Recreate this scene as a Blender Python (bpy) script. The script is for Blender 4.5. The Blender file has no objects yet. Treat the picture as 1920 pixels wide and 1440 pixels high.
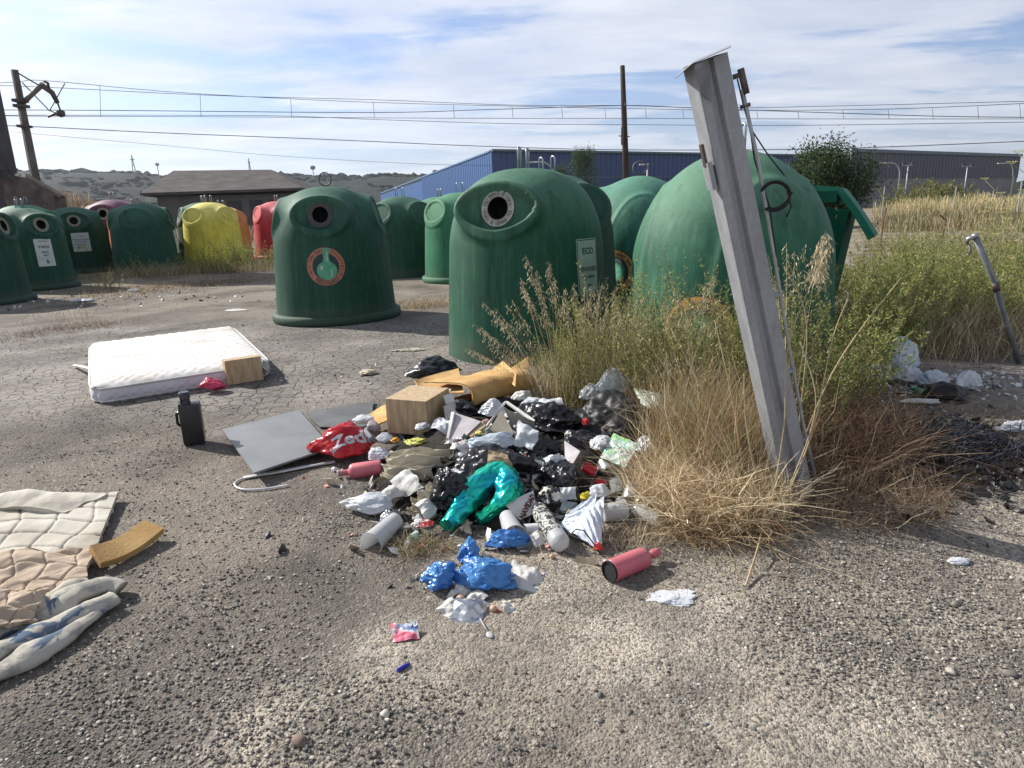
import bpy, math, random
import numpy as np
from mathutils import Vector, Matrix
from mathutils.bvhtree import BVHTree
random.seed(7)
RNG = np.random.default_rng(7)
SC = bpy.context.scene
COL = SC.collection
PI = math.pi
# ------------------------------------------------------------------ camera
CF = 1250.0
CP = math.atan(325/1250); CA = math.atan(.032); CH = 1.45
_X = np.array([1, 0, 0.]); _U = np.array([0, math.sin(CP), math.cos(CP)]); CFW = np.array([0, math.cos(CP), -math.sin(CP)])
CR = math.cos(CA)*_X - math.sin(CA)*_U; CU = math.sin(CA)*_X + math.cos(CA)*_U
CC = np.array([0, 0, CH])
def ray(x, y): return CFW + (x-960)/CF*CR + (720-y)/CF*CU
def G(x, y, z=0.0):
    d = ray(x, y); return CC + d*((z-CH)/d[2])
def AT(x, y, Y):
    d = ray(x, y); return CC + d*(Y/d[1])
def S(px, P):      # metres spanned by px photo pixels at point P
    return px/CF*float((np.array(P)-CC) @ CFW)
cam = bpy.data.cameras.new('camera'); co = bpy.data.objects.new('camera', cam); COL.objects.link(co)
cam.sensor_width = 36; cam.lens = 36*CF/1920; cam.clip_start = .05; cam.clip_end = 6000
M3 = np.array([CR, CU, -CFW]).T
mm = Matrix([[*M3[0], 0], [*M3[1], 0], [*M3[2], CH], [0, 0, 0, 1]])
co.matrix_world = mm
SC.camera = co
# ------------------------------------------------------------------ light
SUN_EL = math.radians(34); SUN_AZ = math.radians(-61)
sd = np.array([math.sin(SUN_AZ)*math.cos(SUN_EL), math.cos(SUN_AZ)*math.cos(SUN_EL), math.sin(SUN_EL)])
sl = bpy.data.lights.new('sun', 'SUN'); sl.energy = 5.0; sl.angle = math.radians(.55); sl.color = (1, .95, .88)
so = bpy.data.objects.new('sun', sl); COL.objects.link(so)
so.rotation_euler = Vector(sd).to_track_quat('Z', 'Y').to_euler(); so.location = (-20, 15, 30)
W = bpy.data.worlds.new('World'); SC.world = W; W.use_nodes = True
nt = W.node_tree; nt.nodes.clear()
class NB:
    """small node helper"""
    def __init__(s, nt): s.nt = nt
    def n(s, t, **kw):
        ins = kw.pop('ins', {})
        o = s.nt.nodes.new(t)
        for k, v in kw.items(): setattr(o, k, v)
        for k, v in ins.items():
            if hasattr(v, 'is_output'): s.nt.links.new(v, o.inputs[k])
            else: o.inputs[k].default_value = v
        return o
    def math(s, op, a, b=None, clamp=False):
        o = s.nt.nodes.new('ShaderNodeMath'); o.operation = op; o.use_clamp = clamp
        for i, v in enumerate((a, b)):
            if v is None: continue
            if hasattr(v, 'is_output'): s.nt.links.new(v, o.inputs[i])
            else: o.inputs[i].default_value = v
        return o.outputs[0]
    def mix(s, f, a, b, mode='MIX'):
        o = s.nt.nodes.new('ShaderNodeMix'); o.data_type = 'RGBA'; o.blend_type = mode
        for k, v in ((0, f), (6, a), (7, b)):
            if hasattr(v, 'is_output'): s.nt.links.new(v, o.inputs[k])
            else: o.inputs[k].default_value = (*v, 1) if k and len(v) == 3 else v
        return o.outputs[2]
    def ramp(s, f, stops, interp='LINEAR'):
        o = s.nt.nodes.new('ShaderNodeValToRGB'); cr = o.color_ramp; cr.interpolation = interp
        while len(cr.elements) < len(stops): cr.elements.new(.5)
        for e, (p, c) in zip(cr.elements, stops):
            e.position = p; e.color = (c, c, c, 1) if isinstance(c, (int, float)) else (*c, 1)
        s.nt.links.new(f, o.inputs[0]); return o.outputs[0]
    def noise(s, vec, scale, detail=4, rough=.55, dist=0.0, out=0):
        o = s.n('ShaderNodeTexNoise', ins={'Scale': scale, 'Detail': detail, 'Roughness': rough, 'Distortion': dist})
        if vec is not None: s.nt.links.new(vec, o.inputs['Vector'])
        return o.outputs[out]
    def vor(s, vec, scale, feature='F1', rnd=1.0):
        o = s.n('ShaderNodeTexVoronoi', feature=feature, ins={'Scale': scale, 'Randomness': rnd})
        if vec is not None: s.nt.links.new(vec, o.inputs['Vector'])
        return o
    def mapping(s, vec, scale=(1, 1, 1), loc=(0, 0, 0), rot=(0, 0, 0)):
        o = s.n('ShaderNodeMapping', ins={'Scale': scale, 'Location': loc, 'Rotation': rot})
        s.nt.links.new(vec, o.inputs['Vector']); return o.outputs[0]
b = NB(nt)
sky = b.n('ShaderNodeTexSky', sky_type='NISHITA', sun_disc=False, sun_elevation=SUN_EL, sun_rotation=SUN_AZ % (2*PI), altitude=100, air_density=1.0, dust_density=2.0, ozone_density=1.5)
tc = b.n('ShaderNodeTexCoord')
sep = b.n('ShaderNodeSeparateXYZ', ins={0: tc.outputs['Generated']})
z = b.math('MAXIMUM', sep.outputs[2], 0.0)
zz = b.math('ADD', z, .07)
cx = b.math('DIVIDE', sep.outputs[0], zz); cy = b.math('DIVIDE', sep.outputs[1], zz)
cv = b.n('ShaderNodeCombineXYZ', ins={0: cx, 1: cy, 2: 0.0}).outputs[0]
v1 = b.mapping(cv, scale=(.55, 1.0, 1), rot=(0, 0, math.radians(18)), loc=(2.3, 1.1, 0))
n1 = b.noise(v1, 1.15, 10, .58, .5)
v2 = b.mapping(cv, scale=(.22, .9, 1), rot=(0, 0, math.radians(-24)), loc=(5, 3, 0))
n2 = b.noise(v2, 2.1, 7, .66, .6)
n3 = b.noise(b.mapping(cv, scale=(.5, .5, 1)), .9, 3, .5)
cl = b.math('ADD', b.math('MULTIPLY', n1, .62), b.math('ADD', b.math('MULTIPLY', n2, .22), b.math('MULTIPLY', n3, .22)))
fac = b.ramp(cl, [(.42, .02), (.475, .42), (.52, .84), (.60, 1)])
# milky band towards the horizon
hz = b.ramp(z, [(0, 1), (.05, .85), (.14, .35), (.30, .08), (1, .0)])
fac2 = b.math('MAXIMUM', b.math('MULTIPLY', fac, b.ramp(z, [(0, .6), (.12, .95), (1, .95)])), b.math('MULTIPLY', hz, .62))
skyc = b.mix(1.0, sky.outputs[0], (.95, 1.15, 1.55), 'MULTIPLY')
lumv = b.math('ADD', b.math('MULTIPLY', b.noise(v1, 1.6, 7, .62), 1.5), -.22)
# brighter towards the sun side (left)
side = b.math('ADD', 1.0, b.math('MULTIPLY', sep.outputs[0], -.20))
cc_ = b.mix(lumv, (5.2, 6.0, 7.6), (10.2, 10.4, 10.9))
cc2 = b.mix(1.0, cc_, b.n('ShaderNodeCombineXYZ', ins={0: side, 1: side, 2: side}).outputs[0], 'MULTIPLY')
top = b.ramp(z, [(0, 1), (.35, 1), (.75, .55), (1, .45)])
cc3 = b.mix(1.0, cc2, top, 'MULTIPLY')
skm = b.mix(fac2, skyc, cc3)
bg = b.n('ShaderNodeBackground', ins={0: skm, 1: .070})
wo = b.n('ShaderNodeOutputWorld', ins={0: bg.outputs[0]})
SC.view_settings.view_transform = 'Standard'; SC.view_settings.look = 'None'; SC.view_settings.gamma = 1
SC.view_settings.exposure = 0.55
SC.cycles.max_bounces = 6; SC.cycles.diffuse_bounces = 2; SC.cycles.glossy_bounces = 3; SC.cycles.transmission_bounces = 6
SC.cycles.transparent_max_bounces = 12; SC.cycles.volume_bounces = 0; SC.cycles.use_denoising = True
SC.cycles.caustics_reflective = False; SC.cycles.caustics_refractive = False
# ------------------------------------------------------------------ materials
MATS = {}
def newmat(name):
    m = bpy.data.materials.new(name); m.use_nodes = True
    b = NB(m.node_tree); p = m.node_tree.nodes['Principled BSDF']
    b.p = p; b.tc = b.n('ShaderNodeTexCoord'); b.m = m
    b.L = m.node_tree.links.new
    return b
def bump(b, h, strength, dist=.01):
    o = b.n('ShaderNodeBump', ins={'Strength': strength, 'Distance': dist, 'Height': h}); b.L(o.outputs[0], b.p.inputs['Normal'])
def mat(name, c, c2=None, scale=6, rough=.6, metal=0, bs=0, bscale=40, bdist=.004, detail=5, coat=0, trans=0, alpha=1, spec=.5, lo=.35, hi=.65, sub=0, attr=None, sheen=0, stretch=None, dirt=0, dirtc=(.16, .13, .1)):
    if name in MATS: return MATS[name]
    b = newmat(name); vec = b.tc.outputs['Object']
    if stretch: vec = b.mapping(vec, scale=stretch)
    if attr:
        col = b.n('ShaderNodeAttribute', attribute_name=attr).outputs['Color']
        if c2 is not None: col = b.mix(b.ramp(b.noise(vec, scale, detail), [(lo, 0), (hi, 1)]), b.mix(1, col, c, 'MULTIPLY'), b.mix(1, col, c2, 'MULTIPLY'))
        b.L(col, b.p.inputs['Base Color'])
    elif c2 is not None:
        col = b.mix(b.ramp(b.noise(vec, scale, detail), [(lo, 0), (hi, 1)]), c, c2)
        if dirt:
            col = b.mix(b.math('MULTIPLY', b.ramp(b.noise(b.mapping(vec, loc=(3, 7, 1)), scale*.7, 8, .7), [(.5, 0), (.68, 1)]), dirt), col, dirtc)
        b.L(col, b.p.inputs['Base Color'])
    else: b.p.inputs['Base Color'].default_value = (*c, 1)
    b.p.inputs['Roughness'].default_value = rough; b.p.inputs['Metallic'].default_value = metal
    b.p.inputs['Specular IOR Level'].default_value = spec
    if coat: b.p.inputs['Coat Weight'].default_value = coat; b.p.inputs['Coat Roughness'].default_value = .15
    if trans: b.p.inputs['Transmission Weight'].default_value = trans; b.p.inputs['IOR'].default_value = 1.2
    if alpha < 1: b.p.inputs['Alpha'].default_value = alpha
    if sub:
        # thin-sheet translucency
        tr = b.n('ShaderNodeBsdfTranslucent'); ms = b.n('ShaderNodeMixShader', ins={0: sub})
        if b.p.inputs['Base Color'].is_linked: b.L(b.p.inputs['Base Color'].links[0].from_socket, tr.inputs[0])
        else: tr.inputs[0].default_value = (*c, 1)
        b.L(b.p.outputs[0], ms.inputs[1]); b.L(tr.outputs[0], ms.inputs[2])
        out = b.m.node_tree.nodes['Material Output']; b.L(ms.outputs[0], out.inputs[0])
    if bs: bump(b, b.noise(vec, bscale, 5, .6), bs, bdist)
    MATS[name] = b.m; return b.m
# ------------------------------------------------------------------ mesh + object helpers
def link(o, parent=None, loc=None, rot=None):
    COL.objects.link(o)
    if parent is not None: o.parent = parent
    if loc is not None: o.location = loc
    if rot is not None: o.rotation_euler = rot
    return o
def mesh(name, V, F, m, smooth=True, colors=None, mats=None, fm=None):
    me = bpy.data.meshes.new(name); V = np.asarray(V, dtype=np.float32)
    if isinstance(F, np.ndarray) and F.ndim == 2:
        k = F.shape[1]; nf = len(F)
        me.vertices.add(len(V)); me.vertices.foreach_set('co', V.ravel())
        me.loops.add(nf*k); me.loops.foreach_set('vertex_index', F.astype(np.int32).ravel())
        me.polygons.add(nf); me.polygons.foreach_set('loop_start', np.arange(0, nf*k, k, dtype=np.int32)); me.polygons.foreach_set('loop_total', np.full(nf, k, dtype=np.int32))
        me.update(calc_edges=True)
    else:
        me.from_pydata(V.tolist(), [], [list(map(int, f)) for f in F]); me.update()
    if colors is not None:
        a = me.color_attributes.new('tint', 'FLOAT_COLOR', 'POINT')
        c = np.ones((len(V), 4), np.float32); c[:, :3] = colors; a.data.foreach_set('color', c.ravel())
    for q in (mats or [m]): me.materials.append(q)
    if fm is not None: me.polygons.foreach_set('material_index', np.asarray(fm, np.int32))
    me.polygons.foreach_set('use_smooth', np.full(len(me.polygons), smooth))
    me.validate(); me.update()
    return me
def obj(name, V, F, m, parent=None, loc=None, rot=None, **kw):
    return link(bpy.data.objects.new(name, mesh(name, V, F, m, **kw)), parent, loc, rot)
def tag(o, label, cat, group=None, kind=None):
    if label: o['label'] = label
    if cat: o['category'] = cat
    if group: o['group'] = group
    if kind: o['kind'] = kind
    return o
def thing(name, label, cat, loc=(0, 0, 0), rz=0, group=None, rot=None):
    o = bpy.data.objects.new(name, None); COL.objects.link(o); o.empty_display_size = .1
    o.location = loc; o.rotation_euler = rot if rot is not None else (0, 0, rz)
    return tag(o, label, cat, group)
def dup(root, loc=None, rz=None, label=None, group=None, cat=None, scale=None, rot=None):
    r = root.copy(); COL.objects.link(r)
    if loc is not None: r.location = loc
    if rz is not None: r.rotation_euler = (0, 0, rz)
    if rot is not None: r.rotation_euler = rot
    if scale is not None: r.scale = (scale,)*3
    if label: r['label'] = label
    if group: r['group'] = group
    if cat: r['category'] = cat
    for ch in list(root.children):
        c = ch.copy(); COL.objects.link(c); c.parent = r
        for g in ch.children:
            d = g.copy(); COL.objects.link(d); d.parent = c
    return r
class MB:
    """collects primitives into ONE mesh"""
    def __init__(s): s.V = []; s.F = []; s.n = 0
    def add(s, V, F):
        V = np.asarray(V, float); s.V.append(V); s.F += [[int(i)+s.n for i in f] for f in F]; s.n += len(V); return s
    def box(s, c, size, R=None):
        c = np.array(c, float); h = np.array(size)/2
        P = np.array([[x, y, z] for z in (-1, 1) for y in (-1, 1) for x in (-1, 1)])*h
        if R is not None: P = P @ np.array(R).T
        return s.add(P+c, [(0, 2, 3, 1), (4, 5, 7, 6), (0, 1, 5, 4), (2, 6, 7, 3), (0, 4, 6, 2), (1, 3, 7, 5)])
    def bevbox(s, size, bev, R=None, c=(0, 0, 0)):
        import bmesh
        bm = bmesh.new(); bmesh.ops.create_cube(bm, size=1)
        for v in bm.verts: v.co = Vector((v.co.x*size[0], v.co.y*size[1], v.co.z*size[2]))
        bmesh.ops.bevel(bm, geom=list(bm.edges), offset=bev, segments=2, affect='EDGES', profile=.6)
        P = np.array([v.co[:] for v in bm.verts]); F = [[v.index for v in f.verts] for f in bm.faces]
        bm.verts.index_update(); F = [[v.index for v in f.verts] for f in bm.faces]; bm.free()
        if R is not None: P = P @ np.array(R).T
        return s.add(P+np.array(c), F)
    def tube(s, pts, r, n=8, cap=True):
        pts = [np.array(p, float) for p in pts]; rr = r if hasattr(r, '__len__') else [r]*len(pts)
        V = []; F = []; up = np.array([0.3, .2, 1.])
        for i, p in enumerate(pts):
            t = pts[min(i+1, len(pts)-1)]-pts[max(i-1, 0)]; t = t/(np.linalg.norm(t)+1e-9)
            a = np.cross(t, up);
            if np.linalg.norm(a) < .05: a = np.cross(t, [1, 0, 0])
            a /= np.linalg.norm(a); bb = np.cross(t, a)
            for k in range(n):
                q = 2*PI*k/n; V.append(p+rr[i]*(math.cos(q)*a+math.sin(q)*bb))
        for i in range(len(pts)-1):
            for k in range(n):
                F.append((i*n+k, i*n+(k+1) % n, (i+1)*n+(k+1) % n, (i+1)*n+k))
        if cap: F.append(tuple(range(n))[::-1]); F.append(tuple((len(pts)-1)*n+k for k in range(n)))
        return s.add(V, F)
    def lathe(s, prof, n=32, R=None, c=(0, 0, 0), sx=1.0, sy=1.0):
        V = []; F = []
        for r, zz in prof:
            for k in range(n):
                q = 2*PI*k/n; V.append((r*math.cos(q)*sx, r*math.sin(q)*sy, zz))
        m_ = len(prof)
        for i in range(m_-1):
            for k in range(n): F.append((i*n+k, i*n+(k+1) % n, (i+1)*n+(k+1) % n, (i+1)*n+k))
        V = np.array(V)
        if R is not None: V = V @ np.array(R).T
        return s.add(V+np.array(c), F)
    def build(s, name, m, parent=None, smooth=False, loc=None, rot=None, **kw):
        return obj(name, np.concatenate(s.V), s.F, m, parent, loc, rot, smooth=smooth, **kw)
def autosmooth(o, ang=35):
    me = o.data
    try: me.set_sharp_from_angle(angle=math.radians(ang))
    except Exception: pass
    me.polygons.foreach_set('use_smooth', np.ones(len(me.polygons), bool)); return o
def rotm(rx=0, ry=0, rz=0):
    from mathutils import Euler
    return np.array(Euler((rx, ry, rz)).to_matrix())
def frame(d, up=(0, 0, 1)):
    """rotation whose z axis is d"""
    d = np.array(d, float); d /= np.linalg.norm(d); a = np.cross(up, d)
    if np.linalg.norm(a) < 1e-3: a = np.array([1., 0, 0])
    a /= np.linalg.norm(a); return np.array([a, np.cross(d, a), d]).T
# value noise
_perm = np.random.default_rng(3).random((32, 32, 32))
def vn(P, f=1.0, off=0.0):
    Q = np.asarray(P)*f+off+100; i = np.floor(Q).astype(int); t = Q-i; t = t*t*(3-2*t); i %= 32; j = (i+1) % 32
    r = 0
    for dx in (0, 1):
        for dy in (0, 1):
            for dz in (0, 1):
                ix = (j if dx else i)[..., 0]; iy = (j if dy else i)[..., 1]; iz = (j if dz else i)[..., 2]
                w = (t[..., 0] if dx else 1-t[..., 0])*(t[..., 1] if dy else 1-t[..., 1])*(t[..., 2] if dz else 1-t[..., 2])
                r = r+w*_perm[ix, iy, iz]
    return r-.5
def fbm(P, f=1.0, o=4, off=0.0):
    r = 0; a = 1
    for k in range(o): r = r+a*vn(P, f*2**k, off+k*7.3); a *= .5
    return r
def crease(P, f, n=5, seed=0, warp=.35):
    """sharp folds in random directions: crumpled film or cloth"""
    g = np.random.default_rng(seed); r = 0
    Wp = np.stack([vn(P, f*.8, 11+seed), vn(P, f*.8, 23+seed), vn(P, f*.8, 37+seed)], -1)*warp/f
    for k in range(n):
        d = g.normal(size=3); d /= np.linalg.norm(d); ff = f*g.uniform(.6, 1.7)
        t = (np.asarray(P)+Wp) @ d*ff+g.random()*9; t = np.abs((t % 2)-1); r = r+(t-.5)/(ff/f)
    return r/n*2
def ico(sub):
    import bmesh
    bm = bmesh.new(); bmesh.ops.create_icosphere(bm, subdivisions=sub, radius=1)
    bm.verts.index_update(); V = np.array([v.co[:] for v in bm.verts]); F = np.array([[v.index for v in f.verts] for f in bm.faces]); bm.free(); return V, F
ICO = {k: ico(k) for k in (1, 2, 3, 4, 5, 6)}
def grid(nu, nv):
    u, v = np.meshgrid(np.linspace(0, 1, nu), np.linspace(0, 1, nv), indexing='ij')
    idx = np.arange(nu*nv).reshape(nu, nv)
    F = np.stack([idx[:-1, :-1], idx[1:, :-1], idx[1:, 1:], idx[:-1, 1:]], -1).reshape(-1, 4)
    return u.ravel(), v.ravel(), F
def text2d(s, size=1.0, align='CENTER', ext=0.0, bold=0.0, sx=1.0):
    cu = bpy.data.curves.new('lettering', 'FONT'); cu.body = s; cu.size = size; cu.align_x = align; cu.align_y = 'CENTER'; cu.offset = bold*size; cu.resolution_u = 2
    o = bpy.data.objects.new('lettering', cu); COL.objects.link(o)
    dg = bpy.context.evaluated_depsgraph_get(); me = o.evaluated_get(dg).to_mesh()
    V = np.array([v.co[:] for v in me.vertices]).reshape(-1, 3); F = [list(p.vertices) for p in me.polygons]
    o.evaluated_get(dg).to_mesh_clear(); bpy.data.objects.remove(o); bpy.data.curves.remove(cu)
    V[:, 0] *= sx
    return V[:, :2], F
def arctext(s, r, size, a0, a1, flip=False, sx=.9):
    """letters round a circle from angle a0 to a1 (degrees, clockwise from left), one mesh"""
    V = []; F = []; n = 0
    for i, ch in enumerate(s):
        if ch == ' ': continue
        v, f = text2d(ch, size, bold=.02, sx=sx)
        a = math.radians(a0+(a1-a0)*(i+.5)/len(s))
        t = a-PI/2 if not flip else a+PI/2
        R = np.array([[math.cos(t), -math.sin(t)], [math.sin(t), math.cos(t)]])
        V.append(v @ R.T+np.array([r*math.cos(a), r*math.sin(a)])); F += [[k+n for k in q] for q in f]; n += len(v)
    return np.concatenate(V), F
def annulus(r0, r1, n=64, a0=0, a1=360):
    V = []; F = []
    for k in range(n+1):
        a = math.radians(a0+(a1-a0)*k/n)
        V += [(r0*math.cos(a), r0*math.sin(a)), (r1*math.cos(a), r1*math.sin(a))]
    for k in range(n): F.append((2*k, 2*k+1, 2*k+3, 2*k+2))
    return np.array(V), F
# ------------------------------------------------------------------ ground
def ground_material():
    b = newmat('ground_gravel'); P = b.tc.outputs['Object']
    big = b.noise(P, .35, 4, .6); med = b.noise(P, 1.4, 6, .65); fine = b.noise(P, 14, 6, .7)
    v1 = b.vor(P, 100); v2 = b.vor(b.mapping(P, loc=(.3, .7, 0)), 190); v0 = b.vor(b.mapping(P, loc=(1.3, .7, 0)), 34)
    sp1 = b.n('ShaderNodeSeparateColor', ins={0: v1.outputs['Color']}); sp2 = b.n('ShaderNodeSeparateColor', ins={0: v2.outputs['Color']}); sp0 = b.n('ShaderNodeSeparateColor', ins={0: v0.outputs['Color']})
    # where the surface is pale worn cement and where dark asphalt: real stains with their own outline
    sepp = b.n('ShaderNodeSeparateXYZ', ins={0: P})
    X = sepp.outputs[0]; Y = sepp.outputs[1]
    # dark tongue on the left: x < f(y)
    edge = b.math('ADD', X, b.math('MULTIPLY', b.math('ADD', med, -.5), 1.1))
    edge = b.math('ADD', edge, b.math('MULTIPLY', b.math('ADD', Y, -2.15), -.55))
    left = b.ramp(b.math('ADD', b.math('MULTIPLY', edge, .5), .74), [(.42, 1), (.5, 0)])
    pale = b.ramp(b.math('ADD', b.math('MULTIPLY', med, .7), b.math('MULTIPLY', big, .45)), [(.48, 0), (.62, 1)])
    near = b.ramp(b.math('MULTIPLY', Y, .1), [(.25, 1), (.37, .35), (.5, .25)])
    palef = b.math('MULTIPLY', b.math('MULTIPLY', pale, near), b.math('SUBTRACT', 1.0, left), True)
    stones = b.ramp(sp1.outputs[0], [(0, (.085, .078, .073)), (.3, (.16, .145, .126)), (.55, (.26, .235, .195)), (.8, (.37, .335, .28)), (.93, (.50, .47, .42)), (1, (.10, .12, .11))])
    stones2 = b.ramp(sp2.outputs[1], [(0, (.10, .092, .085)), (.5, (.19, .17, .15)), (1, (.34, .31, .27))])
    base = b.mix(b.ramp(fine, [(.4, 0), (.6, 1)]), stones2, stones)
    paleC = b.mix(b.ramp(sp1.outputs[1], [(.35, 0), (.6, 1)]), (.41, .37, .31), base)
    darkC = b.mix(b.ramp(sp1.outputs[1], [(.72, 0), (.8, 1)]), b.mix(fine, (.10, .088, .078), (.205, .182, .158)), base)
    col = b.mix(palef, base, paleC)
    col = b.mix(b.math('MULTIPLY', left, .85), col, darkC)
    # dusty soil tint
    col = b.mix(b.math('MULTIPLY', b.ramp(b.noise(P, .9, 5, .7), [(.45, 0), (.65, 1)]), .45), col, b.mix(fine, (.20, .165, .13), (.34, .29, .23)))
    # cracked asphalt farther back
    wp = b.n('ShaderNodeMixRGB' if False else 'ShaderNodeVectorMath', operation='ADD', ins={0: b.mapping(P, scale=(1, 1, 0)), 1: b.n('ShaderNodeVectorMath', operation='SCALE', ins={0: b.noise(P, 3.5, 3, .5, out=1), 'Scale': .16}).outputs[0]}).outputs[0]
    ed = b.vor(wp, 8.5, 'DISTANCE_TO_EDGE'); ed2 = b.vor(wp, 19.0, 'DISTANCE_TO_EDGE')
    crk = b.ramp(ed.outputs['Distance'], [(.0, 1), (.02, .8), (.06, 0)]); crk2 = b.ramp(ed2.outputs['Distance'], [(0, .6), (.06, 0)])
    crack = b.math('MAXIMUM', crk, b.math('MULTIPLY', crk2, b.ramp(b.noise(P, 1.1, 3), [(.5, 0), (.6, 1)])))
    cm = b.math('ADD', b.math('MULTIPLY', Y, .1), b.math('MULTIPLY', b.math('ADD', b.noise(P, .8, 5, .6), -.5), .28))
    cmask = b.ramp(cm, [(.46, 0), (.53, 1), (.93, 1), (1.0, .15)])
    asph = b.mix(b.noise(P, 60, 4, .7), (.14, .13, .126), (.28, .26, .245))
    asph = b.mix(b.ramp(b.noise(P, 1.7, 6, .7), [(.4, 0), (.65, .6)]), asph, (.25, .225, .195))
    spk = b.ramp(sp2.outputs[0], [(.93, 0), (.95, 1)]); asph = b.mix(spk, asph, (.44, .42, .38))
    asph = b.mix(b.math('MULTIPLY', crack, b.ramp(b.noise(P, .6, 4, .6), [(.38, .15), (.55, .85)])), asph, (.055, .048, .044))
    col = b.mix(cmask, col, asph)
    # far bare dirt / dry ground
    far = b.ramp(b.math('ADD', b.math('MULTIPLY', Y, .02), b.math('MULTIPLY', b.math('ADD', big, -.5), .25)), [(.20, 0), (.40, 1)])
    col = b.mix(b.math('MULTIPLY', far, .8), col, b.mix(b.noise(P, .3, 6, .7), (.155, .13, .095), (.33, .285, .2)))
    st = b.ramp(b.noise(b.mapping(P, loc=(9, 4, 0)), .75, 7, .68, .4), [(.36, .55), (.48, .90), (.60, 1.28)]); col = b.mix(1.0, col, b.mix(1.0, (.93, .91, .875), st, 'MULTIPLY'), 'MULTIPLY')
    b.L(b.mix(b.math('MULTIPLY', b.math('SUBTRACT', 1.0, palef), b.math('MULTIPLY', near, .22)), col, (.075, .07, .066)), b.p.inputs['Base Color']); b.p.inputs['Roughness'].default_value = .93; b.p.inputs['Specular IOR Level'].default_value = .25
    h1 = b.ramp(v1.outputs['Distance'], [(0, 1), (.55, .25), (.8, 0)]); h2 = b.ramp(v2.outputs['Distance'], [(0, 1), (.7, 0)]); h0 = b.ramp(v0.outputs['Distance'], [(0, 1), (.35, .6), (.5, 0)])
    hh = b.math('ADD', b.math('MULTIPLY', h1, b.math('ADD', sp1.outputs[2], .3)), b.math('MULTIPLY', h2, .35))
    hh = b.math('ADD', hh, b.math('MULTIPLY', h0, b.ramp(sp0.outputs[1], [(.7, 0), (.72, 1)])))
    hh = b.math('MULTIPLY', hh, b.math('ADD', .12, b.math('MULTIPLY', b.math('SUBTRACT', 1.0, cmask), .88)))
    hh = b.math('ADD', hh, b.math('MULTIPLY', fine, .9)); hh = b.math('SUBTRACT', hh, b.math('MULTIPLY', b.math('MULTIPLY', crack, cmask), 1.6))
    hh = b.math('ADD', hh, b.math('MULTIPLY', med, 1.0))
    bump(b, hh, .8, .0065)
    return b.m
GM = ground_material()
def make_ground():
    # one sheet: fine rings near the camera, coarse ones to the horizon
    xs = np.concatenate([-np.geomspace(3000, 8, 26), np.linspace(-7.5, 7.5, 76), np.geomspace(8, 3000, 26)])
    ys = np.concatenate([[-300, -60, -12, -4], np.linspace(-2, 14, 82), np.geomspace(15, 3200, 34)])
    X, Y = np.meshgrid(xs, ys, indexing='ij'); P = np.stack([X.ravel(), Y.ravel(), np.zeros(X.size)], -1)
    d = np.hypot(P[:, 0], P[:, 1]-4)
    P[:, 2] = (fbm(P, .9, 3)*.012)*np.clip(1-d/25, 0, 1)
    n0, n1 = X.shape; idx = np.arange(n0*n1).reshape(n0, n1)
    F = np.stack([idx[:-1, :-1], idx[1:, :-1], idx[1:, 1:], idx[:-1, 1:]], -1).reshape(-1, 4)
    tag(obj('ground', P, F, GM), 'cracked grey asphalt and loose gravel lot', None, kind='structure')
make_ground()
def leftdark(x, y): return (x-.55*(y-2.15)+1.45) < 0
def pebbles(name, n, xr, yr, smin, smax, seed, label, keep=None, sub=1, embed=.35, power=2.2):
    g = np.random.default_rng(seed)
    y = yr[0]+(yr[1]-yr[0])*g.random(n)**1.35; x = (g.random(n)*2-1)*(xr[0]+(xr[1]-xr[0])*(y-yr[0])/(yr[1]-yr[0]))
    cl = vn(np.stack([x, y, x*0], -1), 1.3, 5)+vn(np.stack([x, y, x*0], -1), 4, 9)*.6
    k = g.random(n) < np.clip(.58+cl*2.4, .05, 1)
    k &= ~(leftdark(x, y) & (g.random(n) < .6))
    if keep is not None: k &= keep(x, y, g)
    x = x[k]; y = y[k]; n = len(x)
    s = smin+(smax-smin)*g.random(n)**power
    V0, F0 = ICO[sub]; nv = len(V0)
    jit = 1+g.normal(size=(n, nv, 1))*.13
    sc = np.stack([s*g.uniform(.75, 1.3, n), s*g.uniform(.7, 1.1, n), s*g.uniform(.45, .75, n)], -1)
    a = g.random(n)*2*PI; ca, sa = np.cos(a), np.sin(a)
    P = V0[None]*jit*sc[:, None, :]
    Q = P.copy(); Q[..., 0] = P[..., 0]*ca[:, None]-P[..., 1]*sa[:, None]; Q[..., 1] = P[..., 0]*sa[:, None]+P[..., 1]*ca[:, None]
    Q[..., 0] += x[:, None]; Q[..., 1] += y[:, None]; Q[..., 2] += (sc[:, 2]*(1-embed*2)+.001)[:, None]
    F = (F0[None]+np.arange(n)[:, None, None]*nv).reshape(-1, 3)
    pal = np.array([(.11, .10, .093), (.18, .168, .152), (.27, .25, .22), (.37, .34, .295), (.48, .45, .39), (.16, .17, .17), (.23, .17, .135), (.6, .57, .52), (.14, .19, .16)])
    pr = np.array([.2, .2, .2, .15, .09, .06, .04, .03, .01]); ci = g.choice(len(pal), n, p=pr/pr.sum())
    C = pal[ci]*g.uniform(.8, 1.2, (n, 1)); C = np.repeat(C, nv, 0)
    m = mat('pebble', (1, 1, 1), (.72, .7, .66), 60, .85, attr='tint', spec=.3)
    return tag(obj(name, Q.reshape(-1, 3), F, m, colors=C, smooth=(sub > 1)), label, None, kind='stuff')
def kp(x, y, g): return np.ones(len(x), bool)
pebbles('gravel', 78000, (1.35, 4.4), (1.0, 5.2), .0020, .0078, 1, 'loose gravel over the worn asphalt in the foreground', power=2.0)
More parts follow.
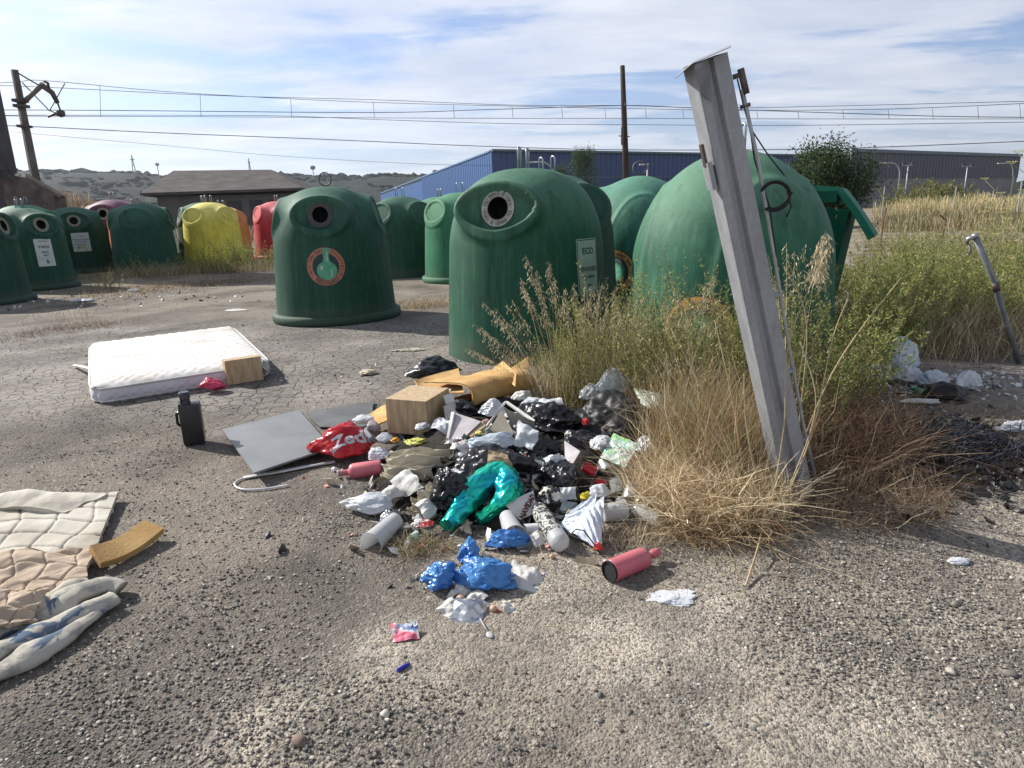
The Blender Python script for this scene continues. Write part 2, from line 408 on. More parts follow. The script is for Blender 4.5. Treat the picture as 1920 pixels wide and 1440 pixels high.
pebbles('gravel', 14000, (5, 12), (5.2, 16), .006, .016, 2, 'sparse grit scattered on the cracked asphalt lot', keep=lambda x, y, g: vn(np.stack([x, y, x*0], -1), .7, 3) > -.05)
pebbles('stones', 130, (1.5, 5), (1.1, 6.5), .010, .024, 3, 'larger rounded stones lying on the gravel', sub=2, power=3)
# ------------------------------------------------------------------ recycling bells
H0 = 1.86; R0 = .86
def wallR(z): return R0-.065*np.clip(z/1.1, 0, 1.3)
def smin(a, b_, k): h = np.clip(.5+.5*(b_-a)/k, 0, 1); return b_*(1-h)+a*h-k*h*(1-h)
def smax(a, b_, k): return -smin(-a, -b_, k)
LW = 1.475; FD = .655
def bell_sdf(P, lobes, big=1.0, arcs=False, holes=()):
    x, y, z = P[..., 0], P[..., 1], P[..., 2]; r = np.hypot(x, y)
    Rw = wallR(z); zc = 1.04 if not arcs else .96; hz = H0-zc; p = 2.45 if not arcs else 2.0
    f = ((r/Rw)**p+(np.maximum(z-zc, 0)/hz)**p)**(1/p)-1; f = f*.78
    if arcs:
        for t in arcs:
            u = x*math.cos(t)+y*math.sin(t); v = -x*math.sin(t)+y*math.cos(t)
            m_ = np.hypot(v/.50, (z-.75)/.86)
            f = f-.020*(1/(1+np.exp((m_-1)*34)))*(u > 0)-.012*np.exp(-((m_-1)/.03)**2)*(u > 0)
    for t in lobes:
        u = x*math.cos(t)+y*math.sin(t); v = -x*math.sin(t)+y*math.cos(t); w = z-LW
        tau = math.radians(12)
        cyl = (np.sqrt((v/(.40*big))**2+(np.where(w < 0, w/.27, w/.25))**2+1e-6)-1)*.26
        rec = np.hypot(v/(.305*big), w/.185)
        pu = u*math.cos(tau)+w*math.sin(tau); pl = pu-(.715 if any(abs(t-h_) < .01 for h_ in holes) else .672)
        lob = smax(smax(cyl, pl, .018), -u, .05)
        # hood blending up to the crown
        f = smin(f, lob, .10)
        cut = ((np.abs(v/(.325*big))**1.75+np.abs(w/.195)**1.75+1e-6)**(1/1.75)-1)*.2
        f = smax(f, -smax(cut, FD-pu, .004), .010)
    return f
def bell_mesh(lobes, name, holes=(), na=240, nz=190, arcs=False, big=1.0):
    c = np.array([0, 0, .95])
    th = np.linspace(0, 2*PI, na, endpoint=False)
    ph = np.concatenate([np.linspace(-PI/2+.0, -.12, 8)[:0], np.linspace(math.atan2(-.95, R0)+.0, PI/2-.004, nz)])
    T, Ph = np.meshgrid(th, ph, indexing='ij')
    D = np.stack([np.cos(T)*np.cos(Ph), np.sin(T)*np.cos(Ph), np.sin(Ph)], -1)
    lo = np.full(T.shape, .3); hi = np.full(T.shape, 1.9)
    for _ in range(26):
        mid = (lo+hi)/2; s = bell_sdf(c+D*mid[..., None], lobes, big, arcs, holes) < 0
        lo = np.where(s, mid, lo); hi = np.where(s, hi, mid)
    P = c+D*lo[..., None]; P[:, 0, 2] = 0.0
    n1 = len(ph); idx = np.arange(na*n1).reshape(na, n1); i2 = np.roll(idx, -1, 0)
    F = np.stack([idx[:, :-1], i2[:, :-1], i2[:, 1:], idx[:, 1:]], -1).reshape(-1, 4)
    V = P.reshape(-1, 3)
    fc = V[F].mean(1); keep = np.ones(len(F), bool)
    for t in holes:
        u = fc[:, 0]*math.cos(t)+fc[:, 1]*math.sin(t); v = -fc[:, 0]*math.sin(t)+fc[:, 1]*math.cos(t)
        keep &= ~((u > .3) & (np.hypot(v, fc[:, 2]-LW) < .128))
    F = F[keep]
    capi = idx[:, -1]; V = np.vstack([V, [[0, 0, V[capi, 2].max()]]])
    tri = np.stack([capi, np.roll(capi, -1), np.full(na, len(V)-1), np.full(na, len(V)-1)], -1)
    Fl = F.tolist()+[[int(a), int(b_), int(c_)] for a, b_, c_, _ in tri]
    return V, Fl
def bell_material(name, c, top, rough=.5):
    b = newmat(name); P = b.tc.outputs['Object']; z = b.n('ShaderNodeSeparateXYZ', ins={0: P}).outputs[2]
    n = b.noise(P, 2.2, 6, .65); st = b.noise(b.mapping(P, scale=(9, 9, .7)), 1.6, 6, .7); fi = b.noise(P, 45, 5, .7)
    col = b.mix(b.ramp(n, [(.35, 0), (.7, 1)]), c, tuple(v*1.35+.004 for v in c))
    # sun-bleached crown and chalky run marks (weathering)
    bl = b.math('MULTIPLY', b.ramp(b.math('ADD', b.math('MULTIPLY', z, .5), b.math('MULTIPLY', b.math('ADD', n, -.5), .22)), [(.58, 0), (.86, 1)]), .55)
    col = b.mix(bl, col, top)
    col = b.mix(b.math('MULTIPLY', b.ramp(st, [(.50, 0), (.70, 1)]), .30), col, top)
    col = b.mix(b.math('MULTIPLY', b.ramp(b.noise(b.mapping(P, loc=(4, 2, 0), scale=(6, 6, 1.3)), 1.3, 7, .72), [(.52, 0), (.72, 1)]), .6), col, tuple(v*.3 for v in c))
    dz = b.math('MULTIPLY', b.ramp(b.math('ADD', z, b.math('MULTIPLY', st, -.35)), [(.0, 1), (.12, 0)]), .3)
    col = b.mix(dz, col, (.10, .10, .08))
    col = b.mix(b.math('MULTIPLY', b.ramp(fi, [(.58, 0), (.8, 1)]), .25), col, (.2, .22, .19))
    b.L(col, b.p.inputs['Base Color'])
    b.L(b.ramp(n, [(.3, rough+.08), (.7, rough+.26)]), b.p.inputs['Roughness']); b.p.inputs['Specular IOR Level'].default_value = .28
    bump(b, b.math('ADD', b.math('MULTIPLY', b.noise(P, 130, 4, .6), .6), b.math('MULTIPLY', n, 6)), .35, .0035)
    return b.m
BM = {
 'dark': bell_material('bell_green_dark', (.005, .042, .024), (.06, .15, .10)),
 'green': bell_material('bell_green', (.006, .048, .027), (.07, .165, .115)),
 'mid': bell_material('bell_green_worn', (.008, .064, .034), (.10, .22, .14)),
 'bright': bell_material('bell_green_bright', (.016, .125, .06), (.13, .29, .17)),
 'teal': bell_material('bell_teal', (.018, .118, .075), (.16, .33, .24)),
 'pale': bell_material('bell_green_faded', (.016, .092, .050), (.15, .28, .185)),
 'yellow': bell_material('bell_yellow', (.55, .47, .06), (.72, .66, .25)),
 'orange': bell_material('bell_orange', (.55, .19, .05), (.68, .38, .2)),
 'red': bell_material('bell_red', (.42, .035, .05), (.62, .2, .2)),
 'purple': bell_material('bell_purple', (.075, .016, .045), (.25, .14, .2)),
}
MK = mat('rubber_black', (.012, .012, .014), rough=.8)
MIN = mat('bell_inside', (.012, .013, .014), rough=.95, spec=.1)
MCREAM = mat('ring_cream', (.50, .48, .40), (.36, .34, .28), 20, .6)
MRINGF = mat('ring_cream_dull', (.27, .25, .17), (.20, .19, .14), 20, .7)
MRINGD = mat('ring_dark', (.05, .045, .04), (.10, .07, .05), 20, .7)
MSTEEL = mat('galvanised', (.42, .44, .46), (.30, .32, .34), 14, .42, .8, bs=.2, bscale=60)
MRUST = mat('dark_steel', (.09, .08, .075), (.16, .12, .10), 30, .6, .6)
MSIGN = mat('sign_white', (.62, .64, .62), (.5, .53, .5), 9, .5)
MSIGNG = mat('sign_pale_green', (.34, .46, .36), (.28, .38, .30), 9, .5)
MINK = mat('ink_dark', (.03, .05, .06), rough=.6)
MGINK = mat('ink_green', (.03, .22, .10), rough=.6)
MYEL = mat('sign_yellow', (.60, .50, .10), rough=.55)
MORG = mat('decal_orange', (.46, .17, .10), (.34, .13, .08), 16, .6)
MORGB = mat('decal_orange_bright', (.62, .34, .10), (.5, .26, .08), 16, .6)
MDK = mat('decal_dark', (.012, .035, .032), rough=.6)
MBOTT = mat('decal_bottle', (.06, .27, .15), (.10, .34, .20), 12, .55)
MPALE = mat('decal_pale', (.42, .55, .42), rough=.6)
def wrap(V2, t, zc, off=.004, tilt=0.0):
    """2-D artwork (x right, y up) laid round the wall of a bell at angle t"""
    V2 = np.asarray(V2); zz = zc+V2[:, 1]; R = wallR(zz)+off; a = t+V2[:, 0]/R
    return np.stack([R*np.cos(a), R*np.sin(a), zz], -1)
def subdiv2(V, F, L=.05):
    """split long faces of flat artwork so that it follows a curve"""
    import bmesh
    bm = bmesh.new(); vs = [bm.verts.new((v[0], v[1], 0)) for v in V]
    for f in F:
        try: bm.faces.new([vs[i] for i in f])
        except ValueError: pass
    bmesh.ops.triangulate(bm, faces=bm.faces[:])
    for _ in range(3):
        es = [e for e in bm.edges if e.calc_length() > L]
        if not es: break
        bmesh.ops.subdivide_edges(bm, edges=es, cuts=1)
        bmesh.ops.triangulate(bm, faces=[f for f in bm.faces if len(f.verts) > 3])
    bm.verts.index_update(); V = np.array([v.co[:2] for v in bm.verts]); F = [[v.index for v in f.verts] for f in bm.faces]; bm.free(); return V, F
ART = [1.0]
def wrapped(name, V2, F, t, zc, off, m, parent, L=.05):
    V2, F = subdiv2(np.asarray(V2)*ART[0], F, L); return obj(name, wrap(V2, t, zc, off), F, m, parent, smooth=True)
def rrect(w, h, r, n=5):
    P = []
    for cx_, cy_, a in ((w/2-r, h/2-r, 0), (-w/2+r, h/2-r, 90), (-w/2+r, -h/2+r, 180), (w/2-r, -h/2+r, 270)):
        for k in range(n+1):
            q = math.radians(a+90*k/n); P.append((cx_+r*math.cos(q), cy_+r*math.sin(q)))
    return np.array(P), [list(range(len(P)))]
def facet(V2, t, off=.0):
    """artwork on the flat of a mouth at angle t"""
    V2 = np.asarray(V2); tau = math.radians(12); d = FD+off
    w = V2[:, 1]; u = (d-w*math.sin(tau))/math.cos(tau); v = V2[:, 0]
    return np.stack([u*math.cos(t)-v*math.sin(t), u*math.sin(t)+v*math.cos(t), LW+w], -1)
def mouth(root, t, style='cream', text=True):
    V, F = annulus(.104, .166, 56); ring = MB()
    # a ring 12 mm thick
    a = facet(V, t, .012); c_ = facet(V, t, -.02); n = len(V)
    Fs = [list(f) for f in F]
    for k in range(56):
        Fs.append([2*k, 2*k+2, n+2*k+2, n+2*k]); Fs.append([2*k+1, n+2*k+1, n+2*k+3, 2*k+3])
    o = obj('mouth_ring', np.vstack([a, c_]), Fs, {'cream': MCREAM if text else MRINGF, 'dark': MRINGD}[style], root, smooth=False)
    # throat: a short black tube behind the ring
    U, _ = annulus(.104, .1041, 40); f = facet(U[::2], t, .0125); g = facet(U[::2]*.98, t, -.16); m_ = len(f)
    T = [[k, k+1, m_+k+1, m_+k] for k in range(m_-1)]+[[m_+k for k in range(m_)]]
    obj('throat', np.vstack([f, g]), T, MIN, root, smooth=False)
    if text:
        V1, F1 = arctext('SOLO ENVASES DE VIDRIO', .136, .045, 172, 8, sx=.72)
        V2, F2 = arctext('SOLO ENVASES DE VIDRIO', .136, .045, -8, -172, sx=.72)
        V3, F3 = annulus(0, .006, 10); V3 = V3+np.array([.136, 0]); V4 = V3*np.array([-1, 1])
        V5, F5 = annulus(.109, .113, 48)
        allV = np.vstack([V1, V2, V3, V4, V5]); FF = []; k = 0
        for vv, ff in ((V1, F1), (V2, F2), (V3, F3), (V4, F3), (V5, F5)): FF += [[i+k for i in q] for q in ff]; k += len(vv)
        obj('ring_lettering', facet(allV, t, .0145), FF, MINK, o, smooth=False)
    return o
def rim(root, m):
    pr = [(R0-.005, .13), (R0+.03, .125), (R0+.055, .105), (R0+.062, .06), (R0+.06, .015), (R0+.045, .002), (R0-.03, .0)]
    o = MB().lathe(pr, 96).build('base_rim', m, root, smooth=True)
def lifting(root, style):
    mb = MB()
    if style == 'ring':
        for s in (0, 1):
            pts = [(.02*s+.03*math.cos(a), .09*math.cos(a), H0+.10+.09*math.sin(a)) for a in np.linspace(0, 2*PI, 25)]
            mb.tube(pts, .009, 8, False)
        mb.tube([(0, .01, H0-.02), (0, .01, H0+.03)], .014)
    else:
        for x in (-.11, .11):
            pts = [(x-.035, 0, H0-.06)]+[(x+.035*math.cos(a), 0, H0+.16+.035*math.sin(a)) for a in np.linspace(PI, 0, 9)]+[(x+.035, 0, H0-.06)]
            mb.tube(pts, .010, 8)
    mb.build('lifting_gear', MSTEEL if style != 'ring' else MRUST, root, smooth=True)
PROTO = {}
def body(root, kind, m):
    key = kind
    if key not in PROTO:
        if kind == 'std': a = bell_mesh([0, PI/2, PI, -PI/2], 'b', holes=(0, PI))
        elif kind == 'blank': a = bell_mesh([0, PI/2, PI, -PI/2], 'b')
        elif kind == 'dome': a = bell_mesh([], 'b', arcs=[0, PI, 2.2, -2.1, .95])
        elif kind == 'wide': a = bell_mesh([0, PI], 'b', holes=(0,), big=1.12)
        elif kind == 'arc': a = bell_mesh([PI/2+.2, -PI/2-.2], 'b', arcs=[0, PI, 2.2, -2.1, .95])
        PROTO[key] = a
    V, F = PROTO[key]
    me = mesh('body', V, F, m, smooth=True)
    return link(bpy.data.objects.new('body', me), root)
def sticker(root, t, zc, style):
    ART[0] = 1.17 if style == 'roundel' else 1.0
    if style == 'roundel':
        V, F = annulus(.215, .222, 64); wrapped('sticker', *annulus(0.0, .225, 64), t, zc, .0035, MDK, root, .06)
        st = root.children[-1] if False else [c for c in root.children if c.name.startswith('sticker')][-1]
        wrapped('ring', *annulus(.152, .215, 64), t, zc, .0055, MORG, st)
        a, fa = arctext('RECICLALO', .184, .062, 228, 314, flip=True, sx=.9)
        c_, fc = arctext('NO LO TIRES TODO', .184, .045, 205, 100, sx=.8)
        d, fd = arctext('RECUPERALO', .184, .045, 66, -38, sx=.8)
        wrapped('lettering', np.vstack([a, c_, d]), fa+[[i+len(a) for i in q] for q in fc]+[[i+len(a)+len(c_) for i in q] for q in fd], t, zc, .0075, MDK, st)
        # round-bellied bottle
        q = [(-.05+.0, .205), (.045, .205), (.042, .17), (.035, .15), (.035, .09), (.045, .05)]
        belly = [(.115*math.cos(a_), -.045+.105*math.sin(a_)) for a_ in np.linspace(math.radians(62), math.radians(-242), 30)]
        neck = [(-.04, .05), (-.03, .09), (-.03, .15), (-.036, .17)]
        Pp = np.array([(-.044, .205), (.052, .205)]+q[2:]+belly+neck); Pp[:, 0] += .01*1
        wrapped('bottle_picture', Pp, [list(range(len(Pp)))], t, zc, .0095, MBOTT, st)
        hl = np.array([(.02, .17), (.03, .17), (.028, .06), (.018, .06)]); h2 = np.array([(-.06, -.0), (-.035, .015), (-.03, -.02), (-.055, -.04)]); h3 = np.array([(.06, -.03), (.068, -.03), (.07, -.1), (.055, -.13)])
        wrapped('highlight', np.vstack([hl, h2, h3]), [[0, 1, 2, 3], [4, 5, 6, 7], [8, 9, 10, 11]], t, zc, .0115, MPALE, st)
    elif style == 'arcring':
        o = wrapped('sticker', *annulus(0.0, .30, 64), t, zc, .024, MDK, root, .06)
        wrapped('ring', *annulus(.205, .285, 64), t, zc, .026, MORGB, o)
        a, fa = arctext('antes de tener que', .245, .07, 160, 20, sx=.9)
        c_, fc = arctext('RECICLALO', .245, .06, 228, 312, flip=True, sx=.9)
        wrapped('lettering', np.vstack([a, c_]), fa+[[i+len(a) for i in q] for q in fc], t, zc, .028, MDK, o)
        wrapped('bottle_picture', *annulus(0, .15, 40), t, zc, .028, MBOTT, o)
    elif style in ('white', 'tall', 'green'):
        w, h = {'white': (.44, .52), 'tall': (.36, .62), 'green': (.32, .54)}[style]
        V, F = rrect(w, h, .02); o = wrapped('sticker', V, F, t, zc, .004, MSIGN if style != 'green' else MSIGNG, root, .06)
        tx = []
        if style == 'white':
            rows = [('RECICLA', .16, .03, .17), ('Deposita los envases', .075, .042, .1), ('de vidrio aqui', .025, .042, .1), ('botellas, frascos y tarros', -.03, .024, 0), ('sin tapones ni tapas', -.06, .024, 0), ('gracias por reciclar', -.09, .024, 0), ('vidrio', -.15, .03, 0)]
            cutV = np.array([(-.12, -.26)]+[(.12*math.cos(a_), -.26+.085*math.sin(a_)) for a_ in np.linspace(PI, 0, 14)])
            wrapped('yellow_arc', *annulus(.10, .135, 24, 0, 180), t, zc-.255, .006, MYEL, o)
            wrapped('logo', *rrect(.05, .05, .008), t-.085/.82, zc-.15, .006, mat('ink_blue', (.05, .10, .2), rough=.6), o)
        elif style == 'tall':
            rows = [('RECICLA', .25, .04, 0), ('Vidrio', .13, .085, 0), ('Vidre', .01, .06, 0), ('Glass', -.06, .045, 0)]
            dr = np.array([(0, .06), (.035, -.01), (.02, -.05), (-.02, -.05), (-.035, -.01)])+np.array([.02, -.2])
            wrapped('logo', dr, [list(range(5))], t, zc, .006, MGINK, o)
        else:
            rows = [('ECO', .15, .075, 0), ('ENVASES', -.02, .055, 0), ('de vidrio', -.09, .045, 0), ('gracias', -.17, .035, 0)]
            V2, F2 = annulus(0, 0, 4)
            bw = .012; fr = MB
            for (cx_, cy_, ww, hh_) in ((0, h/2-bw, w-2*bw, .008), (0, -h/2+bw, w-2*bw, .008), (-w/2+bw, 0, .008, h-2*bw-.01), (w/2-bw, 0, .008, h-2*bw-.01)):
                q = np.array([(-ww/2, -hh_/2), (ww/2, -hh_/2), (ww/2, hh_/2), (-ww/2, hh_/2)])+np.array([cx_, cy_])
                tx.append((q, [[0, 1, 2, 3]]))
        for s, yy, sz, _ in rows:
            v, f = text2d(s, sz*1.15, bold=.02); v = v+np.array([0, yy]); tx.append((v, f))
        V = np.vstack([a for a, _ in tx]); F = []; k = 0
        for a, f in tx: F += [[i+k for i in q] for q in f]; k += len(a)
        wrapped('lettering', V, F, t, zc, .0065, MINK, o)
def bell(xy, rot, kind, colr, label, mouths=((0, 'cream'), (PI, 'cream')), lift='hooks', has_rim=True, stick=(), scale=1.0, group='green and coloured recycling bells', liftrot=0, lean=0):
    r = thing('recycling_bell', label, 'recycling bell', (xy[0], xy[1], 0), rot, group); r.scale = (scale,)*3
    if kind == 'std' and not mouths: kind = 'blank'
    if lean: r.rotation_euler = (lean, 0, rot)
    m = BM[colr]; body(r, kind, m)
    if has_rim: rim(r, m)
    near = math.hypot(*xy) < 12
    for t, st in mouths: mouth(r, t, st, text=near)
    lifting(r, lift)
    for (t, zc, st) in stick: sticker(r, t, zc, st)
    return r
def face(xy, off=0):   # rotation that turns the bell's front (x axis) towards the camera, plus off degrees
    return math.atan2(-xy[1], -xy[0])+math.radians(off)
B = {}
p = (-2.55, 9.87); B['1'] = bell(p, face(p, -9), 'std', 'green', 'green recycling bell with round bottle sticker and dark mouth ring, beyond the mattress', mouths=((0, 'dark'),), lift='ring', stick=((math.radians(2), .80, 'roundel'),))
p = (.19, 7.08); B['2'] = bell(p, face(p, -22), 'wide', 'mid', 'large green recycling bell with cream lettered mouth ring directly behind the rubbish heap', lift='hooks', has_rim=False, mouths=((0, 'cream'),), stick=((math.radians(70), .90, 'green'),))
p = (.50, 8.35); bell(p, face(p, 40), 'std', 'dark', 'dark green recycling bell half hidden right behind the cream-ringed bell', has_rim=False, mouths=())
p = (1.85, 9.6); bell(p, face(p, 6), 'arc', 'teal', 'teal recycling bell with single round lifting ring between two larger bells', mouths=(), lift='ring', stick=((math.radians(-28), .62, 'arcring'),), has_rim=False)
p = (1.92, 5.85); bell(p, face(p, 30), 'dome', 'pale', 'big faded green recycling bell behind the leaning steel post', mouths=(), lift='hooks', stick=((math.radians(-44), .47, 'arcring'),), has_rim=False, scale=1.01)
p = (-2.52, 16.46); bell(p, face(p, 44), 'std', 'green', 'green recycling bell with two side flutes seen through the gap right of the roundel bell', mouths=(), has_rim=False)
p = (-1.75, 18.2); bell(p, face(p, 20), 'std', 'bright', 'green recycling bell hidden deepest in the gap, only its crown showing', mouths=())
p = (-.98, 14.85); bell(p, face(p, 36), 'std', 'bright', 'bright green recycling bell peeking out left of the cream-ringed bell', mouths=())
p = (-10.45, 13.28); bell(p, face(p, 62), 'std', 'dark', 'dark green recycling bell cut off by the left edge of the picture', stick=((math.radians(-52), .85, 'tall'),), mouths=((0, 'cream'),))
p = (-11.3, 16.1); bell(p, face(p, 30), 'std', 'green', 'green recycling bell with tall white notice, second from the left edge', stick=((math.radians(-8), .85, 'tall'),), mouths=((0, 'cream'),))
p = (-13.2, 18.9); bell(p, face(p, 60), 'std', 'bright', 'lighter green recycling bell behind the one with the tall white notice', mouths=(), scale=1.08)
p = (-13.36, 21.29); bell(p, face(p, 0), 'std', 'dark', 'dark green recycling bell with square white notice and yellow arc', stick=((math.radians(6), .88, 'white'),), mouths=((0, 'cream'),), scale=1.06)
p = tuple(AT(224, 450, 23.6)[:2]); bell(p, face(p, -25), 'std', 'purple', 'dark purple recycling bell behind the left row of green bells', mouths=((0, 'cream'),), scale=1.2)
p = tuple(AT(262, 450, 22.6)[:2]); bell(p, face(p, 25), 'std', 'orange', 'orange recycling bell squeezed behind the dark green ones on the left', mouths=(), scale=1.06)
p = (-10.88, 20.53); bell(p, face(p, 78), 'std', 'green', 'green recycling bell standing in weeds with its mouth turned right', stick=((math.radians(2), .8, 'tall'),), mouths=((0, 'cream'),), scale=1.08)
p = (-10.35, 23.6); bell(p, face(p, 10), 'std', 'green', 'green recycling bell hidden behind the yellow bell', mouths=(), scale=1.10)
p = (-9.62, 22.4); bell(p, face(p, 45), 'std', 'yellow', 'yellow recycling bell standing in the weeds', mouths=(), has_rim=False, scale=1.08)
p = tuple(AT(423, 450, 24.0)[:2]); bell(p, face(p, 45), 'std', 'orange', 'orange recycling bell at the right shoulder of the yellow bell', mouths=(), has_rim=False, scale=1.02)
p = tuple(AT(526, 450, 25.5)[:2]); bell(p, face(p, 20), 'std', 'red', 'red recycling bell peeking out left of the roundel bell', mouths=(), scale=1.1)
# ------------------------------------------------------------------ far background
def noisecol(name, stops, scale, rough=.95, detail=8, bs=0, bscale=10, bdist=.1, stretch=None):
    b = newmat(name); P = b.tc.outputs['Object']
    if stretch: P = b.mapping(P, scale=stretch)
    b.L(b.ramp(b.noise(P, scale, detail, .65), stops), b.p.inputs['Base Color']); b.p.inputs['Roughness'].default_value = rough; b.p.inputs['Specular IOR Level'].default_value = .2
    if bs: bump(b, b.noise(P, bscale, 6, .7), bs, bdist)
    return b.m
MHILL = noisecol('scrub_hill', [(.35, (.006, .013, .009)), (.52, (.011, .019, .012)), (.68, (.022, .028, .018)), (.82, (.06, .058, .04))], .02, bs=1, bscale=.08, bdist=6)
def horizon_z(px, py, d):   # height at horizontal distance d for a photo pixel
    r = ray(px, py); return CH+r[2]*d/math.hypot(r[0], r[1]), math.atan2(r[0], r[1])
def make_hills():
    tab = [(-500, 318), (0, 322), (90, 324), (230, 325), (320, 334), (420, 326), (560, 332), (640, 334), (740, 330), (850, 330), (930, 340), (1050, 346), (1200, 350), (1400, 345), (1600, 340), (1800, 344), (1930, 350), (2400, 350)]
    az = []; hz = []
    for px, py in tab:
        zz, a = horizon_z(px, py, 1100); az.append(a); hz.append(zz)
    A = np.linspace(-1.1, 1.1, 420); Rr = np.concatenate([np.linspace(420, 1100, 34), np.linspace(1130, 1700, 12)])
    AA, RR = np.meshgrid(A, Rr, indexing='ij'); h = np.interp(A, az, hz)[:, None]
    t = np.clip((RR-430)/(1100-430), 0, 1); t = t*t*(3-2*t); back = np.clip((1900-RR)/800, 0, 1)
    P = np.stack([RR*np.sin(AA), RR*np.cos(AA), np.zeros_like(AA)], -1)
    Z = h*t*np.where(RR > 1100, back, 1)
    Z = Z+(fbm(P, 1/160, 4)*22*t*(1-t)*2+fbm(P, 1/40, 3)*3.0*t)
    P[..., 2] = Z-1.0
    idx = np.arange(P.shape[0]*P.shape[1]).reshape(P.shape[:2])
    F = np.stack([idx[:-1, :-1], idx[1:, :-1], idx[1:, 1:], idx[:-1, 1:]], -1).reshape(-1, 4)
    tag(obj('hills', P.reshape(-1, 3), F[:, ::-1], MHILL), 'low scrub covered hills along the horizon', None, kind='structure')
    return A, Rr, P
HA, HR, HP = make_hills()
def hill_scrub():
    # bushes over the hillside and along the crest: one mass nobody could count
    g = np.random.default_rng(5); V0, F0 = ICO[1]; Vs = []; Fs = []; k = 0; n = 9000
    ia = g.integers(0, len(HA)-1, n); ir = g.integers(2, 38, n)
    ir[:900] = g.integers(31, 36, 900)
    base = HP[ia, ir]+np.stack([g.normal(size=n)*4, g.normal(size=n)*8, g.normal(size=n)*.3], -1)
    cl = vn(base*np.array([1, 1, 0]), 1/90., 3); ok = (g.random(n) < np.clip(.45+cl*2.2, .05, 1)); base = base[ok]; n = len(base)
    s = g.uniform(1.6, 5.0, n)*np.where(g.random(n) < .06, 1.5, 1)
    sc = np.stack([s*g.uniform(.8, 1.9, n), s, s*g.uniform(.45, .8, n)], -1)
    P = V0[None]*(1+g.normal(size=(n, len(V0), 1))*.28)*sc[:, None]+base[:, None]+np.array([0, 0, .5])
    F = (F0[None]+np.arange(n)[:, None, None]*len(V0)).reshape(-1, 3)
    tag(obj('hill_scrub', P.reshape(-1, 3), F, noisecol('scrub_leaf', [(.35, (.009, .017, .010)), (.65, (.026, .038, .019))], .05), smooth=False), 'dark bushes dotted over the distant hillside', None, kind='stuff')
hill_scrub()
MWALLB = None
def ribbed_material(name, c1, c2, period, rough=.45, metal=.2):
    b = newmat(name); P = b.tc.outputs['Object']
    col = b.mix(b.noise(P, .35, 5, .6), c1, c2); b.L(col, b.p.inputs['Base Color']); b.p.inputs['Roughness'].default_value = rough; b.p.inputs['Metallic'].default_value = metal
    return b.m
def wallpanel(mb, p0, p1, z0, z1, ribs=0, depth=.12, th=.3, out=(0, 0)):
    """a wall p0-p1 with real vertical ribs"""
    p0 = np.array(p0, float); p1 = np.array(p1, float); L = np.linalg.norm(p1-p0); d = (p1-p0)/L; nrm = np.array([d[1], -d[0]])
    if ribs == 0:
        c = (p0+p1)/2; R = np.array([[d[0], nrm[0], 0], [d[1], nrm[1], 0], [0, 0, 1]])
        mb.box((c[0], c[1], (z0+z1)/2), (L, th, z1-z0), R); return
    n = int(L/ribs); V = []; F = []; prof = [(0, 0), (.55, 0), (.65, depth), (.9, depth), (1, 0)]
    pts = []
    for i in range(n):
        for t, q in prof[:-1]: pts.append(p0+d*(i+t)*L/n+nrm*q)
    pts.append(p1)
    for q in pts: V += [(q[0], q[1], z0), (q[0], q[1], z1)]
    for i in range(len(pts)-1): F.append((2*i, 2*i+2, 2*i+3, 2*i+1))
    mb.add(V, F)
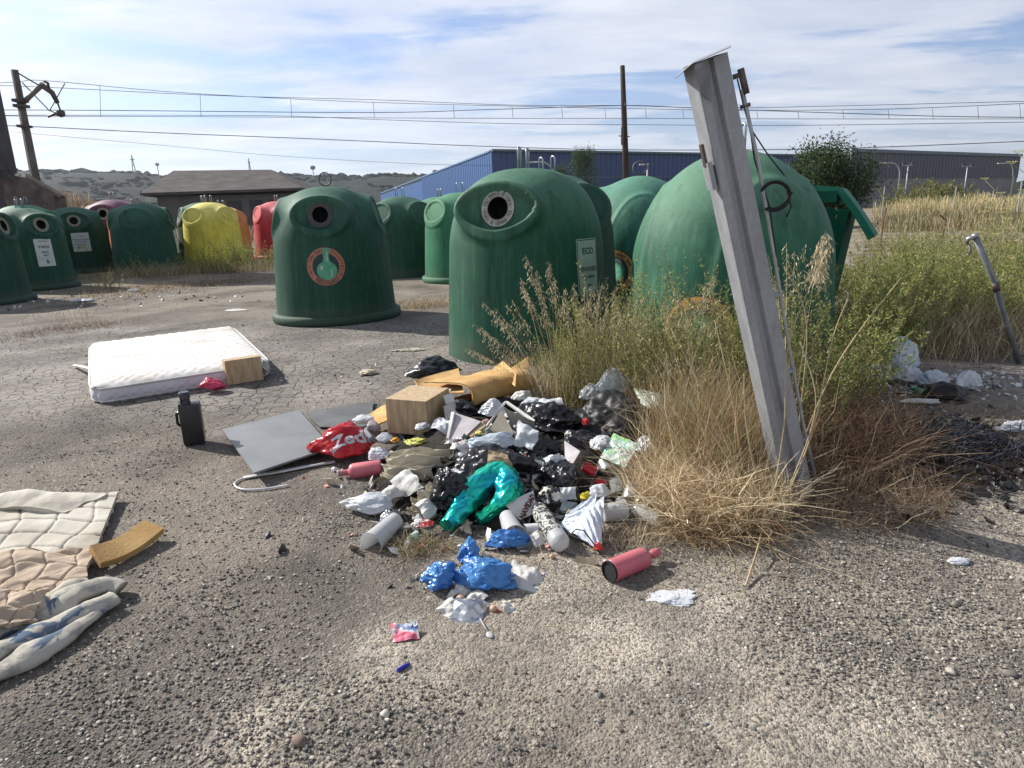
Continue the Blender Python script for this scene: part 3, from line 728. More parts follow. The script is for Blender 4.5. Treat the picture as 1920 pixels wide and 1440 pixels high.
def warehouse():
    c = AT(926, 395, 92)[:2]; e = AT(1592, 395, 128)[:2]; w = AT(716, 395, 255)[:2]
    zt = 9.0
    r = thing('warehouse', 'long blue corrugated metal warehouse beyond the green bells', 'warehouse', (c[0], c[1], 0))
    def loc(p): return np.array(p)-c
    MBL = ribbed_material('blue_sheet_lit', (.020, .075, .21), (.03, .095, .25), 1); MBD = ribbed_material('blue_sheet_shaded', (.035, .06, .15), (.05, .085, .19), 1)  # one sheet in two tones: front's shade and side's light in the colour
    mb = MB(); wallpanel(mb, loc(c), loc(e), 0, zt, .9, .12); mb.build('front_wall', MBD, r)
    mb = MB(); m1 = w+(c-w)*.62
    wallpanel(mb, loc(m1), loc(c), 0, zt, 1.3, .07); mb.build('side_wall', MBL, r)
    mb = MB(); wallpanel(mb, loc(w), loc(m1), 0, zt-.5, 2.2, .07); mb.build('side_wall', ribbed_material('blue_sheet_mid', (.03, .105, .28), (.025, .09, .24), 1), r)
    mb = MB(); wallpanel(mb, loc(w+(e-c)), loc(w), 0, zt, 0); wallpanel(mb, loc(e), loc(w+(e-c)), 0, zt, 0); mb.build('rear_wall', MBD, r)
    mb = MB(); P = [loc(c), loc(e), loc(w+(e-c)), loc(w)]; mid1 = (P[0]+P[3])/2; mid2 = (P[1]+P[2])/2
    V = [(*P[0], zt-.4), (*P[1], zt-.4), (*P[2], zt-.4), (*P[3], zt-.4)]; mb.add(V, [(0, 1, 2, 3)]); mb.build('roof', mat('roof_sheet', (.3, .32, .34), (.24, .26, .28), .3, .5), r)
    cap = MB(); wallpanel(cap, loc(c)+[0, -.25], loc(e)+[0, -.25], zt, zt+.28, 0, th=.5); cap.build('parapet_cap', mat('cap_green_grey', (.10, .14, .15), (.08, .11, .13), 1, .5), r)
    cap = MB(); wallpanel(cap, loc(w), loc(c)-(c-w)/np.linalg.norm(c-w)*.55, zt, zt+.2, 0, th=.4); cap.build('parapet_cap', mat('cap_blue', (.10, .2, .38), (.08, .16, .3), 1, .5), r)
    # two tall horizontal joints on the front
    j = MB(); d = (e-c)/np.linalg.norm(e-c)
    wallpanel(j, loc(c)+[0, -.16], loc(e)+[0, -.16], 5.6, 5.72, 0, th=.05); j.build('joint_strip', mat('cap_green_grey', (0, 0, 0)), r)
    # grey hall to the right
    a = AT(1588, 380, 118)[:2]; f = AT(1902, 366, 150)[:2]
    r = thing('industrial_hall', 'grey concrete hall with dark upper cladding beyond the dry field', 'industrial hall', (a[0], a[1], 0)); q = lambda p: np.array(p)-a
    mb = MB(); wallpanel(mb, q(a), q(f), 0, 4.9, 6.0, .10); mb.build('concrete_wall', mat('precast', (.17, .165, .165), (.23, .22, .215), .25, .9), r)
    mb = MB(); wallpanel(mb, q(a)+[0, -.1], q(f)+[0, -.1], 4.9, 9.2, 1.1, .10); mb.build('upper_cladding', ribbed_material('dark_sheet', (.055, .060, .075), (.075, .080, .098), 1), r)
    mb = MB(); wallpanel(mb, q(a)+[0, -.3], q(f)+[0, -.3], 9.2, 9.75, 0, th=.5); mb.build('parapet_cap', mat('cap_green_grey', (0, 0, 0)), r)
    back = np.array([18., 46.]); mb = MB(); wallpanel(mb, q(f), q(f+back), 0, 9.2, 3, .05); wallpanel(mb, q(a+back), q(a), 0, 9.2, 3, .05); mb.build('end_wall', mat('precast', (0, 0, 0)), r)
    mb = MB(); mb.add([(*q(a), 9), (*q(f), 9), (*q(f+back), 9), (*q(a+back), 9)], [(0, 1, 2, 3)]); mb.build('roof', mat('roof_sheet', (0, 0, 0)), r)
warehouse()
def shed():
    y = 58.0
    eL = AT(262, 362, y); eR = AT(566, 352, y+2); rL = AT(325, 320, y+9); rR = AT(508, 318, y+10.5)
    r = thing('farm_shed', 'low shed with broad dark grey hipped roof behind the yellow bell', 'shed', (eL[0], eL[1], 0)); o = np.array([eL[0], eL[1], 0])
    bL = rL+np.array([-3.5, 9, 0]); bR = rR+np.array([3.5, 9, 0]); bL[2] = eL[2]; bR[2] = eR[2]
    V = np.array([eL, eR, rR, rL, bL, bR])-o
    mb = MB(); mb.add(V, [(0, 1, 2, 3), (1, 5, 2), (4, 0, 3), (5, 4, 3, 2)]); mb.add(V-np.array([0, 0, .22]), [(1, 0, 3, 2), (5, 1, 2), (0, 4, 3), (4, 5, 2, 3)])
    k = [0, 1, 5, 4]
    for i in range(4): mb.F.append([k[i], k[i]+6, k[(i+1) % 4]+6, k[(i+1) % 4]])
    mb.build('roof', noisecol('old_roof', [(.35, (.060, .055, .052)), (.6, (.10, .092, .085)), (.75, (.14, .125, .11))], .8, bs=.5, bscale=3, bdist=.1), r)
    h = eL[2]-.3; w = MB(); A = eL[:2]+[1.0, 1.0]-o[:2]; Bp = eR[:2]+[-1.0, 1.0]-o[:2]; Cq = bR[:2]+[-1, -1]-o[:2]; Dq = bL[:2]+[1, -1]-o[:2]
    for p, q_ in ((A, Bp), (Bp, Cq), (Cq, Dq), (Dq, A)): wallpanel(w, p, q_, 0, h, 0, th=.25)
    w.build('wall', mat('shed_wall', (.11, .10, .095), (.16, .145, .13), .5, .9), r)
    fr = MB(); L = Bp-A
    for t in (.50, .66, .8): wallpanel(fr, A+L*t+[0, -.2], A+L*(t+.10)+[0, -.2], .5, h-.5, 0, th=.06)
    fr.build('door', mat('shed_door', (.045, .045, .05), (.07, .065, .065), 1, .8), r)
shed()
# --- left embankment, wall and hoarding ------------------------------------------------
def embankment():
    # ground rising to the left behind the bells
    g = [(-60, 30), (-60, 75), (-20, 75), (-15, 60), (-16, 40), (-18, 31)]
    u, v, F = grid(60, 50); X = -70+58*u; Y = 27+45*v
    e = np.clip((-19-(X+.28*(Y-30)))/9, 0, 1); e = e*e*(3-2*e); k = np.clip((Y-27)/5, 0, 1)*np.clip((72-Y)/12, 0, 1)
    P = np.stack([X, Y, 0*X], -1); Z = e*k*3.4*(1+fbm(P, .15, 4)*.35)+fbm(P, .5, 4)*.35*k*np.clip(e*4, 0, 1)-.06
    P[:, 2] = Z
    tag(obj('embankment', P, F[:, ::-1], noisecol('dry_bank', [(.35, (.07, .055, .045)), (.5, (.14, .11, .085)), (.65, (.22, .18, .13))], .8, bs=1, bscale=3, bdist=.25)), 'brown dirt bank rising behind the left bells', None, kind='structure')
embankment()
MRUBBLE = noisecol('rubble_stone', [(.3, (.07, .058, .055)), (.5, (.17, .145, .135)), (.7, (.27, .235, .21))], 1.6, bs=1, bscale=4, bdist=.15)
def stonewall():
    r0 = AT(-60, 330, 27); r1 = AT(112, 366, 30)
    b_ = thing('stone_wall', 'sloping rubble stone wall below the hoarding at left edge', 'wall', (r0[0], r0[1], 0)); o = np.array([r0[0], r0[1], 0])
    u, v, F = grid(60, 14); A = r0-o; Bq = r1-o
    X = A[0]+(Bq[0]-A[0])*u; Y = A[1]+(Bq[1]-A[1])*u
    top = np.interp(u, [0, .55, .62, .8, 1], [AT(-60, 326, 27)[2], AT(35, 329, 28.4)[2], AT(46, 331, 28.6)[2], AT(78, 350, 29.4)[2], AT(112, 368, 30)[2]])
    P = np.stack([X, Y, top*v], -1); dsp = np.abs(vn(P, 2.0))*.35+vn(P, 5)*.12
    fr = P.copy(); fr[:, 1] -= .35+dsp; bk = P.copy(); bk[:, 1] += .35
    n = len(P); V = np.vstack([fr, bk]); F2 = F.tolist()+[[a+n for a in q[::-1]] for q in F.tolist()]
    idx = np.arange(60*14).reshape(60, 14); t = idx[:, -1]
    for i in range(59): F2.append([t[i], t[i+1], t[i+1]+n, t[i]+n])
    obj('masonry', V, F2, MRUBBLE, b_)
    # pale coping
    c = MB(); tp = [(X.reshape(60, 14)[i, 0], Y.reshape(60, 14)[i, 0], top.reshape(60, 14)[i, 0]+.04) for i in range(36, 60)]
    c.tube(tp, .14, 6); c.build('coping', mat('coping', (.34, .31, .27), (.24, .21, .18), 3, .9), b_)
stonewall()
def hoarding():
    p1 = AT(24, 320, 24); z0 = AT(24, 322, 24)[2]; x1 = p1[0]
    r = thing('hoarding', 'dark back of a roadside hoarding cut by the left edge', 'hoarding', (x1-3, 24, 0))
    w = 6.0; zt = z0+9
    mb = MB(); mb.box((0, 0, (z0+zt)/2), (w-.1, .12, zt-z0)); mb.build('panel', mat('panel_back', (.055, .055, .062), (.085, .082, .088), .8, .6), r)
    mb = MB(); mb.box((w/2-.02, -.04, (z0+zt)/2), (.14, .34, zt-z0+.1)); mb.box((0, -.12, z0-.1), (w, .3, .3)); mb.build('frame', mat('frame_dark', (.03, .028, .03), (.05, .045, .045), 2, .6), r)
    v, f = text2d('C', 1.6, bold=.03); P = np.stack([v[:, 0]+1.85, np.full(len(v), -.075), v[:, 1]+z0+4.1], -1); obj('lettering', P, f, mat('chalk', (.5, .5, .5), rough=.8), r, smooth=False)
    mb = MB()
    for x in (-2, 2.2): mb.box((x, .25, z0/2), (.18, .18, z0)); mb.tube([(x, .3, z0+2), (x+1.4, -1.8, 0)], .09, 6)
    mb.build('leg', mat('frame_dark', (0, 0, 0)), r)
hoarding()
# --- railway catenary ------------------------------------------------------------------
PA = AT(72, 395, 31)[:2]; PB = AT(1900, 372, 62)[:2]; PD = (PB-PA)/np.linalg.norm(PB-PA)
PD = np.array([1.0, .10]); PD /= np.linalg.norm(PD); PN = np.array([-PD[1], PD[0]])
def onrail(px, py, off=0.0):
    d = ray(px, py); q = PA+PN*off; t = ((q-CC[:2]) @ PN)/(d[:2] @ PN); return CC+d*t
MCONC = noisecol('mast_concrete', [(.35, (.11, .105, .095)), (.65, (.20, .19, .17))], 2.0, bs=.3, bscale=8, bdist=.02)
MWIRE = mat('wire', (.045, .045, .05), rough=.6)
def mast():
    base = onrail(78, 400); base[2] = 0; top = onrail(27, 131)
    lean = math.atan2(top[0]-base[0], top[2])
    r = thing('catenary_mast', 'concrete railway mast with angled bracket arm at left', 'railway mast', (base[0], base[1], 0))
    Hh = top[2]; o = np.array([base[0], base[1], 0])
    f = lambda px, py, off=0: onrail(px, py, off)-o
    mb = MB(); t_ = top-o; R = frame(t_); mb.lathe([(.25, 0), (.21, Hh*.4), (.15, Hh), (0, Hh)], 4, R); mb.build('mast_body', MCONC, r)
    mb = MB(); mb.tube([f(44, 192), f(78, 160)], .10, 8); mb.build('strut', mat('bracket_pink_grey', (.27, .23, .22), (.2, .18, .18), 3, .6), r, smooth=True)
    mb = MB(); mb.tube([f(76, 158), f(98, 174), f(108, 193)], [.12, .11, .09], 8); mb.tube([f(108, 193), f(115, 212)], .04, 6); mb.tube([f(82, 152), f(90, 156), f(91, 165)], .06, 6); mb.build('arm', MRUST, r, smooth=True)
    mb = MB(); mb.tube([f(32, 136), f(73, 160)], .03, 5); mb.tube([f(42, 155), f(92, 207), f(108, 213)], .025, 5); mb.tube([f(122, 156), f(94, 206)], .02, 5); mb.build('stay_wire', MWIRE, r)
    mb = MB(); mb.lathe([(0, -.16), (.16, -.1), (.17, .1), (0, .16)], 10, None, f(114, 213)); mb.tube([f(90, 219), f(100, 215), f(108, 213)], .05, 6); mb.build('insulator', MRUST, r, smooth=True)
    mb = MB(); R2 = frame(t_)
    for py in (189, 199): mb.box(f(38+(py-189)*.22, py), (.46, .46, .12), R2)
    mb.box(f(46, 237), (.5, .4, .1), R2); mb.build('clamp', MRUST, r)
mast()
def wire(name, pts, label, off=0.0, r=.022, grp='railway overhead wires', sag=True):
    P = [onrail(px, py, off) for px, py in pts]
    # smooth through the points
    Q = []
    for i in range(len(P)-1):
        p0 = P[max(i-1, 0)]; p1 = P[i]; p2 = P[i+1]; p3 = P[min(i+2, len(P)-1)]
        for t in np.linspace(0, 1, 6, endpoint=False):
            Q.append(.5*((2*p1)+(-p0+p2)*t+(2*p0-5*p1+4*p2-p3)*t*t+(-p0+3*p1-3*p2+p3)*t**3))
    Q.append(P[-1]); o = Q[0].copy()
    ob = MB().tube([q-o for q in Q], [.62*r*np.clip(np.linalg.norm(q-CC)/40, .7, 1.5) for q in Q], 5).build(name, MWIRE, None, smooth=True, loc=tuple(o))
    return tag(ob, label, 'wire', grp)
top_ = [(-60, 158), (30, 154), (82, 151), (290, 170), (480, 182), (700, 192), (960, 199), (1200, 204), (1420, 207), (1640, 205), (1790, 200), (1920, 194), (2000, 190)]
wire('overhead_wire', top_, 'carrying wire at the top of the overhead bundle, droppers hanging from it')
wire('overhead_wire', [(-60, 164), (26, 161), (400, 179), (700, 187), (960, 197), (1168, 198), (1400, 202), (1920, 190), (2000, 188)], 'plain wire just under the carrying wire', off=.8)
wire('overhead_wire', [(-60, 206), (200, 207), (700, 211), (930, 205), (1168, 198), (1290, 202), (1420, 207), (1600, 213), (1760, 218), (1920, 220), (2000, 220)], 'thick middle wire rising to the wooden pole top', off=2.0, r=.03)
low = [(-60, 217), (110, 218), (400, 219), (700, 221), (960, 222), (1200, 222), (1500, 223), (1920, 223), (2000, 223)]
wire('overhead_wire', low, 'level contact wire that the droppers reach down to')
wire('overhead_wire', [(-60, 217), (110, 216), (500, 217), (700, 224), (960, 232), (1200, 234), (1500, 235), (1920, 229), (2000, 227)], 'lower plain wire crossing behind the wooden pole', off=1.2)
wire('overhead_wire', [(-60, 235), (50, 237), (300, 249), (600, 261), (900, 274), (1168, 281), (1500, 280), (1700, 274), (1920, 265), (2000, 261)], 'lowest thick wire sagging over the bells', r=.032)
wire('overhead_wire', [(20, 247), (300, 272), (520, 292), (800, 308), (980, 310)], 'faintest thin wire falling towards the blue warehouse', off=14, r=.014)
for i, (px, y0, y1) in enumerate([(187, 161, 219), (375, 176, 219), (545, 186, 220), (700, 192, 221), (850, 197, 222), (960, 200, 222), (1053, 202, 222), (1134, 204, 222), (1210, 205, 222), (1280, 206, 222), (1419, 208, 223), (1496, 208, 223), (1580, 207, 223), (1665, 205, 223), (1748, 203, 223), (1833, 199, 223), (1912, 195, 223)]):
    a = onrail(px, y0); c = onrail(px+2, y1)
    ob = MB().tube([(0, 0, 0), c-a], .010, 5).build('dropper_wire', MWIRE, None, loc=tuple(a)); tag(ob, 'short vertical dropper between carrying and contact wire', 'dropper', 'droppers of the overhead line')
def woodpole():
    b0 = AT(1176, 395, 38); t = AT(1167, 123, 38); o = np.array([b0[0], b0[1], 0])
    r = thing('wooden_pole', 'dark wooden pole standing behind the teal bell', 'pole', tuple(o))
    pts = [np.array([0, 0, 0.]), (AT(1173, 300, 38)-o), (AT(1170, 210, 38)-o), t-o]
    MB().tube(pts, [.19, .17, .15, .125], 10).build('pole_shaft', noisecol('old_wood', [(.35, (.03, .022, .018)), (.65, (.085, .065, .05))], 1.2, bs=.6, bscale=5, bdist=.03, stretch=(4, 4, .5)), r, smooth=True)
    mb = MB(); q = AT(1167, 255, 37.8)-o; mb.box(q, (.14, .14, .9)); mb.tube([AT(1160, 255, 37.9)-o, AT(1181, 256, 37.9)-o], .03, 5); mb.build('clamp', MRUST, r)
    mb = MB(); mb.lathe([(0, 0), (.06, .02), (.05, .12), (0, .14)], 8, None, AT(1173, 198, 37.7)-o); mb.build('insulator', MRUST, r)
woodpole()
def lamp(px, py0, py1, Y, kind, label):
    b0 = AT(px, py1, Y); t = AT(px, py0, Y); h = max(t[2], 3)
    r = thing('street_lamp', label, 'street lamp', (b0[0], b0[1], 0), 0, 'street lamps along the industrial road')
    pm = mat('lamp_post', (.40, .41, .42), (.32, .33, .34), 1, .5, .3)
    if kind == 'curve':
        pts = [(0, 0, 0), (0, 0, h*.72)]+[(-1.5*(1-math.cos(a)), 0, h*.72+h*.28*math.sin(a)) for a in np.linspace(.2, PI/2, 8)]+[(-2.4, 0, h)]
        MB().tube(pts, .09, 6).build('post', pm, r, smooth=True); MB().box((-2.8, 0, h+.02), (.9, .32, .16)).build('lamp_head', mat('lamp_head', (.5, .51, .52), rough=.5), r)
    elif kind == 'double':
        MB().tube([(0, 0, 0), (0, 0, h)], .09, 6).build('post', pm, r, smooth=True)
        mb = MB(); mb.box((0, 0, h), (1.6, .1, .1)); mb.build('cross_arm', pm, r)
        for s in (-.65, .65): MB().box((s, 0, h+.22), (.5, .35, .3)).build('lamp_head', mat('lamp_black', (.04, .04, .045), rough=.5), r)
    else:
        MB().tube([(0, 0, 0), (0, 0, h)], .08, 6).build('post', pm, r, smooth=True); MB().box((-.4, 0, h), (1.0, .3, .15)).build('lamp_head', mat('lamp_head', (0, 0, 0)), r)
lamp(1040, 303, 380, 84, 'curve', 'curved street lamp right of the hooks of the cream-ringed bell')
lamp(1213, 308, 370, 78, 'simple', 'short street lamp beside the round ring of the teal bell')
lamp(1682, 305, 372, 105, 'curve', 'curved street lamp before the left part of the grey hall')
lamp(1696, 310, 374, 104, 'double', 'twin-headed street lamp left, before the grey hall')
lamp(1806, 312, 374, 112, 'double', 'twin-headed street lamp right, before the grey hall')
lamp(1892, 306, 374, 135, 'curve', 'far street lamp at the right end of the grey hall')
# masts and antennas on the hills
def pylon(px, py, Y, w, label, kind='lattice'):
    b0 = AT(px, 330, Y); t = AT(px, py, Y); h = t[2]-b0[2]+14
    r = thing('pylon', label, 'pylon', (b0[0], b0[1], b0[2]-14), 0, 'masts on the hill crest'); m = mat('pylon_grey', (.12, .13, .15), rough=.7)
    mb = MB(); q = .055*Y/100
    if kind == 'lattice':
        for s in (-1, 1): mb.tube([(s*w, 0, 0), (0, 0, h)], q, 4)
        for k in range(5): zz = h*(.2+.15*k); ww = w*(1-zz/h); mb.tube([(-ww, 0, zz), (ww, 0, zz+h*.06)], q*.7, 4)
        mb.tube([(-w*.8, 0, h*.86), (w*.8, 0, h*.86)], q, 4)
        mb.build('lattice', m, r)
    else:
        mb.tube([(0, 0, 0), (0, 0, h)], q, 5); mb.build('shaft', m, r)
        MB().lathe([(0, -w), (w, -w*.6), (w*1.1, w*.5), (0, w*.8)], 10, None, (0, 0, h)).build('head', m, r, smooth=True)
pylon(253, 290, 900, 3.5, 'two-legged lattice pylon on the crest left of the shed roof')
pylon(470, 297, 900, 2.2, 'thin lattice mast above the shed roof')
pylon(298, 308, 900, 2.2, 'thin mast with small round head left of the shed roof', 'tank')
pylon(588, 314, 880, 3.0, 'slender mast with round head above the roundel bell', 'tank')
pylon(816, 322, 880, 3.2, 'round-headed mast where the hill meets the blue warehouse', 'tank')
# ------------------------------------------------------------------ rubbish: generators
def film(name, c, rough=.28, a=1.0, sub=.0, c2=None, metal=0, bs=.35, bscale=26, spec=.5, lo=.4, hi=.6, scale=9, bdist=.006):
    return mat(name, c, c2, scale, rough, metal, bs=bs, bscale=bscale, bdist=bdist, alpha=a, sub=sub, spec=spec, lo=lo, hi=hi)
KB = film('black_film', (.009, .009, .011), .33, spec=.55)
KB2 = film('black_film_dull', (.011, .011, .012), .5, spec=.3)
KW = film('white_film', (.70, .72, .74), .5, sub=.3, c2=(.55, .58, .62))
KWB = film('bluish_film', (.50, .58, .66), .3, sub=.3, c2=(.66, .70, .74))
KR = film('red_film', (.55, .018, .025), .28, sub=.22, c2=(.42, .012, .02))
KBL = film('blue_film', (.035, .16, .50), .26, sub=.25, c2=(.10, .30, .62))
KG = film('green_foil', (.02, .68, .36), .22, metal=.7, c2=(.01, .40, .48), scale=5, bscale=18, bs=.6)
KC = film('clear_film', (.80, .82, .84), .16, a=.66, c2=(.62, .66, .70), bs=.5)
KCP = film('clear_plastic', (.78, .80, .80), .1, a=.38, bs=0)
KFR = film('frosted_plastic', (.66, .67, .67), .3, a=.80, sub=.3, bs=0)
KWP = mat('white_plastic', (.68, .69, .69), (.58, .58, .57), 12, .4)
KALU = mat('aluminium', (.62, .63, .64), (.5, .5, .5), 20, .3, .85, bs=.3, bscale=30, bdist=.003)
KRC = mat('can_red', (.50, .02, .02), (.42, .015, .02), 20, .28, .35)
KPK = mat('pink_paint', (.60, .135, .17), (.50, .11, .15), 14, .42, bs=.1, bscale=50, dirt=.5, dirtc=(.30, .2, .17))
KCARD = mat('cardboard', (.36, .27, .17), (.28, .20, .13), 12, .9)
KPAPER = mat('paper', (.62, .61, .57), (.5, .49, .46), 14, .85)
KFELT = mat('ochre_felt', (.60, .39, .16), (.47, .28, .10), 5, .95, bs=.6, bscale=70, bdist=.004, sheen=1, dirt=.5, dirtc=(.25, .12, .04))
KFELTI = mat('felt_inner', (.34, .12, .04), (.26, .09, .03), 9, .95)
KKH = mat('khaki_cloth', (.50, .455, .34), (.38, .34, .26), 7, .95, bs=.4, bscale=90, bdist=.002)
KQ = mat('quilt_cream', (.56, .53, .46), (.42, .38, .31), 3.5, .95, bs=.35, bscale=70, bdist=.003, dirt=.45, dirtc=(.30, .25, .19))
KQ2 = mat('quilt_beige', (.50, .40, .30), (.38, .29, .21), 4, .95, bs=.35, bscale=70, bdist=.003, dirt=.5, dirtc=(.24, .18, .13))
def blanket_mat():
    b = newmat('striped_blanket'); P = b.tc.outputs['Object']
    n = b.ramp(b.noise(P, 5.5, 3, .5, 1.2), [(.54, 0), (.57, 1)], 'LINEAR'); n2 = b.ramp(b.noise(b.mapping(P, loc=(5, 1, 2)), 9, 6, .7), [(.52, 0), (.6, 1)])
    col = b.mix(n, (.44, .41, .345), (.10, .14, .20)); col = b.mix(b.math('MULTIPLY', n2, .6), col, (.17, .17, .16))
    b.L(col, b.p.inputs['Base Color']); b.p.inputs['Roughness'].default_value = .97
    bump(b, b.noise(P, 160, 4, .7), .6, .003); return b.m
KBK = blanket_mat()
KWOOD = None
def woodbox_mat():
    b = newmat('wood_print_card'); P = b.tc.outputs['Object']
    g = b.noise(b.mapping(P, scale=(14, 14, 1.6)), 3, 6, .65, .3)
    col = b.mix(b.ramp(g, [(.38, 0), (.62, 1)]), (.36, .25, .14), (.54, .41, .25)); b.L(col, b.p.inputs['Base Color']); b.p.inputs['Roughness'].default_value = .7
    return b.m
KWOOD = woodbox_mat()
def blob(P0, size, seed, f=2.2, amp=.22, sub=5, planes=7, low=.3, rz=0, flat=.55, tails=(), fine=.12):
    V0, F = ICO[sub]; V = V0.copy(); g = np.random.default_rng(seed); off = seed*3.7 % 29
    r = 1+low*fbm(V0, 1.2, 2, off)*1.4
    P = V0*r[:, None]
    for _ in range(planes):
        d = g.normal(size=3); d[2] = abs(d[2])*.7; d /= np.linalg.norm(d); h = g.uniform(.55, .85)
        P -= np.maximum(0, P @ d-h)[:, None]*d*.75
    for (a, e, L, wd) in tails:
        d = np.array([math.cos(a)*math.cos(e), math.sin(a)*math.cos(e), math.sin(e)]); c = V0 @ d
        k = np.exp(-((1-c)/wd)); P += d*(k*L)[:, None]
    cr = crease(P, f, 6, seed)+.5*crease(P, f*2.3, 5, seed+50)+fine*crease(P, f*5.2, 5, seed+90)
    P += V0*(cr*amp)[:, None]
    sz = np.array(size)/2; P = P*sz
    P[:, 2] = np.where(P[:, 2] < 0, P[:, 2]*flat, P[:, 2])
    c, s = math.cos(rz), math.sin(rz); X = P[:, 0]*c-P[:, 1]*s; P[:, 1] = P[:, 0]*s+P[:, 1]*c; P[:, 0] = X
    return P, F
def bag(name, label, cat, px, py, z, wpx, ratio, h, m, seed, rz=0, group=None, parent=None, **kw):
    if m.name in ('white_film', 'paper') and wpx < 40: wpx *= 1.3; kw['amp'] = .2; kw['f'] = 2.2
    c = G(px, py, z); w = S(wpx, c); P, F = blob(None, (w, w*ratio, h), seed, rz=rz, **kw)
    lo = -c[2]+.003
    if P[:, 2].min() < lo: P[:, 2] = np.maximum(P[:, 2], lo+np.clip(P[:, 2]-lo, -1, 0)*.02)
    o = obj(name, P, F, m, parent, tuple(c), smooth=True)
    o.data.set_sharp_from_angle(angle=math.radians(38))
    return tag(o, label, cat, group)
def sheet(name, corners, m, label=None, cat=None, n=40, amp=.01, f=6, th=.003, seed=1, parent=None, group=None, bulge=0, edge=0, folds=None, loc=None, smooth=True, off=None):
    """sheet between four points (px, py, z) in order round the outline"""
    C4 = [G(*q) if len(q) == 3 else np.array(q[:3]) for q in corners]; o = sum(C4)/4 if loc is None else loc
    u, v, F = grid(n, n); a, b_, c, d = [q-o for q in C4]
    if edge:
        g = np.stack([u*3, v*3, u*0], -1); u = u+vn(g, 1.3, seed)*edge*np.minimum(1, 1); v = v+vn(g, 1.3, seed+9)*edge
    P = a*((1-u)*(1-v))[:, None]+b_*(u*(1-v))[:, None]+c*(u*v)[:, None]+d*((1-u)*v)[:, None]
    nr = np.cross(b_-a, d-a); nr /= np.linalg.norm(nr); nr = nr*np.sign(nr[2]) if abs(nr[2]) > .2 else nr
    L = max(np.linalg.norm(b_-a), np.linalg.norm(d-a))
    D = crease(P/L, f, 6, seed)*amp+crease(P/L, f*2.6, 5, seed+5)*amp*.4
    D = D+bulge*np.sin(PI*np.clip(u, 0, 1))*np.sin(PI*np.clip(v, 0, 1))
    if folds is not None: D = D+folds(u, v)
    P = P+nr*D[:, None]
    mn = P[:, 2]+o[2]; P[:, 2] += np.maximum(0, .004-mn)
    gn = P.reshape(n, n, 3); du = np.gradient(gn, axis=0); dv = np.gradient(gn, axis=1); nn = np.cross(du, dv); nn /= np.linalg.norm(nn, axis=-1, keepdims=True)+1e-9; nn = nn.reshape(-1, 3)
    if nn[:, 2].mean() < 0: nn = -nn
    Q = P-nn*th; N = len(P); idx = np.arange(N).reshape(n, n)
    F2 = F.tolist()+[[k+N for k in q[::-1]] for q in F.tolist()]
    loop = list(idx[:, 0])+list(idx[-1, 1:])+list(idx[::-1, -1][1:])+list(idx[0, ::-1][1:])
    for i in range(len(loop)-1): F2.append([loop[i], loop[i+1], loop[i+1]+N, loop[i]+N])
    ob = obj(name, np.vstack([P, Q]), F2, m, parent, tuple(o), smooth=smooth)
    if smooth: ob.data.set_sharp_from_angle(angle=math.radians(40))
    if off: pass
    return tag(ob, label, cat, group) if label else ob
def between(A, B_, profs, name, label, cat, group=None, n=28, squash=1.0, dent=0, seed=0):
    """thing of revolution between two points; profs = [(part name, material, [(t, r)...])], t along the axis in metres"""
    A = np.array(A, float); B_ = np.array(B_, float); R = frame(B_-A, up=(0, 0, 1)); L = np.linalg.norm(B_-A)
    r = thing(name, label, cat, tuple(A), group=group)
    r.rotation_euler = Matrix(R.tolist()).to_euler()
    for nm, m, pr in profs:
        mb = MB().lathe([(q[1], q[0]*L) for q in pr], n, sx=1.0, sy=squash); V = np.concatenate(mb.V)
        if dent: V[:, :2] *= (1+crease(V*20, 1.2, 5, seed)*dent)[:, None]
        o = obj(nm, V, mb.F, m, r, smooth=True); o.data.set_sharp_from_angle(angle=math.radians(40))
    return r
def cyl_dir(px0, py0, px1, py1, z0, z1): return G(px0, py0, z0), G(px1, py1, z1)
def project(name, V2, F2, target, c, right, up, nrm, m, off=.004, L=.02, parent=None):
    """flat artwork dropped on a rumpled surface along -nrm (real decal following the film)"""
    V2, F2 = subdiv2(V2, F2, L); dg = bpy.context.evaluated_depsgraph_get(); dg.update()
    bv = BVHTree.FromObject(target, dg); mw = target.matrix_world; inv = mw.inverted()
    V = []; nrm = Vector(nrm).normalized()
    for x, y in V2:
        p = Vector(c)+Vector(right)*x+Vector(up)*y; q = inv @ (p+nrm*.6); d = (inv.to_3x3() @ (-nrm)).normalized()
        h = bv.ray_cast(q, d)
        V.append(tuple(h[0]+h[1]*off if h[0] is not None else inv @ p))
    return obj(name, V, F2, m, target if parent is None else parent, smooth=True)
def torn(name, label, cat, px, py, z, wpx, m, seed):
    g = np.random.default_rng(seed); c = G(px, py, z); w = S(wpx, c)*.62; a = g.random()*2*PI; t = g.normal(size=3)*.35; n = np.array([t[0], t[1]-.45, 1.]); n /= np.linalg.norm(n); u = np.cross(n, [math.cos(a), math.sin(a), 0]); u /= np.linalg.norm(u); v = np.cross(n, u)
    cs = [np.append(c+u*w*sx_*g.uniform(.6, 1.2)+v*w*sy_*g.uniform(.5, 1.1), 0) for sx_, sy_ in ((-1, -1), (1, -1), (1, 1), (-1, 1))]
    return sheet(name, cs, m, label, cat, n=60, amp=w*.38, f=2.4, th=.0015, seed=seed, edge=.14, bulge=w*.35)
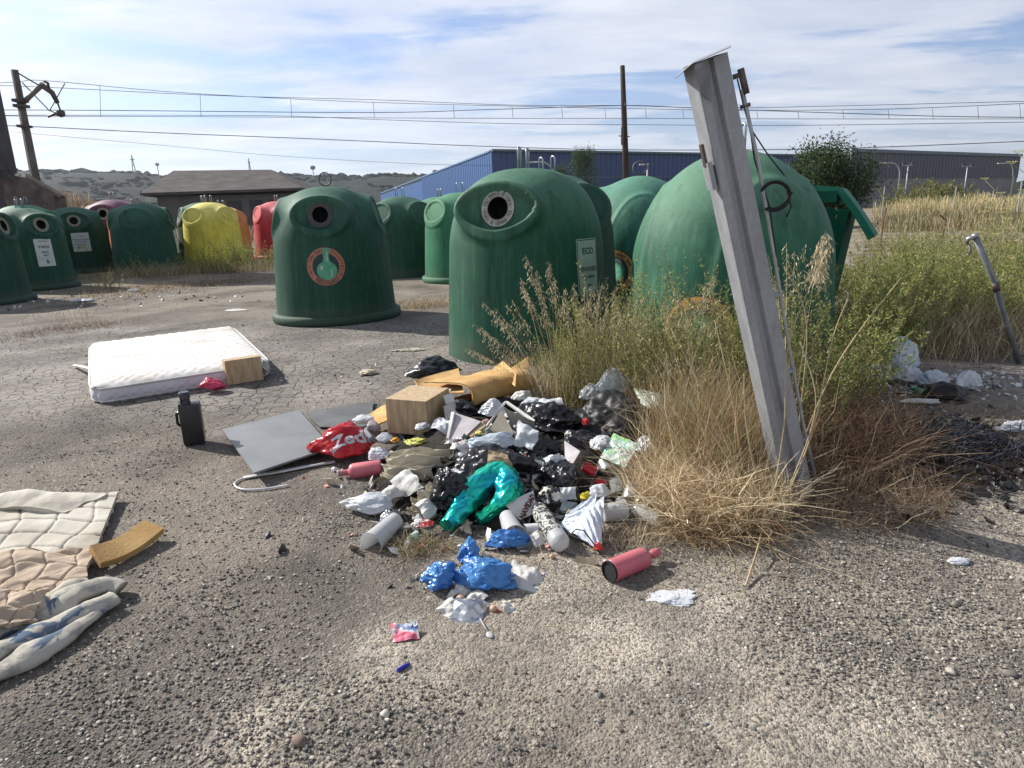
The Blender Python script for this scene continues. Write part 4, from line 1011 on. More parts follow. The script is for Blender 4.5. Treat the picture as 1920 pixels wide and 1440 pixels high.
# ------------------------------------------------------------------ heap core
def heap():
    c = G(960, 860, 0)
    u, v, F = grid(90, 70); X = (u-.5)*1.75; Y = (v-.5)*1.9; P = np.stack([X, Y, X*0], -1)
    e = 1-np.hypot((X-.0)/.82, (Y-.05)/.9)+fbm(P, 2.2, 3)*.35; e = np.clip(e, -.2, 1)
    Z = .125*np.clip(e*2.0, 0, 1)**.8*(1+fbm(P, 3, 3)*.5)+crease(P, 12, 6, 4)*.035*np.clip(e*4, 0, 1)-.012
    P[:, 2] = Z
    tag(obj('rubbish_heap', P, F, noisecol('heap_litter', [(.35, (.010, .009, .009)), (.5, (.04, .034, .028)), (.6, (.016, .016, .016)), (.75, (.13, .11, .085))], 9, bs=1, bscale=22, bdist=.02), None, tuple(c)), 'dark trodden litter and soil under the rubbish', None, kind='stuff')
heap()
def scraps(name, n, cx_, cy_, sx_, sy_, smin, smax, seed, label, cols, zf=.0):
    """a mass of small torn bits: film, paper, glass, peel"""
    g = np.random.default_rng(seed); V0, F0 = ICO[1]
    x = cx_+g.normal(size=n)*sx_; y = cy_+g.normal(size=n)*sy_; s = smin+(smax-smin)*g.random(n)**2
    rr = np.hypot((x-cx_)/sx_, (y-cy_)/sy_); z = zf*np.clip(1.6-rr, 0, 1)
    sc = np.stack([s, s*g.uniform(.4, .9, n), s*g.uniform(.08, .4, n)], -1)
    P = V0[None]*(1+g.normal(size=(n, len(V0), 1))*.35)*sc[:, None]
    ax = g.normal(size=(n, 3)); ax[:, 2] += 1.2; ax /= np.linalg.norm(ax, axis=1)[:, None]
    a = np.cross(ax, g.normal(size=(n, 3))); a /= np.linalg.norm(a, axis=1)[:, None]; b_ = np.cross(ax, a)
    P = P[..., 0:1]*a[:, None]+P[..., 1:2]*b_[:, None]+P[..., 2:3]*ax[:, None]+np.stack([x, y, z+s*.3], -1)[:, None]
    F = (F0[None]+np.arange(n)[:, None, None]*len(V0)).reshape(-1, 3)
    C = np.array(cols)[g.integers(0, len(cols), n)]*g.uniform(.75, 1.2, (n, 1)); C = np.repeat(C, len(V0), 0)
    return tag(obj(name, P.reshape(-1, 3), F, mat('scrap', (1, 1, 1), (.8, .8, .8), 40, .45, attr='tint'), colors=C, smooth=False), label, None, kind='stuff')
LIT = [(.66, .66, .65), (.6, .6, .62), (.45, .47, .5), (.62, .62, .6), (.5, .5, .48), (.35, .3, .24), (.03, .03, .03), (.02, .02, .022), (.22, .17, .12), (.5, .42, .3), (.12, .2, .14), (.45, .1, .08), (.15, .15, .15), (.25, .32, .36)]
c0 = G(940, 880, 0); scraps('litter_scraps', 2600, c0[0]-.02, c0[1], .34, .42, .006, .050, 11, 'torn scraps of film, paper and peel strewn over the heap', LIT, .15)
c0 = G(1130, 930, 0); scraps('litter_scraps', 350, c0[0], c0[1], .16, .16, .005, .02, 12, 'small bits of rubbish between the cans', LIT, .03)
c0 = G(900, 1100, 0); scraps('litter_scraps', 130, c0[0], c0[1], .30, .16, .003, .014, 13, 'crumbs of litter around the blue bag', LIT)
GL = [(.5, .52, .5), (.62, .62, .6), (.4, .42, .4), (.12, .22, .15), (.3, .3, .28)]
c0 = G(240, 560, 0); scraps('broken_glass', 260, c0[0], c0[1], 2.6, .9, .01, .05, 14, 'pale broken glass and paper bits on the lot before the left bells', GL)
c0 = G(720, 680, 0); scraps('broken_glass', 260, c0[0], c0[1], 1.6, .8, .004, .018, 15, 'glass crumbs on the cracked asphalt left of the heap', GL)
c0 = G(1720, 720, 0); scraps('litter_scraps', 700, c0[0], c0[1], .5, .22, .006, .035, 16, 'scattered white and dark litter below the right weeds', LIT[:7]+[(.6, .6, .6)]*3)
c0 = G(1760, 860, 0); scraps('dark_shade_debris', 2600, c0[0], c0[1], .55, .34, .006, .04, 17, 'burnt looking debris, blackened to deepen the shade over the gravel at right', [(.012, .012, .013), (.02, .018, .018), (.035, .03, .028), (.06, .05, .045), (.015, .017, .024)], .02)  # debris colours kept near black to carry the deep shade here
# ------------------------------------------------------------------ black bags
bag('rubbish_bag', 'long slack black bag in the middle of the heap, right of the folded khaki cloth', 'bag', 925, 885, .10, 250, .72, .34, KB, 21, f=3.4, amp=.24, sub=6, low=.45, planes=12)
bag('rubbish_bag', 'glossy crumpled black bag right of the open dark drawer', 'bag', 1025, 788, .18, 125, .8, .22, KB, 22, f=3.0, amp=.24, sub=6)
bag('rubbish_bag', 'big torn black bag at the right of the heap under the clear bags', 'bag', 1150, 800, .12, 185, .9, .36, KB2, 23, f=2.6, amp=.20, sub=6)
bag('rubbish_bag', 'black bag behind the ochre felt mat', 'bag', 812, 692, .10, 105, .8, .26, KB, 24, f=2.4, amp=.16, sub=5)
bag('rubbish_bag', 'black bag squeezed under the right end of the ochre felt mat', 'bag', 925, 765, .07, 150, .5, .22, KB2, 25, f=2.6, amp=.16, sub=5)
bag('rubbish_bag', 'narrow black bag strips hanging left of the green foil bag', 'bag', 850, 925, .10, 90, 1.1, .26, KB, 26, f=3.4, amp=.22, sub=6, rz=.5)
bag('rubbish_bag', 'black bag in front of the white cardboard corner above the red can', 'bag', 1050, 905, .07, 100, 1.1, .26, KB, 27, f=3.0, amp=.2, sub=6)
bag('rubbish_bag', 'black bag folds in the middle of the heap behind the long slack one', 'bag', 985, 845, .13, 130, .9, .24, KB, 28, f=3.0, amp=.24, sub=6, planes=9)
bag('rubbish_bag', 'black bag folds left of the leaflet', 'bag', 1095, 838, .11, 110, .9, .22, KB, 29, f=3.2, amp=.22, sub=6, planes=9)
bag('rubbish_bag', 'small black film ball beside the wood-print box on the heap', 'bag', 868, 770, .15, 60, .8, .14, KB, 30, f=3.0, amp=.28, sub=5, planes=9)
# ------------------------------------------------------------------ red, green, blue, white bags
rb = bag('carrier_bag', 'bright red carrier bag with white letters at the left end of the heap', 'bag', 655, 826, .10, 112, .92, .25, KR, 31, rz=.25, f=2.8, amp=.11, sub=6, planes=5, tails=((PI*1.02, -.05, .35, .12), (-1.9, -.35, .25, .1)))
cb = G(655, 818, .18); V2, F2 = text2d('Zeda', .115, bold=.03)
project('lettering', V2, F2, rb, cb+np.array([.0, -.03, .03]), (math.cos(.5), math.sin(.5)*.6, math.sin(.5)*.7), (-.30, .62, .60), (-.12, -.72, .68), KW, .004, .015)
V2, F2 = text2d('lea', .06, bold=.03)
project('lettering', V2, F2, rb, cb+np.array([-.09, -.05, -.05]), (.55, .2, .75), (-.5, .4, .5), (-.3, -.8, .5), KW, .004, .015)
def foilbag():
    # big twisted metallic green bag: a folded tube swept along a hook-shaped path
    path = [(836, 985, .04), (858, 958, .07), (885, 925, .11), (915, 897, .15), (942, 888, .17), (956, 905, .15), (950, 932, .11), (925, 955, .07), (895, 975, .04)]
    pts = [G(*q) for q in path]; rad = [.035, .055, .066, .064, .056, .05, .046, .04, .02]
    Q = []; R_ = []
    for i in range(len(pts)-1):
        p0 = pts[max(i-1, 0)]; p1 = pts[i]; p2 = pts[i+1]; p3 = pts[min(i+2, len(pts)-1)]
        for t in np.linspace(0, 1, 14, endpoint=False):
            Q.append(.5*((2*p1)+(-p0+p2)*t+(2*p0-5*p1+4*p2-p3)*t*t+(-p0+3*p1-3*p2+p3)*t**3)); R_.append(rad[i]*(1-t)+rad[i+1]*t)
    o = pts[3].copy(); mb = MB().tube([q-o for q in Q], R_, 64); V = np.concatenate(mb.V)
    nrm = np.zeros_like(V); k = 64; c_ = np.repeat(np.array(Q)-o, k, 0); nrm[:len(c_)] = V[:len(c_)]-c_; nrm /= np.linalg.norm(nrm, axis=1, keepdims=True)+1e-9
    V = V+nrm*(crease(V, 6, 6, 3)*.044+crease(V, 15, 6, 8)*.024+crease(V, 34, 6, 9)*.013+crease(V, 70, 5, 19)*.005)[:, None]
    V[:, 2] = np.maximum(V[:, 2], -o[2]+.004)
    ob = obj('foil_bag', V, mb.F, KG, None, tuple(o), smooth=True); ob.data.set_sharp_from_angle(angle=math.radians(30))
    tag(ob, 'shiny metallic green bag twisted in a hook at the front of the heap', 'bag')
foilbag()
def bluebag():
    parts = [((825, 1082, .05), .125, .11, .10, 41), ((905, 1075, .05), .20, .16, .10, 42), ((945, 1012, .04), .17, .07, .07, 43), ((880, 1035, .05), .09, .14, .08, 44), ((945, 1095, .02), .08, .06, .04, 45)]
    o = G(870, 1075, 0); V = []; F = []; k = 0
    for c, w, d, h, sd_ in parts:
        P, f = blob(None, (w*1.25, d*1.25, h*1.3), sd_, f=2.0, amp=.34, sub=6, planes=11); p = G(*c)-o
        P = P+p; P[:, 2] = np.maximum(P[:, 2], .004); V.append(P); F.append(f+k); k += len(P)
    ob = obj('carrier_bag', np.vstack(V), np.vstack(F), KBL, None, tuple(o), smooth=True); ob.data.set_sharp_from_angle(angle=math.radians(35))
    tag(ob, 'crumpled bright blue bag on the gravel in front of the heap', 'bag')
bluebag()
bag('white_bag', 'white film bag with a knotted strap at the front left of the heap', 'bag', 695, 945, .05, 100, .62, .11, KW, 51, rz=-.2, f=2.2, amp=.18, sub=6, planes=8, tails=((PI*.98, -.2, .3, .2),))
bag('white_bag', 'pale bluish plastic bag lying left of the drawer panel', 'bag', 918, 832, .21, 112, .62, .10, KWB, 52, rz=.35, f=2.6, amp=.22, sub=6)
bag('clear_bag', 'puffed clear plastic bag with blue print, highest at the back of the heap', 'bag', 1150, 722, .20, 66, .8, .24, KC, 53, f=3.2, amp=.14, sub=6, rz=.3)
bag('clear_bag', 'flatter clear bag left of the puffed clear bag', 'bag', 1110, 738, .14, 50, .9, .16, KC, 54, f=3.2, amp=.2, sub=5)
bag('clear_bag', 'clear bag with bluish sheen behind the drawer', 'bag', 925, 768, .20, 52, .8, .13, KC, 55, f=3.0, amp=.2, sub=5)
bag('clear_bag', 'clear crumpled wrapper right of the drawer with a blue glint', 'bag', 1003, 756, .17, 58, .8, .08, KC, 56, f=3.0, amp=.25, sub=5)
bag('clear_bag', 'crushed clear packaging beside the striped leaflet', 'bag', 1212, 838, .12, 36, 1.2, .14, KC, 57, f=3.4, amp=.25, sub=5)
bag('clear_bag', 'creased clear bag between the red can and the leaflet', 'bag', 1122, 832, .17, 40, 1.3, .10, KW, 58, f=3.0, amp=.25, sub=5)
bag('white_bag', 'blue tinged film scrap at the foot of the puffed clear bag', 'bag', 1150, 744, .16, 60, .6, .05, mat('film_lightblue', (.20, .48, .68), (.5, .62, .7), 12, .3), 59, f=3, amp=.3, sub=4)
bag('foil_ball', 'crumpled silver foil beside the knotted white bag', 'foil', 728, 970, .04, 34, .8, .07, KALU, 60, f=4, amp=.35, sub=4)
bag('paper_ball', 'white crumpled paper under the khaki cloth', 'paper ball', 735, 925, .06, 34, .9, .07, KPAPER, 61, f=3, amp=.3, sub=4)
bag('wrapper', 'red and white food wrapper by the green foil bag', 'wrapper', 792, 982, .05, 44, .6, .05, mat('wrapper_redwhite', (.62, .6, .58), (.5, .05, .05), 30, .4, lo=.48, hi=.52), 62, f=3, amp=.3, sub=4)
bag('wrapper', 'black and cream printed pouch above the striped carrier bag', 'wrapper', 1035, 932, .10, 50, .8, .10, mat('pouch_print', (.02, .02, .022), (.62, .6, .5), 28, .35, lo=.5, hi=.53), 63, f=2.6, amp=.25, sub=5)
bag('wrapper', 'yellow crumpled leaf wrapper behind the khaki cloth', 'wrapper', 778, 828, .11, 40, .6, .05, mat('yellow_wrap', (.60, .58, .12), (.45, .42, .08), 20, .6), 64, f=3, amp=.35, sub=4)
bag('fruit_peel', 'orange peel bits beside the pink bottle', 'peel', 741, 826, .10, 20, .8, .04, mat('orange_peel', (.68, .34, .03), (.6, .26, .02), 20, .6), 65, f=3, amp=.3, sub=3)
bag('wrapper', 'small yellow wrapper in front of the drawer', 'wrapper', 900, 812, .22, 16, .8, .03, mat('yellow_wrap', (0, 0, 0)), 66, f=3, amp=.3, sub=3)
bag('wrapper', 'pinkish wrapper between the broken panel and drawer', 'wrapper', 911, 791, .21, 20, .8, .03, mat('pink_wrap', (.55, .22, .2), (.5, .4, .38), 30, .5), 67, f=3, amp=.3, sub=3)
bag('newspaper', 'rolled newspaper leaning at the back of the heap', 'newspaper', 980, 742, .19, 34, 1.7, .08, mat('newsprint', (.56, .55, .51), (.36, .35, .33), 40, .9, lo=.5, hi=.62), 68, f=2, amp=.2, sub=5, rz=-.55)
for i, (px, py, w, lb) in enumerate([(850, 1112, 22, 'white tissue lump left, below the blue bag'), (872, 1108, 30, 'largest white tissue crumple just below the blue bag'), (893, 1122, 30, 'tissue lump with rusty stain below the blue bag'), (886, 1146, 48, 'crumpled silver and white foil paper with the plastic spoon'), (843, 1142, 26, 'torn white wrapper left of the foil paper'), (985, 1086, 44, 'white torn tissue right of the blue bag'), (952, 1137, 24, 'small white shell of paper on the gravel')]):
    torn('tissue', lb, 'tissue', px, py, .012, w*1.2, KPAPER if i != 3 else KALU, 70+i)
for i, (px, py, lb) in enumerate([(863, 1124, 'peach egg shell below the tissues'), (925, 1141, 'small peach egg shell alone on the gravel'), (1035, 1043, 'brown round cap near the labelled bottle')]):
    c = G(px, py, .012); r_ = S(9-2*i, c); V, F = ICO[3]; tag(obj('egg_shell' if i < 2 else 'round_lid', V*np.array([r_, r_, r_*.9]), F, mat('shell', (.55, .36, .25), (.48, .32, .22), 30, .6), None, tuple(c), smooth=True), lb, 'egg shell' if i < 2 else 'cap')
# ------------------------------------------------------------------ felt mat
def felt():
    r = thing('felt_mat', 'folded ochre felt mat with a rolled open end on top of the heap', 'mat', tuple(G(880, 720, .2))); o = np.array(r.location)
    A = G(868, 742, .20); D = G(978, 712, .18)           # roll axis, near-left end to right end
    ax = D-A; L = np.linalg.norm(ax); ax = ax/L; sd_ = np.array([ax[1], -ax[0], 0]); sd_ /= np.linalg.norm(sd_); up = np.array([0, 0, 1.])
    # section: under layer, round the front, back over the top
    sec = [(-.22, -.085), (-.10, -.09), (.03, -.088), (.075, -.06), (.088, -.01), (.075, .04), (.035, .07), (-.02, .082), (-.12, .075), (-.25, .06), (-.33, .05)]
    # smooth section
    S_ = []
    for i in range(len(sec)-1):
        p0, p1, p2, p3 = [np.array(sec[min(max(j, 0), len(sec)-1)]) for j in (i-1, i, i+1, i+2)]
        for t in np.linspace(0, 1, 5, endpoint=False): S_.append(.5*((2*p1)+(-p0+p2)*t+(2*p0-5*p1+4*p2-p3)*t*t+(-p0+3*p1-3*p2+p3)*t**3))
    S_.append(np.array(sec[-1])); S_ = np.array(S_); n = len(S_); mU = 60; V = []
    tan = np.gradient(S_, axis=0); tan /= np.linalg.norm(tan, axis=1)[:, None]; nr = np.stack([tan[:, 1], -tan[:, 0]], -1); th = .013
    lay = []
    for sgn in (1, -1):
        for i in range(mU):
            t = i/(mU-1)
            for k in range(n):
                q = S_[k]+nr[k]*th*sgn*.5; sc = 1-.18*t
                s0 = -.10*max(0, -S_[k][0]-.05)      # top layer reaches farther left
                lay.append(A-o+ax*(L*(t*(1+.12*(k/n))+s0*3.2*(1-t)))+sd_*q[0]*sc*1.05+up*q[1]*sc)
    V = np.array(lay); nm = np.abs(vn(V, 9))*.012; V[:, 2] += fbm(V, 6, 3)*.018
    N = mU*n; idx = np.arange(N).reshape(mU, n)
    F = np.stack([idx[:-1, :-1], idx[1:, :-1], idx[1:, 1:], idx[:-1, 1:]], -1).reshape(-1, 4).tolist(); F2 = [q for q in F]+[[a+N for a in q[::-1]] for q in F]
    lp = list(idx[:, 0])+list(idx[-1, 1:])+list(idx[::-1, -1][1:])+list(idx[0, ::-1][1:])
    for i in range(len(lp)-1): F2.append([lp[i], lp[i+1], lp[i+1]+N, lp[i]+N])
    obj('roll', V, F2, KFELT, r, smooth=True)
    sheet('flap', [(778, 712, .24), (860, 690, .20), (870, 735, .24), (792, 735, .17)], KFELT, n=30, amp=.010, f=4, th=.014, seed=4, parent=None).parent = r
    sheet('flap', [(925, 690, .22), (942, 676, .26), (968, 700, .26), (966, 725, .21)], KFELT, n=24, amp=.006, f=4, th=.012, seed=5).parent = r
    sheet('flap', [(958, 690, .24), (990, 668, .27), (992, 690, .22), (966, 718, .20)], KFELT, n=24, amp=.010, f=4, th=.012, seed=6).parent = r
    for c in r.children: 
        if c.name.startswith('flap'): c.location = Vector(c.location)-Vector(o)
felt()
sheet('felt_offcut', [(690, 777, .10), (722, 758, .14), (735, 785, .13), (705, 796, .09)], KFELT, 'small ochre felt offcut sticking out left of the wood-print box', 'offcut', n=24, amp=.010, f=4, th=.012, seed=7)
sheet('foam_sheet', [(755, 738, .12), (800, 708, .16), (830, 715, .15), (785, 742, .12)], KWP, 'white foam sheet corner under the felt mat', 'foam sheet', n=14, amp=.004, f=3, th=.008, seed=8)
# ------------------------------------------------------------------ wood-print boxes
def woodbox(c0, c1, c2, h, label, flap_dir=1):
    """open box from three lower corners (front-right/front, left, back) and a height"""
    c0, c1, c2 = map(np.array, (c0, c1, c2)); a = c1-c0; b_ = c2-c0; b_ = b_-a*(a @ b_)/(a @ a); up = np.cross(b_, a); up = up/np.linalg.norm(up); up = up*np.sign(up[2])
    w = np.linalg.norm(a); d = np.linalg.norm(b_); R = np.array([a/w, b_/d, up]).T
    if np.linalg.det(R) < 0: R = np.array([-a/w, b_/d, up]).T; ctr = c0+a/2
    ctr = c0+a/2+b_/2
    r = thing('cardboard_box', label, 'box', tuple(ctr)); r.rotation_euler = Matrix(R.tolist()).to_euler()
    mb = MB(); mb.bevbox((w, d, h), .004, None, (0, 0, h/2)); mb.build('carton', KWOOD, r)
    return r, w, d, h
bx, w_, d_, h_ = woodbox(G(803, 818, .05), G(727, 811, .05), G(832, 787, .05), .235, 'wood-print cardboard box standing on the heap below the felt mat')
for (x0, z0, hh, m_) in ((-.0, .17, .07, KWP), (.0, .10, .055, KCARD), (.0, .03, .06, KWP)):
    MB().box((-w_/2*0+0, d_/2+.05, z0+.02), (w_*.8, .10, .004), rotm(.12, 0, 0)).build('flap', m_, bx)
sheet('box_flap', [(832, 742, .27), (848, 736, .27), (853, 752, .22), (836, 758, .22)], KWP, n=6, amp=.001, f=2, th=.003, seed=3, smooth=False).parent = None
_f = [o for o in COL.objects if o.name.startswith('box_flap')][-1]; _f.name = 'foam_chip'; tag(_f, 'white flap of card standing at the right side of the wood-print box', 'card')
_f = sheet('card_flap', [(832, 762, .22), (858, 748, .22), (860, 775, .15), (836, 788, .14)], KPAPER, 'pale grey card leaning between the wood-print box and the felt roll', 'card', n=6, amp=.001, f=2, th=.003, seed=4, smooth=False)
bx2, w_, d_, h_ = woodbox(G(427, 723, 0), G(495, 712, 0), G(427, 723, 0)+np.array([.05, .17, 0]), .225, 'wood-print cardboard box leaning against the front of the mattress')
for s_, m_ in ((.16, KWP), (.08, KCARD)):
    MB().box((w_/2*.0+.0, .0, 0), (.001, .001, .001)) if False else None
MB().box((w_/2+.035, .03, h_*.75), (.07, .12, .004), rotm(0, .5, 0)).build('flap', KWP, bx2)
MB().box((w_/2+.03, -.02, h_*.35), (.06, .10, .004), rotm(0, .9, 0)).build('flap', KCARD, bx2)
MB().box((w_/2+.028, .03, h_*.25), (.055, .10, .004), rotm(0, 1.2, 0)).build('flap', KWP, bx2)
bag('carrier_bag', 'small crimson bag tucked between the mattress and the wood-print box', 'bag', 402, 722, .06, 44, .8, .15, mat('crimson_film', (.45, .01, .06), (.55, .04, .10), 12, .4), 81, f=2.4, amp=.15, sub=5)
# ------------------------------------------------------------------ mattress
def mattress():
    zt = .165; C4 = [G(167, 725, zt), G(508, 674, zt), G(436, 608, zt), G(167, 641, zt)]
    o = sum(C4)/4; o[2] = 0; r = thing('mattress', 'white quilted mattress lying on the cracked asphalt', 'mattress', tuple(o))
    a, b_, c, d = [q-o for q in C4]; n = 110; u, v, F = grid(n, n)
    def rr(t, k=.035): return t
    P = a*((1-u)*(1-v))[:, None]+b_*(u*(1-v))[:, None]+c*(u*v)[:, None]+d*((1-u)*v)[:, None]
    # rounded plan corners
    uu = np.abs(u-.5)*2; vv = np.abs(v-.5)*2; cut = np.maximum(0, (uu**14+vv**14)-1); P[:, :2] *= (1-cut*.07)[:, None]
    lx = 1.55*u; ly = 2.0*v
    q = np.abs(np.sin((lx*1.0+ly)*PI/.115+np.sin(ly*22)*.5))*np.abs(np.sin((lx-ly)*PI/.115+np.sin(lx*22)*.5))
    ed = np.minimum(np.minimum(u, 1-u), np.minimum(v, 1-v)); P[:, 2] = zt+.012*np.sqrt(q)*np.clip(ed*25, 0, 1)-.03*np.exp(-ed*55)-.012*(1-np.clip(ed*9, 0, 1))
    m1 = mat('ticking_white', (.70, .69, .66), (.62, .60, .57), 2.2, .9, bs=.4, bscale=60, bdist=.003, dirt=.55, dirtc=(.42, .36, .29))
    obj('top_panel', P, F, m1, r)
    idx = np.arange(n*n).reshape(n, n); lp = list(idx[:, 0])+list(idx[-1, 1:])+list(idx[::-1, -1][1:])+list(idx[0, ::-1][1:-1]); B0 = P[lp]; V = []; m_ = len(lp)
    for k in range(13):
        t = k/12; Q = B0.copy(); Q[:, 2] = B0[:, 2]*(1-t)+.004*t; bl = .018*math.sin(PI*t); ctr = B0[:, :2]/np.linalg.norm(B0[:, :2], axis=1)[:, None]
        s = np.cumsum(np.r_[0, np.linalg.norm(np.diff(B0[:, :2], axis=0), axis=1)]); Q[:, :2] += ctr*(bl+.006*np.abs(np.sin(s*PI/.09+t*6))*np.abs(np.sin(s*PI/.09-t*6)))[:, None]; V.append(Q)
    V = np.vstack(V); F = [[k*m_+i, k*m_+(i+1) % m_, (k+1)*m_+(i+1) % m_, (k+1)*m_+i] for k in range(12) for i in range(m_)]
    obj('side_border', V, F, mat('ticking_side_shaded', (.60, .58, .60), (.52, .50, .53), 6, .9, bs=.4, bscale=60, bdist=.003), r)  # the side's mauve shade is mixed into its colour
    for k, nm in ((.0, 'top_piping'), (.93, 'bottom_piping')):
        Q = B0.copy(); Q[:, 2] = Q[:, 2]*(1-k)+.012*k+(.004 if k == 0 else 0); Q[:, :2] *= 1.004
        MB().tube(list(Q)+[Q[0]], .009, 6, False).build('piping', m1, r, smooth=True)
    h = MB(); p = [G(167, 690, .12)-o, G(150, 686, .08)-o, G(137, 684, .03)-o]
    for i in range(2):
        q0, q1 = p[i], p[i+1]; h.add([q0+[0, -.025, 0], q1+[0, -.025, 0], q1+[0, .025, 0], q0+[0, .025, 0]], [(0, 1, 2, 3)])
    h.build('carry_handle', m1, r)
mattress()
# ------------------------------------------------------------------ black jug
def jug():
    c = G(366, 831, 0); r = thing('plastic_jug', 'black plastic jerry jug standing upright on the asphalt', 'jug', tuple(c), .35)
    m = mat('jug_black', (.012, .012, .014), (.022, .022, .025), 20, .32); mb = MB(); mb.bevbox((.135, .10, .285), .022, None, (0, 0, .1425))
    mb.build('jug_body', m, r, smooth=True).data.set_sharp_from_angle(angle=math.radians(50))
    mb = MB(); mb.lathe([(.034, .28), (.030, .30), (.028, .33)], 24, None, (-.02, 0, 0)); mb.build('neck', m, r, smooth=True)
    mb = MB(); mb.lathe([(.031, .318), (.036, .32), (.036, .355), (.030, .362), (0, .362)], 24, None, (-.02, 0, 0)); mb.build('screw_cap', mat('cap_dark', (.04, .045, .05), rough=.3), r)
    mb = MB(); mb.tube([(-.066, 0, .23), (-.084, 0, .22), (-.086, 0, .15), (-.066, 0, .13)], .010, 8); mb.build('handle', m, r, smooth=True)
    MB().box((-.058, -.02, .30), (.004, .03, .06), rotm(0, .3, 0)).build('label_scrap', KWP, r)
jug()
# ------------------------------------------------------------------ grey boards, strap
KBRD = mat('board_grey', (.155, .165, .17), (.20, .21, .215), 3, .45, bs=.25, bscale=90, bdist=.002, dirt=.4, dirtc=(.30, .29, .27))
bo = sheet('board', [(476, 886, .075), (622, 838, .06), (560, 768, .02), (417, 805, .022)], KBRD, 'dark grey laminated board lying flat beside the red bag', 'board', n=16, amp=.001, f=2, th=.012, seed=1, smooth=False)
sheet('board', [(600, 800, .02), (690, 800, .04), (700, 752, .02), (572, 772, .016)], mat('board_dark', (.085, .09, .092), (.12, .125, .125), 5, .5, bs=.2, bscale=80, bdist=.002, dirt=.35, dirtc=(.26, .25, .23)), 'darker broken board behind the grey one', 'board', n=16, amp=.003, f=2, th=.010, seed=2, edge=.06, smooth=False)
q = [(478, 889, .012), (520, 886, .015), (560, 879, .018), (608, 866, .02)]
MB().box((0, 0, 0), (.52, .03, .006), rotm(0, 0, math.atan2(*(G(610, 866)-G(478, 889))[1::-1]))).build('edge_strip', KWP, None, loc=tuple(G(544, 880, .012)))
tag(bpy.data.objects['edge_strip'], 'white edging strip poking out under the grey board', 'strip')
P_ = [G(*q) for q in [(612, 868, .02), (520, 886, .014), (470, 893, .01), (443, 903, .01), (442, 912, .01), (460, 918, .01), (500, 916, .01), (545, 909, .01)]]
o_ = P_[3]; Vs = []; 
for p in P_: Vs += [p-o_+[0, 0, .012], p-o_+[0, 0, -.004]]
Q_ = []
for i in range(len(P_)-1):
    p0, p1, p2, p3 = [P_[min(max(j, 0), len(P_)-1)] for j in (i-1, i, i+1, i+2)]
    for t in np.linspace(0, 1, 8, endpoint=False): Q_.append(.5*((2*p1)+(-p0+p2)*t+(2*p0-5*p1+4*p2-p3)*t*t+(-p0+3*p1-3*p2+p3)*t**3)-o_)
tag(MB().tube(Q_, .006, 6).build('plastic_strap', KWP, None, smooth=True, loc=tuple(o_)), 'white plastic trim bent in a loop on the gravel by the board', 'strap')
# ------------------------------------------------------------------ quilts, blanket, foam at left
def quiltfold(s1, s2, w=0):
    return lambda u, v: -.013*np.exp(-(np.abs(np.sin((v*s1+np.sin(u*7+1)*.12+.3*u)*PI))/.16)**1.2)-.009*np.exp(-(np.abs(np.sin((u*s2+np.sin(v*9)*.15-v*.8)*PI))/.12)**1.2)
o1 = sheet('quilt', [(-70, 1060, .05), (170, 1046, .04), (222, 926, .035), (-70, 934, .05)], KQ, 'cream quilted pad with a grid stitched pattern at the left edge', 'quilt', n=140, amp=.026, f=3.0, th=.022, seed=11, folds=quiltfold(5, 4), bulge=.02)
sheet('quilt', [(-70, 944, .085), (120, 955, .07), (205, 925, .06), (-60, 925, .085)], KQ, 'rolled upper hem of the cream quilted pad', 'quilt', n=90, amp=.030, f=3.5, th=.03, seed=12, bulge=.03, edge=.05)
sheet('quilt', [(-70, 1140, .09), (160, 1098, .06), (172, 1022, .07), (-70, 1046, .10)], KQ2, 'beige puckered pad folded over the cream quilt', 'quilt', n=150, amp=.050, f=3.2, th=.018, seed=13, edge=.05, folds=quiltfold(3, 4), bulge=.03)
sheet('quilt', [(-70, 1190, .12), (60, 1158, .09), (92, 1100, .12), (-60, 1098, .16)], KQ2, 'torn pale beige pad scrap on the blue blanket', 'quilt', n=90, amp=.045, f=3.4, th=.015, seed=14, folds=quiltfold(2, 3), edge=.05)
def roll(name, pts, rad, label, seed, m):
    pts = [G(*q) for q in pts]; Q = []; R_ = []
    for i in range(len(pts)-1):
        p0, p1, p2, p3 = [pts[min(max(j, 0), len(pts)-1)] for j in (i-1, i, i+1, i+2)]
        for t in np.linspace(0, 1, 16, endpoint=False): Q.append(.5*((2*p1)+(-p0+p2)*t+(2*p0-5*p1+4*p2-p3)*t*t+(-p0+3*p1-3*p2+p3)*t**3)); R_.append(rad[i]*(1-t)+rad[i+1]*t)
    Q.append(pts[-1]); R_.append(rad[-1]); return Q, R_
